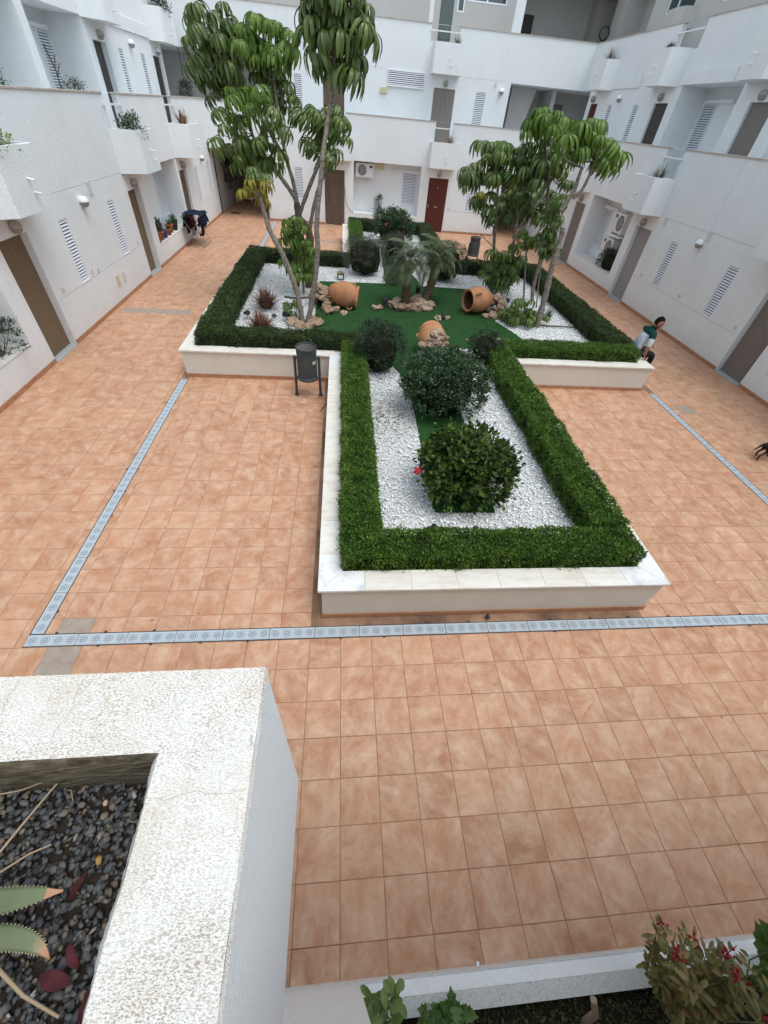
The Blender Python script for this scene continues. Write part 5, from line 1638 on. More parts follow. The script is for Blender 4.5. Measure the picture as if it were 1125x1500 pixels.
PAL = {h: [palmate(h * 10 + i, h) for i in range(7)] for h in range(4)}
TREES = {
    'C': [(-2.81,11.78,5.29,0.34,0),(-2.59,12.03,5.22,0.34,0),(-2.85,11.51,4.99,0.37,0),(-2.96,12.87,4.96,0.42,0),(-2.44,12.62,5.41,0.35,0),(-2.35,12.26,5.17,0.36,0),(-2.46,11.68,4.92,0.34,0),(-2.97,11.74,4.59,0.43,0),(-3.38,12.73,4.52,0.42,0),(-3.05,12.68,4.57,0.35,0),(-2.39,11.9,4.56,0.4,0),(-2.76,12.57,4.7,0.42,0),(-3.21,12.81,4.34,0.33,0),(-2.69,12.37,4.31,0.4,0),(-2.25,12.21,4.42,0.34,0),(-2.89,12.16,4.04,0.33,0),(-3.25,12.9,5.23,0.42,0),(-3.17,12.28,4.88,0.36,0),(-2.38,12.85,5.01,0.39,0),(-2.42,12.81,4.74,0.42,0),(-2.89,12.77,5.08,0.38,0),(-2.74,12.98,4.75,0.38,0),(-2.37,12.47,4.86,0.38,0),(-2.69,13.16,4.37,0.38,0),(-2.52,12.62,4.53,0.38,0),(-2.65,12.81,4.26,0.38,0),(-2.54,12.88,4.71,0.38,0),(-2.26,12.32,5.05,0.38,0),(-2.84,12.54,4.37,0.38,0),(-2.8,12.51,4.43,0.38,0),(-2.3,12.59,5.17,0.38,0),(-2.45,12.48,4.66,0.38,0),(-2.76,12.57,4.88,0.38,0),(-2.83,12.64,5.0,0.38,0),(-2.51,12.62,4.61,0.38,0),(-3.01,12.25,4.36,0.38,0),(-2.93,12.76,4.74,0.38,0),(-2.78,12.48,4.99,0.38,0),(-2.87,12.62,4.78,0.38,0),(-2.42,12.82,4.56,0.38,0),(-1.19,12.12,4.39,0.32,0),(-1.04,11.94,4.17,0.33,0),(-1.41,12.43,4.15,0.39,0),(-1.25,12.32,3.98,0.33,0),(-1.82,12.23,4.46,0.4,0),(-1.51,12.21,4.48,0.32,0),(-1.35,12.79,4.37,0.36,0),(-1.69,12.63,4.48,0.36,0),(-1.54,12.68,4.48,0.36,0),(-1.42,12.79,4.52,0.36,0),(-1.5,12.97,4.35,0.36,0),(-1.59,12.43,4.57,0.36,0),(-1.55,12.44,4.21,0.36,0),(-1.69,11.84,5.25,0.39,2),(-1.98,11.95,5.09,0.43,2),(-1.4,11.42,5.16,0.32,2),(-1.7,12.12,4.98,0.33,2),(-1.33,12.08,5.2,0.34,2),(-1.06,12.01,4.92,0.41,2),(-1.24,12.08,4.71,0.39,2),(-1.93,12.08,4.86,0.35,2),(-1.58,11.87,4.75,0.36,2),(-1.84,12.09,4.74,0.41,2),(-1.33,11.67,4.83,0.38,2),(-1.97,11.23,4.85,0.33,2),(-1.91,12.22,4.98,0.38,2),(-1.6,12.16,5.24,0.38,2),(-1.37,12.2,5.1,0.38,2),(-1.8,12.17,4.76,0.38,2),(-1.72,11.94,4.69,0.38,2),(-1.65,11.95,4.87,0.38,2),(-1.33,12.26,5.2,0.38,2),(-1.85,12.03,4.98,0.38,2),(-0.98,11.9,5.07,0.38,2),(-1.43,11.7,4.72,0.38,2),(-2.15,11.42,4.17,0.32,2),(-1.68,10.99,4.23,0.39,2),(-1.95,11.38,3.99,0.36,2),(-1.63,11.32,4.13,0.35,2),(-2.26,11.13,4.08,0.33,2),(-1.84,11.59,4.16,0.36,2),(-2.02,11.72,4.23,0.36,2),(-2.28,11.37,4.2,0.36,2),(-2.59,11.23,3.84,0.38,1),(-2.46,10.96,3.63,0.31,1),(-1.65,10.97,3.86,0.39,1),(-1.35,11.01,3.93,0.4,1),(-2.13,11.25,3.71,0.37,1),(-2.17,11.22,3.44,0.37,1),(-1.15,10.91,3.67,0.35,1),(-1.6,11.92,3.35,0.32,1),(-2.62,11.59,3.27,0.34,1),(-2.28,11.16,3.17,0.31,1),(-1.76,10.82,3.46,0.41,1),(-1.79,11.8,3.09,0.39,1),(-1.5,11.77,3.01,0.41,1),(-2.7,10.99,3.39,0.37,1),(-2.4,11.39,2.99,0.37,1),(-2.08,11.93,2.9,0.39,1),(-2.43,11.96,3.81,0.32,1),(-2.07,11.58,3.22,0.38,1),(-1.42,11.69,3.25,0.37,1),(-1.74,11.57,3.11,0.36,1),(-1.99,11.94,3.3,0.36,1),(-2.26,11.69,3.39,0.36,1),(-2.04,11.82,3.25,0.36,1),(-2.16,11.84,3.08,0.36,1),(-1.81,11.77,3.07,0.36,1),(-1.85,11.62,3.08,0.36,1),(-2.46,12.07,3.25,0.36,1),(-1.87,11.57,3.42,0.36,1),(-2.36,11.82,3.6,0.36,1),(-2.15,11.78,3.14,0.36,1),(-1.44,11.63,3.69,0.36,1),(-2.21,11.61,3.78,0.36,1),(-1.97,12.09,3.29,0.36,1),(-2.09,11.92,3.3,0.36,1),(-2.35,12.01,3.29,0.36,1),(-2.1,12.03,3.33,0.36,1),(-2.03,12.02,3.15,0.36,1),(-1.61,11.42,3.66,0.36,1),(-0.78,11.32,3.91,0.4,1),(-0.55,11.45,3.98,0.31,1),(-0.21,12.15,4.0,0.38,1),(-0.0,11.53,3.88,0.35,1),(-0.17,11.78,3.71,0.37,1),(-0.74,11.49,3.5,0.38,1),(-0.44,12.3,3.41,0.37,1),(0.17,12.22,3.55,0.39,1),(-0.09,11.68,3.34,0.38,1),(-0.61,12.13,3.24,0.36,1),(-0.25,11.41,3.29,0.36,1),(-1.05,12.21,3.82,0.33,1),(-0.5,11.95,3.74,0.39,1),(-0.35,11.9,3.18,0.3,1),(-0.22,12.31,3.67,0.35,1),(-0.18,12.18,3.69,0.35,1),(0.14,12.33,3.86,0.35,1),(-0.39,12.39,3.61,0.35,1),(-0.39,12.1,3.79,0.35,1),(-0.31,11.84,3.89,0.35,1),(-0.54,12.39,3.61,0.35,1),(-0.49,11.94,3.83,0.35,1),(-0.86,12.22,3.87,0.35,1),(-0.31,11.98,3.67,0.35,1),(-0.59,12.05,4.01,0.35,1),(-0.08,11.98,4.03,0.35,1)],
    'B': [(-0.54,9.86,5.29,0.39,0),(-0.29,9.54,5.29,0.33,0),(-0.05,9.17,5.29,0.41,0),(0.25,9.99,5.41,0.34,0),(0.43,9.83,5.31,0.36,0),(-0.42,9.71,5.17,0.41,0),(-0.11,9.44,5.15,0.38,0),(0.18,9.38,5.2,0.37,0),(0.38,9.18,5.07,0.34,0),(-0.53,9.41,4.92,0.42,0),(-0.29,9.27,4.93,0.4,0),(0.0,9.23,4.95,0.42,0),(0.24,9.3,4.95,0.32,0),(-0.42,9.34,4.76,0.42,0),(-0.16,9.75,4.76,0.41,0),(0.1,9.6,4.77,0.33,0),(0.28,9.46,4.72,0.36,0),(-0.39,10.04,4.58,0.33,0),(-0.06,9.37,4.54,0.41,0),(0.19,9.25,4.53,0.42,0),(-0.47,9.42,5.06,0.38,0),(0.5,9.74,5.0,0.41,0),(-0.22,9.22,5.41,0.41,0),(0.0,9.31,5.47,0.39,0),(0.2,9.17,5.45,0.4,0),(-0.39,9.31,5.39,0.34,0),(-0.11,9.18,5.55,0.35,0),(0.12,9.45,5.62,0.42,0),(0.1,10.13,4.99,0.37,0),(-0.02,10.11,5.31,0.37,0),(-0.09,9.74,5.47,0.37,0),(0.19,10.06,5.4,0.37,0),(-0.2,9.87,5.39,0.37,0),(0.0,10.01,5.37,0.37,0),(-0.49,9.73,5.22,0.37,0),(-0.04,9.89,5.07,0.37,0),(0.24,9.7,4.89,0.37,0),(-0.44,9.76,5.38,0.37,0),(-0.48,9.62,5.1,0.37,0),(-0.48,9.8,5.17,0.37,0),(-0.4,9.67,5.21,0.37,0),(-0.42,9.76,5.2,0.37,0),(-0.39,9.96,5.19,0.37,0),(-0.15,9.92,5.07,0.37,0),(-0.07,10.03,5.27,0.37,0),(0.04,9.75,5.18,0.37,0),(-0.43,9.69,5.11,0.37,0),(-0.26,9.91,5.12,0.37,0),(0.2,9.62,4.95,0.37,0),(0.24,10.05,4.8,0.37,0),(-0.56,9.69,5.2,0.37,0),(0.09,9.89,5.06,0.37,0),(-0.01,10.02,5.24,0.37,0),(-0.34,9.63,5.1,0.37,0),(-0.35,10.01,4.71,0.37,0),(0.38,9.76,5.18,0.37,0)],
    'A': [(-1.91,9.2,2.83,0.25,3),(-1.66,9.54,2.8,0.27,3),(-1.46,9.23,2.99,0.24,3),(-1.75,9.23,2.99,0.24,3),(-1.81,9.56,2.83,0.25,3),(-1.57,9.58,2.68,0.25,3),(-1.67,9.34,3.07,0.28,1),(-1.49,9.68,3.04,0.25,1),(-1.74,9.65,3.14,0.25,1)],
    'D': [(-1.31,11.28,2.04,0.3,2),(-1.05,11.23,2.12,0.32,2),(-1.35,10.94,1.94,0.3,2),(-0.91,10.98,2.01,0.27,2),(-1.49,11.36,1.63,0.29,2),(-1.23,11.1,1.69,0.28,2),(-1.02,11.25,1.65,0.27,2),(-0.82,11.28,1.65,0.26,2),(-1.12,11.47,1.33,0.27,2),(-0.91,11.36,1.3,0.31,2),(-0.75,11.15,1.54,0.28,2),(-1.28,11.12,1.13,0.33,2),(-1.06,11.21,1.06,0.31,2),(-0.88,11.05,0.95,0.31,2),(-1.12,11.0,0.95,0.3,2),(-1.15,11.29,1.18,0.31,2),(-0.77,11.25,1.28,0.31,2),(-1.49,11.02,1.26,0.34,2),(-1.07,11.26,1.43,0.3,2),(-0.87,11.42,1.54,0.3,2),(-1.15,11.28,1.78,0.3,2),(-1.21,11.23,1.91,0.3,2),(-1.11,11.51,1.55,0.3,2),(-1.16,11.28,1.78,0.3,2),(-1.15,11.43,1.6,0.3,2),(-0.89,11.32,0.99,0.3,2),(-1.18,11.34,1.81,0.3,2),(-1.37,11.28,1.83,0.3,2),(-0.87,11.25,1.18,0.3,2),(-1.08,11.28,1.78,0.3,2)],
    'E': [(-1.26,9.36,0.74,0.19,2),(-1.05,9.27,0.89,0.17,2),(-1.14,9.34,0.6,0.19,2),(-0.95,9.4,0.74,0.17,2),(-1.3,9.4,0.79,0.19,2),(-1.08,9.39,0.79,0.19,2)],
    'A_t': [([(-0.91,9.2,0.51),(-1.0,9.2,1.14),(-1.21,9.25,1.77),(-1.46,9.3,2.23),(-1.53,9.35,2.47),(-1.59,9.4,2.7),(-1.61,9.4,2.8)],(0.062,0.035))],
    'B_t': [([(-0.81,9.2,0.54),(-0.63,9.2,1.13),(-0.5,9.2,1.97),(-0.5,9.2,2.44),(-0.35,9.2,3.42)],(0.06,0.045)),([(-0.36,9.2,3.42),(-0.27,9.3,3.86),(-0.17,9.4,4.3),(-0.1,9.5,4.87),(-0.09,9.6,5.32)],(0.045,0.025))],
    'C_t': [([(-0.92,11.93,0.56),(-0.84,11.9,1.31),(-0.85,11.9,1.79),(-1.08,11.9,2.09),(-1.11,11.9,2.39)],(0.11,0.075)),([(-1.11,11.9,2.39),(-1.19,11.85,2.55),(-1.46,11.7,2.91),(-1.62,11.7,3.09),(-1.9,11.8,3.34),(-2.1,12.1,3.75)],(0.06,0.025)),([(-1.11,11.9,2.38),(-1.17,11.9,2.8),(-1.27,11.9,3.14),(-1.39,11.9,3.8),(-1.44,12.0,4.44)],(0.055,0.025)),([(-1.27,11.9,3.14),(-1.65,12.0,3.67),(-2.17,12.2,4.32),(-2.49,12.3,4.65)],(0.04,0.02)),([(-1.08,11.9,2.12),(-0.83,11.85,2.63),(-0.51,11.8,3.23),(-0.38,11.8,3.54)],(0.055,0.03)),([(-0.83,11.9,1.85),(-0.64,11.9,2.5),(-0.46,11.9,2.9),(-0.26,11.8,3.17),(-0.07,11.8,3.47)],(0.05,0.028))],
    'D_t': [([(-1.03,11.3,0.78),(-1.0,11.3,1.43),(-1.06,11.2,1.91),(-1.08,11.2,2.1)],(0.03,0.015))],
    'E_t': [([(-1.01,9.3,0.51),(-1.06,9.3,0.8)],(0.012,0.008))],
    'F': [(5.3,10.3,4.14,0.36,2),(4.91,10.2,4.21,0.32,2),(4.91,9.78,4.09,0.34,2),(4.96,9.48,4.04,0.33,2),(4.93,10.39,4.04,0.32,2),(4.36,9.63,3.99,0.37,2),(5.13,9.56,3.97,0.33,2),(5.35,9.52,3.97,0.34,2),(5.73,9.92,3.8,0.36,2),(5.69,10.21,3.75,0.35,2),(5.21,10.01,3.81,0.36,2),(4.78,9.63,3.85,0.34,2),(4.91,10.32,3.77,0.33,2),(4.67,9.93,3.7,0.35,2),(5.43,9.89,3.68,0.38,2),(5.84,10.24,3.63,0.33,2),(4.69,9.76,4.19,0.37,2),(5.15,10.15,3.94,0.31,2),(4.3,9.73,3.91,0.3,2),(4.89,10.48,3.94,0.34,2),(5.1,10.46,4.1,0.34,2),(4.84,10.35,4.02,0.34,2),(4.85,10.26,4.21,0.34,2),(5.0,9.91,4.2,0.34,2),(4.85,9.9,3.76,0.34,2),(5.0,10.1,3.93,0.34,2),(5.66,10.3,3.75,0.34,2),(5.07,10.05,4.14,0.34,2),(5.05,10.0,3.93,0.34,2),(5.11,10.01,4.24,0.34,2),(5.2,10.06,3.9,0.34,2),(4.99,10.45,4.21,0.34,2),(4.93,9.93,4.27,0.34,2),(4.73,10.33,3.77,0.34,2),(4.75,10.41,4.05,0.34,2)],
    'G': [(4.48,11.9,4.24,0.41,2),(5.1,11.78,4.24,0.41,2),(4.29,11.76,3.99,0.36,2),(4.35,11.86,4.16,0.42,2),(4.44,11.29,4.28,0.33,2),(4.7,11.34,4.12,0.36,2),(5.34,11.89,4.22,0.37,2),(4.79,11.87,4.13,0.37,2),(4.47,11.73,4.37,0.37,2),(4.68,11.94,4.09,0.37,2),(4.58,12.06,4.36,0.37,2),(4.98,11.91,4.35,0.37,2),(4.56,11.86,4.14,0.37,2),(4.74,11.63,3.89,0.32,0),(4.71,11.85,3.77,0.32,0),(4.43,11.94,3.77,0.35,0),(5.25,12.36,3.69,0.4,0),(4.74,11.46,3.51,0.4,0),(4.61,12.01,3.55,0.34,0),(4.47,12.48,3.68,0.31,0),(4.46,11.76,3.35,0.38,0),(5.07,11.43,3.65,0.37,0),(5.75,12.44,3.37,0.35,0),(5.26,12.19,3.27,0.34,0),(5.0,12.57,3.18,0.42,0),(4.78,11.43,3.16,0.4,0),(5.38,11.67,3.3,0.32,0),(5.53,11.5,3.17,0.39,0),(4.27,11.85,3.54,0.37,0),(5.04,11.38,3.48,0.33,0),(4.64,11.71,3.6,0.37,0),(5.2,12.67,3.27,0.37,0),(4.97,12.12,3.36,0.37,0),(5.46,12.67,3.44,0.37,0),(4.73,12.21,3.4,0.37,0),(5.4,12.03,3.39,0.37,0),(4.62,12.05,3.44,0.37,0),(4.92,12.04,3.41,0.37,0),(5.05,12.13,3.29,0.37,0),(5.24,12.47,3.28,0.37,0),(4.65,12.6,3.68,0.37,0),(5.27,12.73,3.33,0.37,0),(4.94,12.24,3.61,0.37,0),(4.71,12.23,3.12,0.37,0),(4.54,12.24,3.41,0.37,0),(5.28,12.21,3.35,0.37,0),(5.3,12.67,3.36,0.37,0),(5.24,12.49,3.49,0.37,0),(4.9,11.9,3.37,0.37,0),(5.09,12.68,3.2,0.37,0)],
    'H': [(3.91,12.04,3.73,0.34,1),(4.3,12.7,3.66,0.38,1),(3.65,12.46,3.51,0.39,1),(3.5,12.72,3.7,0.39,1),(3.69,12.53,3.72,0.32,1),(3.7,12.63,3.32,0.37,1),(4.06,12.83,3.26,0.31,1),(3.98,11.92,3.54,0.33,1),(4.27,12.16,3.45,0.34,1),(3.81,11.96,3.17,0.36,1),(4.13,12.33,3.12,0.32,1),(4.22,12.0,3.19,0.35,1),(3.87,12.0,3.59,0.38,1),(4.03,12.47,3.48,0.35,1),(3.93,12.67,3.72,0.35,1),(4.03,12.71,3.26,0.35,1),(4.32,12.44,3.41,0.35,1),(4.11,12.8,3.43,0.35,1),(4.08,12.85,3.49,0.35,1),(3.98,12.91,3.39,0.35,1),(4.02,12.76,3.74,0.35,1),(3.9,12.65,3.51,0.35,1),(4.07,12.94,3.69,0.35,1),(3.96,12.53,3.6,0.35,1),(3.43,12.52,3.28,0.38,0),(3.15,12.05,3.15,0.42,0),(3.1,12.01,2.93,0.35,0),(3.49,12.26,2.6,0.4,0),(3.81,12.11,2.5,0.38,0),(4.02,12.05,2.32,0.36,0),(3.66,12.58,3.06,0.4,0),(3.82,12.07,2.77,0.37,0),(3.55,12.64,3.05,0.37,0),(3.2,12.55,3.08,0.37,0),(3.51,12.62,3.12,0.37,0),(3.22,12.48,3.2,0.37,0),(3.71,12.46,2.55,0.37,0),(3.44,12.69,2.96,0.37,0),(3.42,12.55,3.08,0.37,0),(3.46,12.45,3.05,0.37,0),(3.73,12.5,2.71,0.26,3),(3.49,11.96,2.8,0.27,3),(4.44,12.39,3.13,0.3,3),(3.93,12.27,3.02,0.29,3),(3.9,12.54,2.99,0.29,3),(3.64,12.52,2.66,0.29,3)],
    'I': [(4.66,13.66,2.63,0.35,0),(4.85,13.6,2.72,0.37,0),(4.91,12.91,2.74,0.41,0),(5.36,13.4,2.7,0.42,0),(4.75,13.53,2.35,0.42,0),(5.15,13.62,2.36,0.32,0),(5.08,12.71,2.56,0.42,0),(5.68,13.63,2.54,0.4,0),(6.01,13.87,2.68,0.35,0),(6.22,13.69,2.72,0.39,0),(4.74,12.78,2.24,0.37,0),(5.51,14.0,2.09,0.38,0),(5.75,13.8,2.22,0.32,0),(5.79,13.28,2.15,0.37,0),(4.57,13.48,2.42,0.41,0),(5.92,13.39,2.44,0.38,0),(6.15,13.43,2.38,0.39,0),(5.01,13.51,2.88,0.36,0),(5.15,13.1,3.01,0.41,0),(5.8,13.63,2.46,0.37,0),(5.01,13.71,2.88,0.37,0),(5.98,13.89,2.47,0.37,0),(5.4,13.96,2.63,0.37,0),(5.54,14.14,2.6,0.37,0),(5.7,13.87,2.82,0.37,0),(5.21,13.62,2.59,0.37,0),(5.46,14.06,2.67,0.37,0),(5.36,14.21,2.47,0.37,0),(5.3,13.84,2.49,0.37,0),(4.95,13.78,2.76,0.37,0),(6.12,13.63,2.52,0.37,0),(5.42,13.81,2.73,0.37,0),(5.51,13.52,2.45,0.37,0),(5.25,14.15,2.26,0.37,0),(6.08,13.84,2.65,0.37,0),(5.24,13.73,2.75,0.37,0),(5.29,14.09,2.64,0.37,0),(5.22,13.54,2.19,0.37,0),(5.49,14.07,2.91,0.37,0),(5.59,13.95,2.28,0.37,0),(5.37,13.58,2.75,0.37,0),(5.88,14.21,2.53,0.37,0),(5.34,13.73,2.61,0.37,0)],
    'J': [(5.2,10.82,2.9,0.26,1),(5.33,11.18,2.73,0.32,1),(5.35,11.06,2.97,0.32,1),(5.29,11.01,2.43,0.31,1),(5.44,11.36,2.07,0.32,1),(5.37,10.97,1.97,0.29,1),(5.21,11.01,2.23,0.31,1),(5.4,11.18,2.54,0.28,1),(5.41,11.38,1.81,0.27,1),(5.15,11.15,2.85,0.29,1),(5.23,11.29,2.64,0.29,1),(5.04,11.47,2.5,0.29,1),(5.35,11.41,2.24,0.29,1),(5.17,11.23,2.48,0.29,1),(5.27,11.07,2.26,0.29,1),(5.44,11.05,2.06,0.29,1),(5.18,11.39,2.12,0.29,1),(5.09,10.81,1.93,0.22,0),(5.44,11.14,1.82,0.22,0),(5.34,11.12,1.76,0.22,0),(5.02,10.9,1.94,0.22,0),(5.39,11.16,1.97,0.24,0),(5.56,11.01,1.92,0.25,0),(5.07,11.05,2.05,0.25,0),(5.34,11.14,1.78,0.25,0)],
    'K': [(4.08,11.78,1.57,0.34,1),(4.08,11.82,1.31,0.32,1),(4.35,11.99,1.51,0.28,1),(4.45,11.64,1.62,0.27,1),(4.82,12.17,1.39,0.29,1),(4.39,12.01,1.07,0.32,1),(4.4,12.21,0.81,0.28,1),(4.58,11.94,0.89,0.34,1),(4.86,12.13,0.96,0.31,1),(4.62,12.11,0.63,0.34,1),(5.14,12.3,0.89,0.32,1),(4.94,11.68,1.42,0.28,1),(4.61,12.13,1.26,0.33,1),(4.78,11.96,1.21,0.33,1),(4.08,11.77,0.98,0.3,1),(4.75,11.9,0.7,0.34,1),(4.59,12.37,0.55,0.29,1),(4.84,11.68,1.25,0.3,1),(5.19,12.29,1.39,0.36,1),(4.72,12.24,1.18,0.31,1),(4.77,12.35,1.3,0.31,1),(4.87,12.37,1.33,0.31,1),(5.04,12.46,1.31,0.31,1),(4.79,12.2,1.24,0.31,1),(4.8,12.08,1.2,0.31,1),(4.1,12.28,0.98,0.31,1),(4.51,12.43,1.4,0.31,1),(5.0,12.36,1.52,0.31,1),(4.88,12.44,1.25,0.31,1),(4.53,12.46,0.76,0.31,1),(4.46,12.4,1.06,0.31,1),(5.05,12.02,1.37,0.31,1),(4.81,12.14,1.7,0.31,1),(4.59,12.01,1.17,0.31,1),(4.63,12.25,1.4,0.31,1),(4.57,12.1,0.73,0.31,1),(4.7,12.11,0.83,0.31,1),(4.48,12.27,0.97,0.31,1)],
    'L': [(4.98,11.66,1.96,0.23,2),(4.8,11.65,2.04,0.2,2),(5.12,11.71,1.84,0.21,2),(4.78,11.63,1.86,0.25,2),(5.17,11.69,2.0,0.2,2),(4.86,11.69,2.13,0.23,2),(4.8,11.91,2.01,0.22,2),(5.11,11.76,1.88,0.22,2),(5.03,11.82,1.77,0.22,2),(5.07,11.84,1.98,0.22,2)],
    'M': [(4.6,9.97,0.88,0.26,1),(4.76,9.83,0.77,0.28,1),(4.42,9.66,0.78,0.23,1),(4.7,9.89,0.58,0.26,1),(4.35,9.88,0.76,0.26,1),(4.82,9.7,0.45,0.22,1),(5.21,9.89,0.16,0.27,1),(5.3,9.77,0.21,0.23,1),(4.96,9.92,0.17,0.22,1),(4.39,9.6,0.47,0.25,1),(4.73,9.74,0.99,0.27,1),(4.28,9.51,1.07,0.28,1),(4.87,9.64,0.68,0.25,1),(4.72,9.51,0.25,0.24,1),(4.6,9.75,0.29,0.28,1),(4.3,9.6,0.4,0.22,1),(4.32,9.93,0.58,0.28,1),(4.37,10.01,0.6,0.25,1),(4.45,9.82,0.47,0.25,1),(4.49,9.81,0.96,0.25,1),(4.18,10.04,0.65,0.25,1),(4.4,10.0,0.74,0.25,1),(4.85,9.83,0.41,0.25,1),(4.26,9.9,0.66,0.25,1),(5.11,9.95,0.28,0.25,1),(4.57,9.77,0.48,0.25,1),(4.54,10.02,0.6,0.25,1),(4.94,10.0,0.4,0.25,1)],
    'F_t': [([(5.03,9.66,0.46),(5.0,9.66,1.12),(4.95,9.66,1.65),(4.93,9.66,1.88),(4.93,9.66,2.2),(4.92,9.66,2.61)],(0.075,0.055)),([(4.75,9.7,2.91),(4.9,9.7,3.25),(4.91,9.7,3.46),(4.92,9.7,3.64)],(0.05,0.03)),([(4.95,9.75,3.14),(5.09,9.75,3.26),(5.16,9.75,3.57),(5.19,9.75,3.82)],(0.04,0.022))],
    'G_t': [([(5.65,11.8,0.45),(5.55,11.8,0.88),(5.53,11.8,1.55),(5.47,11.8,2.14),(5.43,11.8,2.32)],(0.055,0.045)),([(5.38,11.8,2.37),(5.23,11.8,2.9),(5.1,11.8,3.33),(4.84,11.8,3.81),(4.82,11.8,4.08)],(0.045,0.025))],
    'H_t': [([(4.6,12.6,0.79),(4.34,12.5,1.66),(4.21,12.4,2.08)],(0.05,0.04)),([(4.32,12.4,1.65),(4.19,12.4,2.27),(4.07,12.4,2.95),(3.93,12.4,3.32),(3.86,12.4,3.56)],(0.04,0.02))],
    'I_t': [([(5.44,13.2,0.67),(5.17,13.2,1.56),(5.18,13.3,1.98)],(0.05,0.045)),([(5.16,13.3,1.71),(5.08,13.3,2.37),(4.95,13.3,2.69),(4.88,13.3,3.07)],(0.045,0.025)),([(5.16,13.3,1.79),(5.37,13.3,2.27),(5.6,13.3,2.59),(5.75,13.3,2.81)],(0.035,0.02))],
    'J_t': [([(5.57,11.2,0.67),(5.39,11.2,1.2),(5.33,11.2,1.68),(5.36,11.2,1.9)],(0.02,0.01)),([(5.29,11.1,1.7),(5.3,11.1,2.15),(5.23,11.1,2.43)],(0.015,0.01))],
    'K_t': [([(4.61,12.1,0.6),(4.44,12.1,1.15),(4.41,12.1,1.52)],(0.03,0.015))],
    'L_t': [([(5.37,11.76,0.46),(5.17,11.76,1.21),(5.04,11.76,1.73),(4.97,11.76,1.94)],(0.03,0.016))],
    'M_t': [([(4.81,9.8,0.28),(4.6,9.8,0.8)],(0.02,0.012))],
}
TREE_LABEL = {
    'A': 'thin leaning tree with a small yellowing tuft of leaves, left wing of the planter',
    'B': 'tallest slender tree with a high dark drooping crown in the left wing',
    'C': 'big forked umbrella tree with the widest crown in the left wing',
    'D': 'young umbrella tree with hanging light green leaves in front of the forked trunk',
    'E': 'tiny umbrella seedling at the foot of the thin leaning trunks',
    'F': 'leaning pale trunk with a bright crown, nearest tree of the right wing',
    'G': 'upright umbrella tree with the topmost crown of the right wing',
    'H': 'slim umbrella tree with some yellow leaves at the left of the right group',
    'I': 'dense dark umbrella tree at the back of the right group',
    'J': 'slight umbrella tree between the leaning trunk and the grey door',
    'K': 'bushy young umbrella plant behind the right amphora',
    'L': 'thin sapling topped by one bright tuft in the right wing',
    'M': 'low bushy umbrella plant at the foot of the leaning trunk'}
for key, lab in TREE_LABEL.items():
    lv = TREES[key]; tr = TREES[key + '_t']
    base = Vector(tr[0][0][0]); base.z = SOILZ - .02
    small = key in 'EKM'
    t = empty('umbrella_tree' if not small else 'umbrella_plant', base, lab, 'tree' if not small else 'plant')
    b = MB()
    tips = []
    for i, (pts, r) in enumerate(tr):
        P_ = [Vector(p) for p in pts]
        if i == 0: P_[0].z = SOILZ - .03
        # smooth the line a little, knobbly like the real stems
        fine = []
        for k in range(len(P_) - 1):
            p0, p1, p2, p3 = P_[max(k - 1, 0)], P_[k], P_[k + 1], P_[min(k + 2, len(P_) - 1)]
            for s_ in range(6):
                u = s_ / 6
                fine.append(.5 * ((2 * p1) + (p2 - p0) * u + (2 * p0 - 5 * p1 + 4 * p2 - p3) * u * u + (3 * p1 - p0 - 3 * p2 + p3) * u ** 3))
        fine.append(P_[-1])
        nf = len(fine)
        rad = [(r[0] + (r[1] - r[0]) * q / (nf - 1)) * (1 + .09 * math.sin(q * 2.1 + i) + RNG.normal(0, .03)) for q in range(nf)]
        b.cur = 1 if (key == 'C' and i == 0) else 0
        b.tube(fine, rad, 10)
        tips += fine[nf // 2:]
    # side limbs: from the stems to groups of leaves
    L_ = [Vector(q[:3]) for q in lv]
    if not small:
        for q in L_[::3]:
            n_ = min(tips, key=lambda w_: (w_ - q).length + max(0, w_.z - q.z) * 1.5)
            if (n_ - q).length > .25: b.tube([n_, n_.lerp(q, .5) + Vector((0, 0, -.06)), q + Vector((0, 0, -.06))], .016, 6, .007)
    b.build('trunk', [M['bark'], M['darkbark']], t)
    cen = sum(L_, Vector((0, 0, 0))) / len(L_)
    for (x, y, z, s_, h) in lv:
        z = max(z, SOILZ + s_ * .7)
        q = Vector((x, y, z)); o_ = q - cen; a = math.atan2(o_.y, o_.x) if o_.length > .05 else RNG.uniform(0, 6.28)
        a += RNG.normal(0, .5)
        tl = min(.55, o_.xy.length * .45) + RNG.normal(0, .12)
        link('leaf', PAL[h][int(RNG.integers(0, 7))], t, q + Vector((0, 0, s_ * .28)), (RNG.normal(0, .12), tl, a), s_ * RNG.uniform(.78, 1.18))

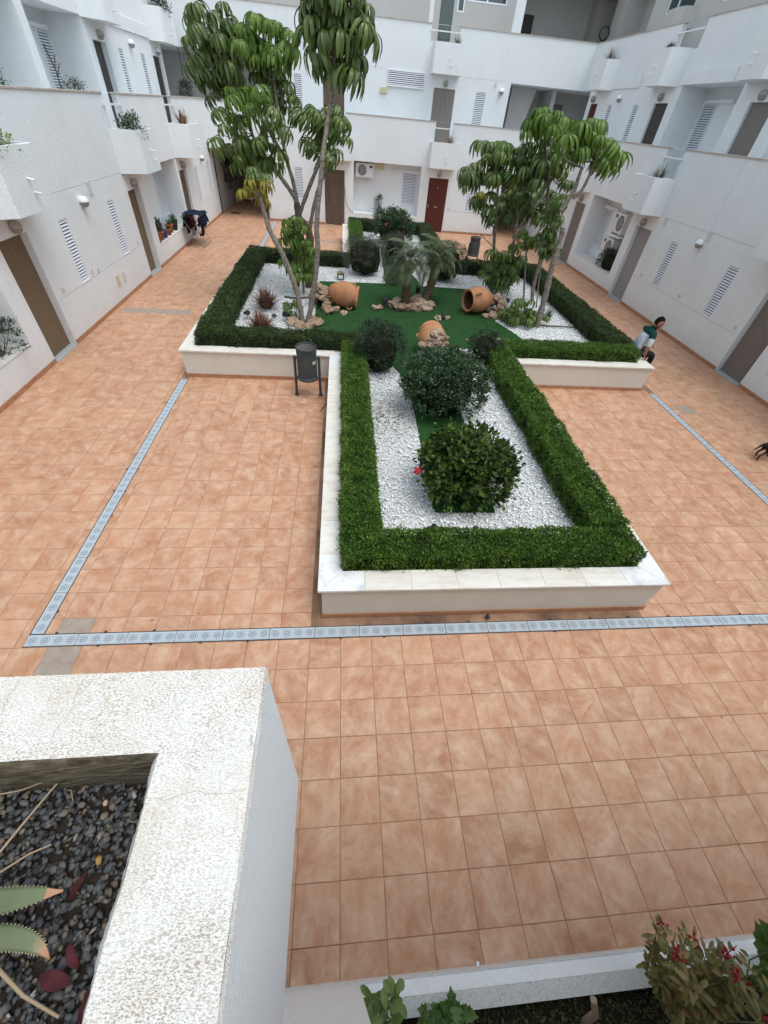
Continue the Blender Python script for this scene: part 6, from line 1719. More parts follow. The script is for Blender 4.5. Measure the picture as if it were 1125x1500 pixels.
# ================================================================== OBJECTS ON THE FLOOR
def waste_bin(label, c, rot=0, tall=1.0):
    t = empty('waste_bin', c, label, 'waste bin', 'round waste bins on posts')
    R = Matrix.Translation(c) @ Matrix.Rotation(rot, 4, 'Z')
    r, z0, z1 = .185, .36 * tall, .98 * tall
    for sx in (-1, 1):
        p = MB(); p.tube([R @ Vector((sx * .235, .0, 0)), R @ Vector((sx * .225, .0, .80 * tall))], .026, 10)
        p.tube([R @ Vector((sx * .235, .0, .001)), R @ Vector((sx * .235, .0, .02))], .045, 10)
        p.build('post', M['bin'], t)
    b = MB(); b.lathe([(r, z0 + .06), (r, z1 - .12)], 28, R); b.build('perforated_drum', M['binmesh'], t)
    b = MB(); b.lathe([(r + .004, z1 - .12), (r + .006, z1), (r + .014, z1 + .008), (r + .014, z1 - .01)], 28, R); b.lathe([(r - .004, z1), (r - .004, z1 - .12)], 28, R); b.build('top_ring', M['bin'], t)
    b = MB(); b.lathe([(.001, z0), (r, z0), (r + .005, z0 + .01), (r + .005, z0 + .065), (r, z0 + .065)], 28, R); b.lathe([(.001, z0 + .03), (r - .006, z0 + .03)], 28, R); b.build('base_ring', M['bin'], t)
    b = MB()
    b.tube([R @ Vector((-.23, 0, z0 + .02)), R @ Vector((.23, 0, z0 + .02))], .016, 8)
    for sx in (-1, 1): b.tube([R @ Vector((sx * .225, 0, .76 * tall)), R @ Vector((sx * r, 0, .76 * tall))], .016, 8)
    b.build('cross_bar', M['bin'], t)
    g_ = MB()
    g_.lathe([(r * .80, z0 + .08), (r * .92, z0 + .2), (r * .95, z1 - .06), (r * .97, z1 - .02)], 20, R); g_.build('bin_bag', M['bag'], t)
    lb = MB(); lb.lathe([(r + .003, .70 * tall), (r + .003, .76 * tall)], 6, R, -.9, -.5); lb.build('sticker', M['yellowed'], t)


waste_bin('dark round waste bin standing at the left inner corner of the planter', (-.65, 6.66, 0))
waste_bin('dark round waste bin far back on the right beside the planter', (5.12, 17.3, 0), .3)
b = MB(); b.tube([(-.36, 6.18, .004), (-.40, 6.05, .006), (-.29, 6.32, .006), (-.2, 6.34, .006)], .008, 6)
tag(b.build('metal_hook', M['darkbark']), 'thin rusty hook lying on the tiles beside the planter wall near the bin', 'hook')
b = MB(); b.tube([(1.72, 1.55, .045), (1.72, 1.515, .042), (1.715, 1.505, .03)], .022, 10)
tag(b.build('drain_outlet', M['blackpl']), 'short black outlet pipe at the foot of the near planter wall', 'pipe')

# folding rack with washing
t = empty('clothes_rack', (-5.5, 18.15, 0), 'folding metal clothes rack in front of the left wall niche', 'clothes rack')
x0, x1, y0, y1, zz = -5.76, -5.16, 17.45, 18.65, .95
for i, y in enumerate((y0, y1)):
    b = MB(); b.tube([(x0, y, .012), (x1, y, zz)], .011, 6); b.tube([(x1, y, .012), (x0, y, zz)], .011, 6); b.build('legs', M['steel'], t)
b = MB()
for x in (x0, x1):
    b.tube([(x, y0, .012), (x, y1, .012)], .011, 6); b.tube([(x, y0, zz), (x, y1, zz)], .011, 6)
for k in range(1, 6): b.tube([(x0 + (x1 - x0) * k / 6, y0, zz), (x0 + (x1 - x0) * k / 6, y1, zz)], .005, 5)
b.build('bars', M['steel'], t)


def cloth(name, label, x, ya, yb, z, da, db, m_, wob):
    """a garment folded over a bar: two hanging faces with folds"""
    nx_ = 22; V = []; F = []
    prof = [(-.03, -da), (-.028, -da * .66), (-.022, -da * .33), (-.012, -.03), (0, .006), (.012, -.03), (.022, -db * .33), (.028, -db * .66), (.03, -db)]
    for i in range(nx_ + 1):
        u = i / nx_; y = ya + (yb - ya) * u
        for (dx, dz) in prof:
            f = math.sin(u * 19 + wob) * .018 * min(1, abs(dz) * 4) + math.sin(u * 43 + wob * 2) * .006 * min(1, abs(dz) * 4)
            hz = dz + (math.sin(u * 7 + wob) * .05 if abs(dz) > .25 else 0)
            V.append((x + dx + f + (dx * 1.2 if abs(dz) > .2 else 0), y, z + hz))
    k = len(prof)
    F = [(i * k + j, i * k + j + 1, (i + 1) * k + j + 1, (i + 1) * k + j) for i in range(nx_) for j in range(k - 1)]
    o = empty(name, (x, (ya + yb) / 2, z - .2), label, 'clothing')
    mm = MB(); mm.add(V, F, True); mm.build('fabric', m_, o)
    ob = COL.objects[mm and o.name]
    for c in o.children:
        sdf = c.modifiers.new('thick', 'SOLIDIFY'); sdf.thickness = .008
    return o


cloth('hanging_garment', 'black trousers hanging at the near end of the clothes rack', x1 - .02, y0 + .02, y0 + .30, zz + .012, .30, .55, M['blackcloth'], 1.0)
cloth('hanging_garment', 'navy shirt spread over the outer bar of the clothes rack', x1 - .03, y0 + .28, y1 + .02, zz + .016, .28, .36, M['navy'], 2.2)
cloth('hanging_garment', 'maroon garment over the middle of the clothes rack', (x0 + x1) / 2, y0 + .05, y0 + .45, zz + .012, .34, .42, M['maroon'], .3)
cloth('hanging_garment', 'dark top over the inner bar of the clothes rack beside the wall', x0 + .06, y0 + .02, y1 - .1, zz + .012, .30, .50, M['blackcloth'], 3.4)
# big navy garment laid flat across the bars
V = []; F = []
for i in range(15):
    for j in range(15):
        u, v = i / 14, j / 14; x = x0 - .02 + (x1 - x0 + .06) * u; y = y0 + .25 + (y1 - y0 - .20) * v
        V.append((x, y, zz + .028 + .012 * math.sin(u * 11 + v * 5) + .010 * math.sin(v * 17) - (.05 if i == 14 else 0) - (.04 if j == 14 else 0)))
F = [(i * 15 + j, i * 15 + j + 1, (i + 1) * 15 + j + 1, (i + 1) * 15 + j) for i in range(14) for j in range(14)]
mm = MB(); mm.add(V, F, True); o = mm.build('draped_garment', M['navy'], None, (-5.5, 18.2, zz)); sdf = o.modifiers.new('thick', 'SOLIDIFY'); sdf.thickness = .01
tag(o, 'navy garment laid flat across the top of the clothes rack', 'clothing')
b = MB(); b.box(-5.34, -5.24, 17.86, 18.12, .30, .36); b.build('peg_basket', M['blackpl'], None, (-5.29, 18, .3))
tag(COL.objects['peg_basket'], 'small black peg basket hanging low on the clothes rack', 'basket')


# pots on the left niche ledge
def pot(label, c, r, h, m_, plant=None, pl=.2, n=40, pm='greenblade'):
    t = empty('flower_pot', c, label, 'plant pot', 'potted plants on the left niche ledge')
    R = Matrix.Translation(c)
    b = MB(); b.lathe([(.001, 0), (r * .72, 0), (r * .95, h * .82), (r * 1.06, h * .83), (r * 1.08, h), (r * .96, h), (r * .9, h * .86), (.001, h * .86)], 16, R); b.build('pot', M[m_], t)
    V = []; F = []
    for i in range(n):
        a = RNG.uniform(0, 6.28); inc = RNG.uniform(.05, .7); l = pl * RNG.uniform(.5, 1.1)
        p0 = np.array([RNG.normal(0, r * .25), RNG.normal(0, r * .25), h * .86]); d = np.array([math.cos(a) * math.sin(inc), math.sin(a) * math.sin(inc), math.cos(inc)]); s_ = np.array([-math.sin(a), math.cos(a), 0]) * .012
        b0 = len(V); V += [p0 - s_ * .3, p0 + d * l * .6 + s_, p0 + d * l - np.array([0, 0, l * .15]), p0 + d * l * .6 - s_]; F.append((b0, b0 + 1, b0 + 2, b0 + 3))
    link('plant', np_mesh('plant', np.array(V), np.array(F), M[pm]), t, c)


for (y, x, r, h, m_, pl, pm, lab) in ((15.42, -5.98, .10, .20, 'pot_terra', .12, 'dryblade', 'terracotta pot nearest the bead curtain door on the ledge'),
                                   (15.75, -6.0, .11, .24, 'pot_terra', .38, 'greenblade', 'terracotta pot with an upright stem, second on the ledge'),
                                   (16.08, -5.98, .10, .20, 'pot_blue', .10, 'greenblade', 'blue glazed pot on the left niche ledge'),
                                   (16.4, -6.25, .13, .34, 'pot_dark', .30, 'greenblade', 'tall black pot at the back of the ledge'),
                                   (16.5, -5.98, .10, .18, 'pot_terra', .16, 'hib', 'terracotta pot with a low plant right of the blue pot'),
                                   (16.9, -6.05, .13, .24, 'pot_terra', .25, 'bush', 'wide terracotta pot with a leafy plant in mid ledge'),
                                   (17.3, -6.0, .11, .2, 'pot_dark', .28, 'bush', 'black pot with a dark plant near the clothes rack'),
                                   (17.65, -6.1, .12, .24, 'pot_dark', .3, 'greenblade', 'black pot hidden behind the hanging clothes')):
    pot(lab, (x, y, .562), r, h, m_, None, pl, 36, pm)
for (y, lab) in ((17.0, 'clear water bottle standing against the niche wall behind the pots'), (17.45, 'second clear water bottle at the back of the niche by the rack')):
    b = MB(); b.lathe([(.001, 0), (.075, 0), (.08, .02), (.08, .26), (.03, .34), (.022, .38), (.001, .38)], 14, Matrix.Translation((-6.35, y, .562)))
    mb = mat('clear_plastic', (.5, .56, .6), .15, .5); o = b.build('water_bottle', mb, None, (-6.35, y, .562)); tag(o, lab, 'bottle')

# plants on the balconies, ledges and in the hanging planters
bush('ledge_plant', 'straggly dark plant with purple leaves in the nearest left wall niche', 'plant', (-6.05, 6.75), (.35, .48), .55, 1500, .05, .02, M['bushdark'], .56, core=False)
for k, (x, y, z) in enumerate(((-5.9, 7.1, 1.1), (-5.8, 7.2, 1.16), (-5.85, 6.95, 1.05))): pass
bush('niche_shrub', 'bushy dark plant filling the ledge of the right wall niche', 'plant', (9.85, 15.7), (.28, .50), .62, 2600, .075, .016, M['bushdark'], .50, core=True)
bush('niche_climber', 'slim green climber on the ledge of the far niche', 'plant', (1.75, 23.6), (.14, .12), .75, 420, .06, .035, M['bush'], .5, core=False)
bush('planter_shrub', 'bushy green plant in the middle concrete planter of the left wall', 'plant', (-5.5, 14.3), (.20, .30), .34, 700, .08, .03, M['bush'], 3.22, core=False)
tuft('planter_aloe', 'reddish spiky plant in the far concrete planter of the left wall', 'plant', (-5.55, 19.3), 55, .55, .06, M['spider'], .75, .15, 3.22)
bush('planter_shrub', 'variegated plant in the nearest concrete planter of the left wall', 'plant', (-5.5, 8.05), (.25, .4), .32, 700, .07, .03, M['jade'], 3.24, core=False)
tuft('planter_cactus', 'thin dry spiky plant in the concrete planter of the right wall', 'plant', (9.35, 14.2), 80, .42, .012, M['dryblade'], .8, .1, 3.22)
tuft('planter_grass', 'sparse grassy plant at the near end of the right wall planter', 'plant', (9.3, 13.85), 40, .5, .016, M['greenblade'], .5, .2, 3.22)
tuft('planter_grass', 'spiky dry grass in the concrete planter above the red door', 'plant', (4.75, 23.1), 80, .45, .022, M['dryblade'], .7, .2, 3.22)
tuft('planter_grass', 'grey green grass in the upper planter of the far building', 'plant', (4.75, 24.3), 60, .42, .022, M['greenblade'], .7, .3, 6.2)
tuft('planter_lavender', 'dark bristly plant in the upper planter of the right building', 'plant', (10.45, 18.1), 150, .30, .02, M['bushdark'], .9, .1, 6.12)
tuft('planter_grass', 'dry shrubby grass in the upper corner planter of the right building', 'plant', (10.6, 22.6), 120, .50, .014, M['dryblade'], .9, .2, 6.12)
b_ = planter_box(bR, PR2, 21.9, 23.4, 22.1, 23.1, PB2 - .03, 6.24, .5)
bush('balcony_plant', 'dark plant in the upper planter at the top left', 'plant', (-6.65, 23.3), (.25, .5), .35, 700, .07, .03, M['bushdark'], 6.12, core=False)
for (x, y, z, r, h, lab, mm_) in ((-7.5, 12.3, 3.55, (.18, .4), .72, 'green succulents behind the upper left parapet', 'bush'), (-7.4, 16.0, 3.55, (.2, .35), .6, 'dry brown plant behind the upper left parapet below the shutter', 'greybush')):
    bush('balcony_plant', lab, 'plant', (x, y), r, h, 600, .08, .02, M[mm_], z, core=False)
b = MB(); b.tube([(-7.3, 15.0, 3.5), (-7.28, 15.05, 4.3), (-7.3, 14.9, 4.75)], .015, 5); b.tube([(-7.28, 15.05, 4.2), (-7.25, 15.3, 4.45)], .012, 5); b.tube([(-7.28, 15.05, 4.35), (-7.25, 15.2, 4.6)], .010, 5)
tag(b.build('bare_stem', M['darkbark']), 'bare twisted stem standing behind the upper left parapet', 'plant')
bush('hanging_plant', 'dark trailing plant hung in the upper left corner gallery', 'plant', (-6.6, 24.6), (.22, .25), .75, 700, .08, .03, M['bushdark'], 3.7, core=False)
b = MB(); b.tube([(-6.6, 24.6, 5.42), (-6.6, 24.6, 4.3)], .012, 5); tag(b.build('hanger_cord', M['blackpl']), 'dark cord the gallery plant hangs from in the upper left corner', 'cord')
bush('wall_creeper', 'dark hanging plant on the wall inside the left passage', 'plant', (-5.7, 26.3), (.22, .5), 1.4, 1500, .08, .04, M['bushdark'], .75, core=False)
b = MB(); b.lathe([(.20, -.03), (.23, 0), (.20, .03), (.17, 0), (.20, -.03)], 24, Matrix.Translation((11.2, 25.2, 7.2)) @ Matrix.Rotation(math.pi / 2, 4, 'X'))
tag(b.build('wheel', M['blackpl'], None, (11.2, 25.2, 7.2)), 'black wheel seen in the top corner gallery on the right', 'wheel')

# ---------------- foreground: dark gravel, aloe, stems and fallen leaves in the hanging planter
N = 14000
x = RNG.uniform(xw + .02, ix + .004, N); y = RNG.uniform(YN + .01, iy + .004, N)
sz = RNG.choice([.008, .011, .016], N, p=[.40, .42, .18]) * RNG.uniform(.8, 1.25, N)
V, F = stones(x, y, 3.196 + RNG.uniform(0, .022, N), sz, .5, .20)
tag(link('dark_gravel', np_mesh('dark_gravel', V, F, M['slate'])), 'dark slate chippings filling the foreground planter', 'gravel', kind='stuff')


def aloe_leaf(p0, p1, p2, w_, th):
    """thick boat-shaped blade along a bent spine, toothed edges, dry tip"""
    pts = [Vector(p0), Vector(p1), Vector(p2)]; n = 18; V = []; F = []; mi = []
    sp = []
    for i in range(n + 1):
        u = i / n; sp.append(pts[0] * (1 - u) ** 2 + pts[1] * 2 * u * (1 - u) + pts[2] * u * u)
    for i, q in enumerate(sp):
        t_ = (sp[min(i + 1, n)] - sp[max(i - 1, 0)]).normalized(); sd_ = t_.cross(Vector((0, 0, 1))).normalized(); nn = sd_.cross(t_)
        u = i / n; k = max(.06, (1 - u ** 6) * (1 - .45 * u))
        for (a, h) in ((-1, .12), (-.5, -.12), (0, -.2), (.5, -.12), (1, .12), (.5, -.75), (0, -1.0), (-.5, -.75)):
            V.append(q + sd_ * a * w_ / 2 * k + nn * h * th * k)
    for i in range(n):
        for j in range(8):
            F.append((i * 8 + j, i * 8 + (j + 1) % 8, (i + 1) * 8 + (j + 1) % 8, (i + 1) * 8 + j)); mi.append(1 if i >= n - 2 else 0)
    F.append(tuple(range(n * 8, n * 8 + 8))); mi.append(1)
    tooth = []
    for i in range(1, n - 2):
        for s_ in (0, 4):
            for h in (.25, .75):
                q = V[i * 8 + s_].lerp(V[(i + 1) * 8 + s_], h); c = sp[i]; d = (q - c).normalized(); t_ = (sp[i + 1] - sp[i]).normalized()
                tooth.append((q - t_ * .0013, q + t_ * .0013, q + d * .0020 + t_ * .0012))
    return V, F, mi, tooth


al = empty('aloe_plant', (-.62, -.9, 3.2), 'green aloe with toothed leaves and dry tips at the left edge of the foreground planter', 'plant')
for (p0, p1, p2, w_, th) in (((-.64, -.860, 3.23), (-.51, -.853, 3.315), (-.407, -.845, 3.30), .046, .016), ((-.64, -.905, 3.22), (-.438, -.868, 3.325), (-.404, -.917, 3.275), .037, .014),
                            ((-.70, -.80, 3.22), (-.74, -.72, 3.32), (-.80, -.70, 3.40), .06, .018), ((-.70, -.98, 3.22), (-.72, -1.03, 3.36), (-.76, -1.08, 3.44), .06, .018), ((-.72, -.9, 3.22), (-.86, -.9, 3.34), (-.98, -.92, 3.38), .06, .018)):
    V, F, mi, tooth = aloe_leaf(p0, p1, p2, w_, th)
    b = MB(); b.v = [tuple(v) for v in V]; b.f = [list(f) for f in F]; b.mi = mi; b.sm = [True] * len(F)
    lf = b.build('leaf', [M['aloe'], M['aloetip']], al)
    tb = MB()
    for a, bb, c in tooth: tb.add([a, bb, c], [(0, 1, 2)])
    tb.build('teeth', M['aloeedge'], lf)


def gp(px, py, z):
    """point of the gravel seen towards a picture direction is precomputed; kept as plain world numbers below"""
    return Vector((px, py, z))


for pts, r, lab in (([(-.62, -.83, 3.225), (-.564, -.782, 3.235), (-.541, -.739, 3.24), (-.511, -.685, 3.245)], .0028, 'longest dry stem lying across the dark gravel towards the rim'),
                    ([(-.60, -.83, 3.22), (-.547, -.808, 3.235), (-.515, -.788, 3.235), (-.488, -.777, 3.23)], .0022, 'short dry stem beside the longest one on the dark gravel'),
                    ([(-.607, -.70, 3.245), (-.57, -.695, 3.245), (-.53, -.688, 3.26)], .0016, 'pale dry stem lying along the mossy inner wall of the planter'),
                    ([(-.52, -.905, 3.24), (-.49, -.919, 3.245), (-.442, -.951, 3.235), (-.387, -.976, 3.225)], .0035, 'thick forked dry stalk below the aloe leaves'),
                    ([(-.50, -.695, 3.225), (-.485, -.70, 3.24), (-.478, -.715, 3.235)], .0011, 'thin curled root near the back wall of the foreground planter')):
    b = MB(); b.tube(pts, r, 6, r * .6); o = b.build('fallen_twig', M['twig'], None, pts[1]); tag(o, lab, 'stem')


def flat_leaf(c, L, w_, az, tilt, m_, name, label):
    V = []; F = []; n = 8
    R = Matrix.Translation(c) @ Matrix.Rotation(az, 4, 'Z') @ Matrix.Rotation(tilt, 4, 'Y')
    for i in range(n + 1):
        u = i / n; ww = w_ / 2 * math.sin(math.pi * (.04 + .94 * u)) ** .8; zc = .012 * math.sin(u * 3) * L / .05
        V += [R @ Vector((u * L, -ww, zc + ww * .3)), R @ Vector((u * L, 0, zc)), R @ Vector((u * L, ww, zc + ww * .3))]
    F = [(i * 3 + j, i * 3 + j + 1, (i + 1) * 3 + j + 1, (i + 1) * 3 + j) for i in range(n) for j in range(2)]
    b = MB(); b.add(V, F, True); o = b.build(name, m_, None, c); tag(o, label, 'leaf'); return o


flat_leaf((-.425, -.852, 3.225), .040, .012, 1.15, -.2, M['burgundy'], 'fallen_leaf', 'burgundy leaf standing in the dark gravel above the aloe tip')
flat_leaf((-.384, -.944, 3.225), .048, .022, 2.9, -.12, M['burgundy'], 'fallen_leaf', 'broad burgundy leaf on the dark gravel under the aloe')
flat_leaf((-.381, -.930, 3.225), .036, .014, 2.2, -.25, M['burgundy'], 'fallen_leaf', 'dull burgundy leaf upright below the hooked aloe tip')
flat_leaf((-.330, -.958, 3.30), .018, .008, .6, -.4, M['burgundy'], 'fallen_leaf', 'small burgundy leaf lying on the inner edge of the rim')
flat_leaf((-.352, -.985, 3.23), .036, .016, 1.2, -.3, M['burgundy'], 'fallen_leaf', 'burgundy leaf at the bottom of the foreground planter')
for (x, y, lab) in ((-.400, -.804, 'ochre pebble in the middle of the dark gravel'),):
    V, F = stones([x], [y], [3.23], [.020], .5, .1); o = link('ochre_pebble', np_mesh('ochre_pebble', V - np.array([x, y, 3.225]), F, mat('ochre_stone', (.34, .20, .07), .7, .2)), None, (x, y, 3.225)); tag(o, lab, 'pebble')
V, F = stones([-.422], [-.720], [3.228], [.014], .7, .1); o = link('pink_pebble', np_mesh('pink_pebble', V - np.array([-.422, -.72, 3.228]), F, mat('pink_stone', (.45, .32, .25), .7, .2)), None, (-.422, -.72, 3.228)); tag(o, 'pinkish round pebble near the back of the dark gravel', 'pebble')


# ---------------- plants in the ledge bed at the foot of the picture
def leafy(name, label, c, stems, leafL, leafW, m_, per, flowers=None, z0=.45, lean=(0, .25), lobed=False, stemm='rib'):
    o = empty(name, (c[0], c[1], z0), label, 'plant')
    V = []; F = []; b = MB(); tips = []
    for (dx, dy, h) in stems:
        p0 = Vector((c[0], c[1], z0)); p1 = Vector((c[0] + dx, c[1] + dy, z0 + h))
        mid = (p0 + p1) / 2 + Vector((RNG.normal(0, .03), RNG.normal(0, .03), .05))
        b.tube([p0, mid, p1], .006, 5, .0025); tips.append(p1)
        for k in range(per):
            u = RNG.uniform(.35, 1.0) ** .7; q = p0 * (1 - u) ** 2 + mid * 2 * u * (1 - u) + p1 * u * u
            a = RNG.uniform(0, 6.28); el = RNG.uniform(-.2, .75); l = leafL * RNG.uniform(.7, 1.15); w_ = leafW * RNG.uniform(.8, 1.15)
            d = Vector((math.cos(a) * math.cos(el), math.sin(a) * math.cos(el), math.sin(el))); s_ = d.cross(Vector((0, 0, 1))).normalized(); nn = s_.cross(d)
            st = q + d * l * .25
            if lobed: out = [(0, 0), (.05, .42), (.30, .62), (.38, .36), (.62, .50), (.68, .25), (1, 0)]
            else: out = [(0, 0), (.25, .32), (.55, .5), (.8, .40), (.94, .2), (1, 0)]
            pts = [(u_, v_) for u_, v_ in out] + [(u_, -v_) for u_, v_ in out[-2:0:-1]]
            cz = [st + d * u_ * l + s_ * v_ * w_ + nn * (abs(v_) * w_ * .35 - u_ * u_ * l * .22) for u_, v_ in pts]
            b0 = len(V); cen = st + d * l * .5 - nn * l * .06
            V.append(cen); V += cz
            m__ = len(cz); F += [(b0, b0 + 1 + i, b0 + 1 + (i + 1) % m__) for i in range(m__)]
    fo = link('leaves', np_mesh('leaves', np.array([tuple(Vector(v) - o.location) for v in V]), np.array(F), m_, True), o, o.location)
    b.build('stems', M[stemm], o)
    if flowers:
        for tp in flowers:
            f = MB()
            for k in range(14):
                q = Vector(tp) + Vector((RNG.normal(0, .016), RNG.normal(0, .016), RNG.normal(0, .010)))
                f.lathe([(.001, -.004), (.010, 0), (.001, .006)], 5, Matrix.Translation(q) @ Euler((RNG.uniform(-1, 1), RNG.uniform(-1, 1), 0)).to_matrix().to_4x4())
            tag(f.build('flower_cluster', M['pinkred'], o), kind='stuff')
    return o


stm = [(RNG.uniform(-.22, .26), RNG.uniform(-.05, .34), RNG.uniform(.35, .85)) for _ in range(34)]
fl_ = [(1.93 + s_[0], -1.38 + s_[1], .45 + s_[2] + .02) for s_ in stm[:9]]
leafy('spurge_bush', 'green bush with crimson flower clusters growing from the white ledge at the lower right', (1.93, -1.38), stm, .060, .024, M['crown_leaf'], 24, fl_)
stm = [(RNG.uniform(-.12, .35), RNG.uniform(-.02, .40), RNG.uniform(.35, .95)) for _ in range(9)]
leafy('vine', 'fresh green lobed vine at the bottom right corner', (2.52, -1.36), stm, .12, .11, M['vine'], 8, None, lobed=True)
stm = [(RNG.uniform(-.08, .08), RNG.uniform(.05, .20), RNG.uniform(.35, .75)) for _ in range(5)]
leafy('jade_sprout', 'pale green upright sprout at the left end of the ledge', (.24, -1.33), stm, .075, .04, M['jade'], 9, None)
stm = [(RNG.uniform(-.08, .16), RNG.uniform(.0, .10), RNG.uniform(.15, .35)) for _ in range(6)]
leafy('vine', 'small green vine shoot near the left end of the ledge', (.55, -1.34), stm, .075, .065, M['vine'], 6, None, lobed=True)
N = 2600
x = RNG.uniform(.75, 1.9, N); y = RNG.uniform(-1.7, -1.31, N)
C = np.c_[x, y, np.full(N, .47) + RNG.exponential(.02, N)]; d = unit(RNG.normal(0, 1, (N, 3)) + np.array([0, 0, .8]))
V, F = leaf_cards(C, d, unit(RNG.normal(0, 1, (N, 3))), RNG.uniform(.015, .03, N), RNG.uniform(.008, .014, N))
tag(link('ground_cover', np_mesh('ground_cover', V, F, M['moss'])), 'yellow green ground cover on the dark soil of the ledge', 'ground cover', kind='stuff')
b = MB(); b.tube([(1.42, -1.42, .44), (1.43, -1.36, .66), (1.41, -1.30, .74)], .022, 8, .018)
tag(b.build('wooden_stake', M['twig']), 'short pale wooden stake in the ledge soil', 'stake')
b = MB(); b.tube([(.95, -1.175, .012), (.955, -1.15, .012)], .012, 8)
tag(b.build('pipe_stub', M['pipe']), 'small white pipe stub poking over the tiles from the ledge wall', 'pipe')


# ================================================================== MAN AND DOG
def skin_figure(name, joints, bones, mats_fn, mats, parent, sub=2, root=0, origin=None):
    me = bpy.data.meshes.new('tmp'); me.from_pydata([j[0] for j in joints], bones, [])
    o = bpy.data.objects.new('tmp', me); COL.objects.link(o)
    sk = o.modifiers.new('skin', 'SKIN'); sk.use_smooth_shade = True; sk.branch_smoothing = .6
    for i, j in enumerate(joints):
        r = j[1]; me.skin_vertices[0].data[i].radius = (r, r) if not isinstance(r, tuple) else r
        me.skin_vertices[0].data[i].use_root = i == root
    ss = o.modifiers.new('sub', 'SUBSURF'); ss.levels = sub; ss.render_levels = sub
    dg = bpy.context.evaluated_depsgraph_get(); dg.update()
    nm = bpy.data.meshes.new_from_object(o.evaluated_get(dg))
    bpy.data.objects.remove(o)
    for m_ in mats: nm.materials.append(m_)
    L = Vector(origin) if origin is not None else wl(parent)
    for p in nm.polygons: p.material_index = mats_fn(p.center); p.use_smooth = True
    nm.transform(Matrix.Translation(-L)); nm.name = name
    return link(name, nm, parent, L)


SKIN = mat('skin', (.29, .145, .095), .55, .35); HAIR = mat('dark_hair', (.010, .007, .006), .9, .08)
GREEN = mat('dark_green_knit', (.010, .052, .038), .85, .1); PALE = mat('pale_marl_knit', (.58, .62, .66), .9, .1)
g = NG(PALE); g.col(g.ramp(g.noise(1, 3, .6, g.scaled(g.pos(), 9, 9, 40)), [(.35, (.42, .46, .50)), (.65, (.68, .72, .76))]))
TROUS = mat('black_trousers', (.016, .018, .022), .85, .15); SHOE = mat('dark_shoe', (.03, .028, .027), .6, .3)
mx, my = 6.715, 8.00
man = empty('person', (mx, my, 0), 'man in a green and pale grey sweater and dark trousers sitting on the planter edge', 'person')
# faces towards +x (the right wall), leaning forward, propped on his near hand, head turned to the camera side
J = [((mx, my, .68), (.185, .14)),                 # 0 pelvis
     ((mx + .045, my - .01, .83), (.185, .13)),    # 1 waist
     ((mx + .11, my - .02, 1.00), (.215, .14)),    # 2 chest
     ((mx + .17, my - .03, 1.13), (.175, .115)),    # 3 upper chest
     ((mx + .19, my - .05, 1.20), .068),          # 4 neck base
     ((mx + .205, my - .085, 1.25), .068),          # 5 neck
     ((mx + .14, my - .225, 1.10), .088),            # 6 near shoulder
     ((mx + .10, my - .285, .91), .066),            # 7 near elbow
     ((mx + .09, my - .31, .655), .036),            # 8 near wrist
     ((mx + .19, my + .17, 1.09), .088),            # 9 far shoulder
     ((mx + .29, my + .20, .90), .058),             # 10 far elbow
     ((mx + .46, my + .12, .76), .036),             # 11 far wrist
     ((mx + .06, my - .10, .655), .105),            # 12 near hip
     ((mx + .46, my - .13, .60), .078),             # 13 near knee
     ((mx + .40, my - .14, .12), .045),             # 14 near ankle
     ((mx + .07, my + .10, .655), .105),            # 15 far hip
     ((mx + .47, my + .14, .60), .078),             # 16 far knee
     ((mx + .50, my + .15, .12), .045)]             # 17 far ankle
B = [(0, 1), (1, 2), (2, 3), (3, 4), (4, 5), (3, 6), (6, 7), (7, 8), (3, 9), (9, 10), (10, 11), (0, 12), (12, 13), (13, 14), (0, 15), (15, 16), (16, 17)]


def man_m(c):
    if c.z > 1.225 and abs(c.y - my) < .15: return 0
    near_arm = (c.y < my - .19 and c.x < mx + .25); far_arm = (c.x > mx + .26 and c.z > .72)
    if near_arm and c.z < .86: return 0
    if far_arm and c.z < .86: return 0
    if near_arm or far_arm: return 2 if c.z < 1.02 else 1
    if c.z < .735: return 3
    # yoke of the sweater: green above, pale below
    return 1 if c.z > 1.065 - .10 * (c.x - mx - .1) else 2


skin_figure('body', J, B, man_m, [SKIN, GREEN, PALE, TROUS], man)
# head: shaped, turned towards the camera side and tipped down a little
hc = Vector((mx + .205, my - .125, 1.312))
look = Vector((.80, -.55, -.16)).normalized()
hr = look.to_track_quat('Y', 'Z').to_matrix().to_4x4()
import bmesh
bm = bmesh.new(); bmesh.ops.create_uvsphere(bm, u_segments=24, v_segments=16, radius=1)
for v in bm.verts:
    x, y, z = v.co
    k = 1.0
    X, Y, Z = x * .076, y * .097, z * .118
    if z < -.15: X *= 1 - .30 * (-z - .15); Y = Y * (1 - .12 * (-z)) + .012 * (-z)        # jaw narrows, chin forward
    if y > .55 and abs(x) < .28 and -.35 < z < .12: Y += .020 * (1 - abs(x) / .28) * (1 - abs(z + .18) / .32)  # nose
    if y > .5 and abs(abs(x) - .38) < .2 and 0 < z < .25: Y -= .007                       # eye sockets
    v.co = (X, Y, Z)
me = bpy.data.meshes.new('head'); bm.to_mesh(me)
me.transform(Matrix.Translation(hc - wl(man)) @ hr); me.materials.append(SKIN); me.polygons.foreach_set('use_smooth', [True] * len(me.polygons))
link('head', me, man, wl(man))
bm.free()
bm = bmesh.new(); bmesh.ops.create_uvsphere(bm, u_segments=24, v_segments=18, radius=1)
kill = []
for v in bm.verts:
    x, y, z = v.co
    if (y > .25 and z < .42) or z < -.42: kill.append(v)
    v.co = (x * .081 * (1 + RNG.normal(0, .012)), y * .101 - .004, z * .124 * (1 + RNG.normal(0, .01)) + .004)
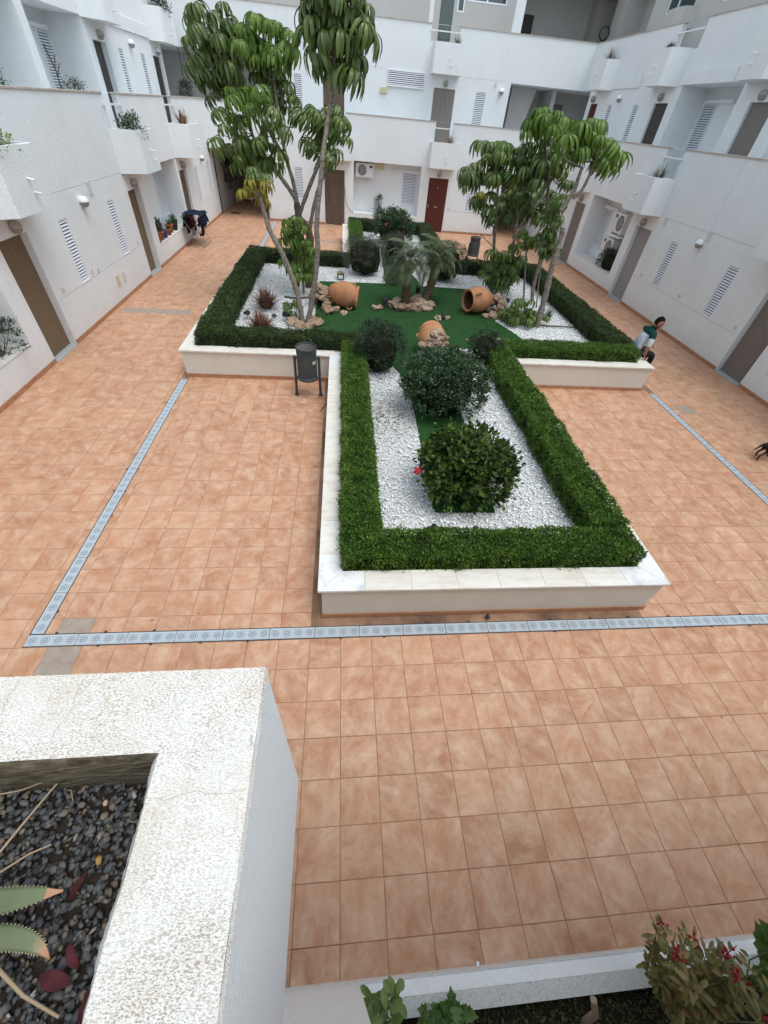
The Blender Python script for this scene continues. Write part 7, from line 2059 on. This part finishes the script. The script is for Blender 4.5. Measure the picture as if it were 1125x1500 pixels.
bmesh.ops.delete(bm, geom=kill, context='VERTS')
me = bpy.data.meshes.new('hair'); bm.to_mesh(me); bm.free()
me.transform(Matrix.Translation(hc - wl(man)) @ hr); me.materials.append(HAIR); me.polygons.foreach_set('use_smooth', [True] * len(me.polygons))
link('hair', me, man, wl(man))
R = Matrix.Translation(hc) @ hr
f = MB()
for s_ in (-1, 1): f.lathe([(.001, -.008), (.020, -.006), (.026, 0), (.020, .006), (.001, .006)], 10, R @ Matrix.Translation((s_ * .078, -.005, -.01)) @ Matrix.Rotation(math.pi / 2, 4, 'Y') @ Matrix.Diagonal((1.35, .8, 1, 1)))
f.build('ears', SKIN, man)
f = MB()
for s_ in (-1, 1):
    f.lathe([(.001, -.002), (.010, 0), (.001, .003)], 10, R @ Matrix.Translation((s_ * .031, .084, .018)) @ Matrix.Rotation(-math.pi / 2, 4, 'X') @ Matrix.Diagonal((1.3, .7, 1, 1)))
    f.tube([R @ Vector((s_ * .016, .088, .038)), R @ Vector((s_ * .034, .086, .043)), R @ Vector((s_ * .05, .074, .036))], .0045, 6)
f.build('eyes_and_brows', HAIR, man)
f = MB(); f.tube([R @ Vector((-.026, .086, -.062)), R @ Vector((0, .093, -.060)), R @ Vector((.026, .086, -.062))], .0045, 6); f.build('mouth', mat('lip', (.20, .075, .06), .5, .3), man)
# short beard shadow
bm = bmesh.new(); bmesh.ops.create_uvsphere(bm, u_segments=20, v_segments=14, radius=1)
kill = []
for v in bm.verts:
    x, y, z = v.co
    if z > -.50 or y < -.1: kill.append(v)
    X, Y, Z = x * .0775, y * .099, z * .1205
    if z < -.15: X *= 1 - .30 * (-z - .15); Y = Y * (1 - .12 * (-z)) + .012 * (-z)
    v.co = (X, Y, Z)
bmesh.ops.delete(bm, geom=kill, context='VERTS')
me = bpy.data.meshes.new('beard'); bm.to_mesh(me); bm.free()
me.transform(Matrix.Translation(hc - wl(man)) @ hr); me.materials.append(mat('stubble', (.085, .05, .038), .8, .2)); me.polygons.foreach_set('use_smooth', [True] * len(me.polygons))
link('beard', me, man, wl(man))


def hand(wrist, fdir, ndir, thumb_side, s_=1.0, curl=.25):
    """palm with five bent fingers, fingers along fdir, back of the hand along ndir"""
    w_ = Vector(wrist); fd = Vector(fdir).normalized(); nd = (Vector(ndir) - fd * Vector(ndir).dot(fd)).normalized(); sd_ = fd.cross(nd) * thumb_side
    J_ = [(w_, .028), (w_ + fd * .045, (.036, .018)), (w_ + fd * .085, (.038, .016))]; B_ = [(0, 1), (1, 2)]
    for k, (off, ln) in enumerate(((.030, .072), (.010, .080), (-.011, .074), (-.031, .058))):
        b0 = len(J_); q = w_ + fd * .085 + sd_ * off; el = -.05
        J_.append((q, .0095)); B_.append((2, b0))
        for m__ in range(3):
            d = (fd * math.cos(el + curl * m__) - nd * math.sin(el + curl * m__)); q = q + d * ln * (.42, .33, .25)[m__]; J_.append((q, .0085 - .001 * m__)); B_.append((b0 + m__, b0 + m__ + 1))
    b0 = len(J_); q = w_ + fd * .03 + sd_ * .032; J_.append((q, .012)); B_.append((1, b0))
    q = q + (fd * .6 + sd_ * .7).normalized() * .036; J_.append((q, .010)); B_.append((b0, b0 + 1)); q = q + (fd * .85 + sd_ * .35 - nd * .15).normalized() * .028; J_.append((q, .0085)); B_.append((b0 + 1, b0 + 2))
    return [(tuple(a), r) for a, r in J_], B_


J2, B2 = hand(J[8][0], (.55, -.25, -.62), (.5, -.3, .8), 1, 1.0, .12)
J2 = [((p[0], p[1], max(p[2], CAPZ + .010)), r) for p, r in J2]
skin_figure('hand', J2, B2, lambda c: 0, [SKIN], man, 2)
J2, B2 = hand(J[11][0], (.6, -.35, -.5), (.4, 0, .8), -1, 1.0, .3)
skin_figure('hand', J2, B2, lambda c: 0, [SKIN], man, 2)
for (x, y) in ((J[14][0][0], J[14][0][1]), (J[17][0][0], J[17][0][1])):
    skin_figure('shoe', [((x - .05, y, .045), .042), ((x + .04, y, .055), .045), ((x + .13, y, .040), .040), ((x + .19, y, .034), .028)], [(0, 1), (1, 2), (2, 3)], lambda c: 0, [SHOE], man, 2)

# dog walking out of the picture on the right: black back, tan legs
dx, dy = 7.80, 4.76
dog = empty('dog', (dx + .2, dy, 0), 'small black dog with tan legs walking off past the right drain', 'dog')
DJ = [((dx, dy, .315), (.078, .085)), ((dx + .16, dy, .315), (.072, .085)), ((dx + .32, dy, .325), (.085, .10)), ((dx + .42, dy, .36), (.062, .075)), ((dx + .50, dy, .43), .052),
      ((dx - .07, dy, .33), .026), ((dx - .14, dy - .01, .27), .016), ((dx - .20, dy - .015, .20), .010),               # tail
      ((dx + .015, dy - .062, .25), .052), ((dx + .045, dy - .068, .185), .030), ((dx - .055, dy - .070, .115), .020), ((dx - .045, dy - .070, .03), .017), ((dx - .015, dy - .070, .016), .016),
      ((dx + .055, dy + .062, .25), .052), ((dx + .105, dy + .068, .185), .030), ((dx + .02, dy + .070, .115), .020), ((dx + .04, dy + .070, .03), .017), ((dx + .07, dy + .070, .016), .016),
      ((dx + .33, dy - .060, .24), .040), ((dx + .36, dy - .062, .14), .021), ((dx + .38, dy - .062, .03), .016), ((dx + .41, dy - .062, .016), .016),
      ((dx + .31, dy + .060, .24), .040), ((dx + .29, dy + .062, .14), .021), ((dx + .27, dy + .062, .03), .016), ((dx + .30, dy + .062, .016), .016)]
DB = [(0, 1), (1, 2), (2, 3), (3, 4), (0, 5), (5, 6), (6, 7), (0, 8), (8, 9), (9, 10), (10, 11), (11, 12), (0, 13), (13, 14), (14, 15), (15, 16), (16, 17), (2, 18), (18, 19), (19, 20), (20, 21), (2, 22), (22, 23), (23, 24), (24, 25)]
BLK = mat('black_fur', (.014, .013, .013), .75, .2); TAN = mat('tan_fur', (.10, .048, .028), .8, .15)
skin_figure('body', DJ, DB, lambda c: 1 if c.z < .185 else 0, [BLK, TAN], dog, 2, 1)
skin_figure('head', [((dx + .52, dy, .455), .062), ((dx + .58, dy, .47), .055), ((dx + .645, dy, .445), .034), ((dx + .70, dy, .435), .026)], [(0, 1), (1, 2), (2, 3)], lambda c: 1 if (c.x > dx + .66 and c.z < .45) else 0, [BLK, TAN], dog, 2)
f = MB()
for s_ in (-1, 1): f.add([(dx + .53, dy + s_ * .035, .50), (dx + .57, dy + s_ * .055, .50), (dx + .55, dy + s_ * .085, .46), (dx + .545, dy + s_ * .06, .435)], [(0, 1, 2, 3)])
f.build('ears', BLK, dog)
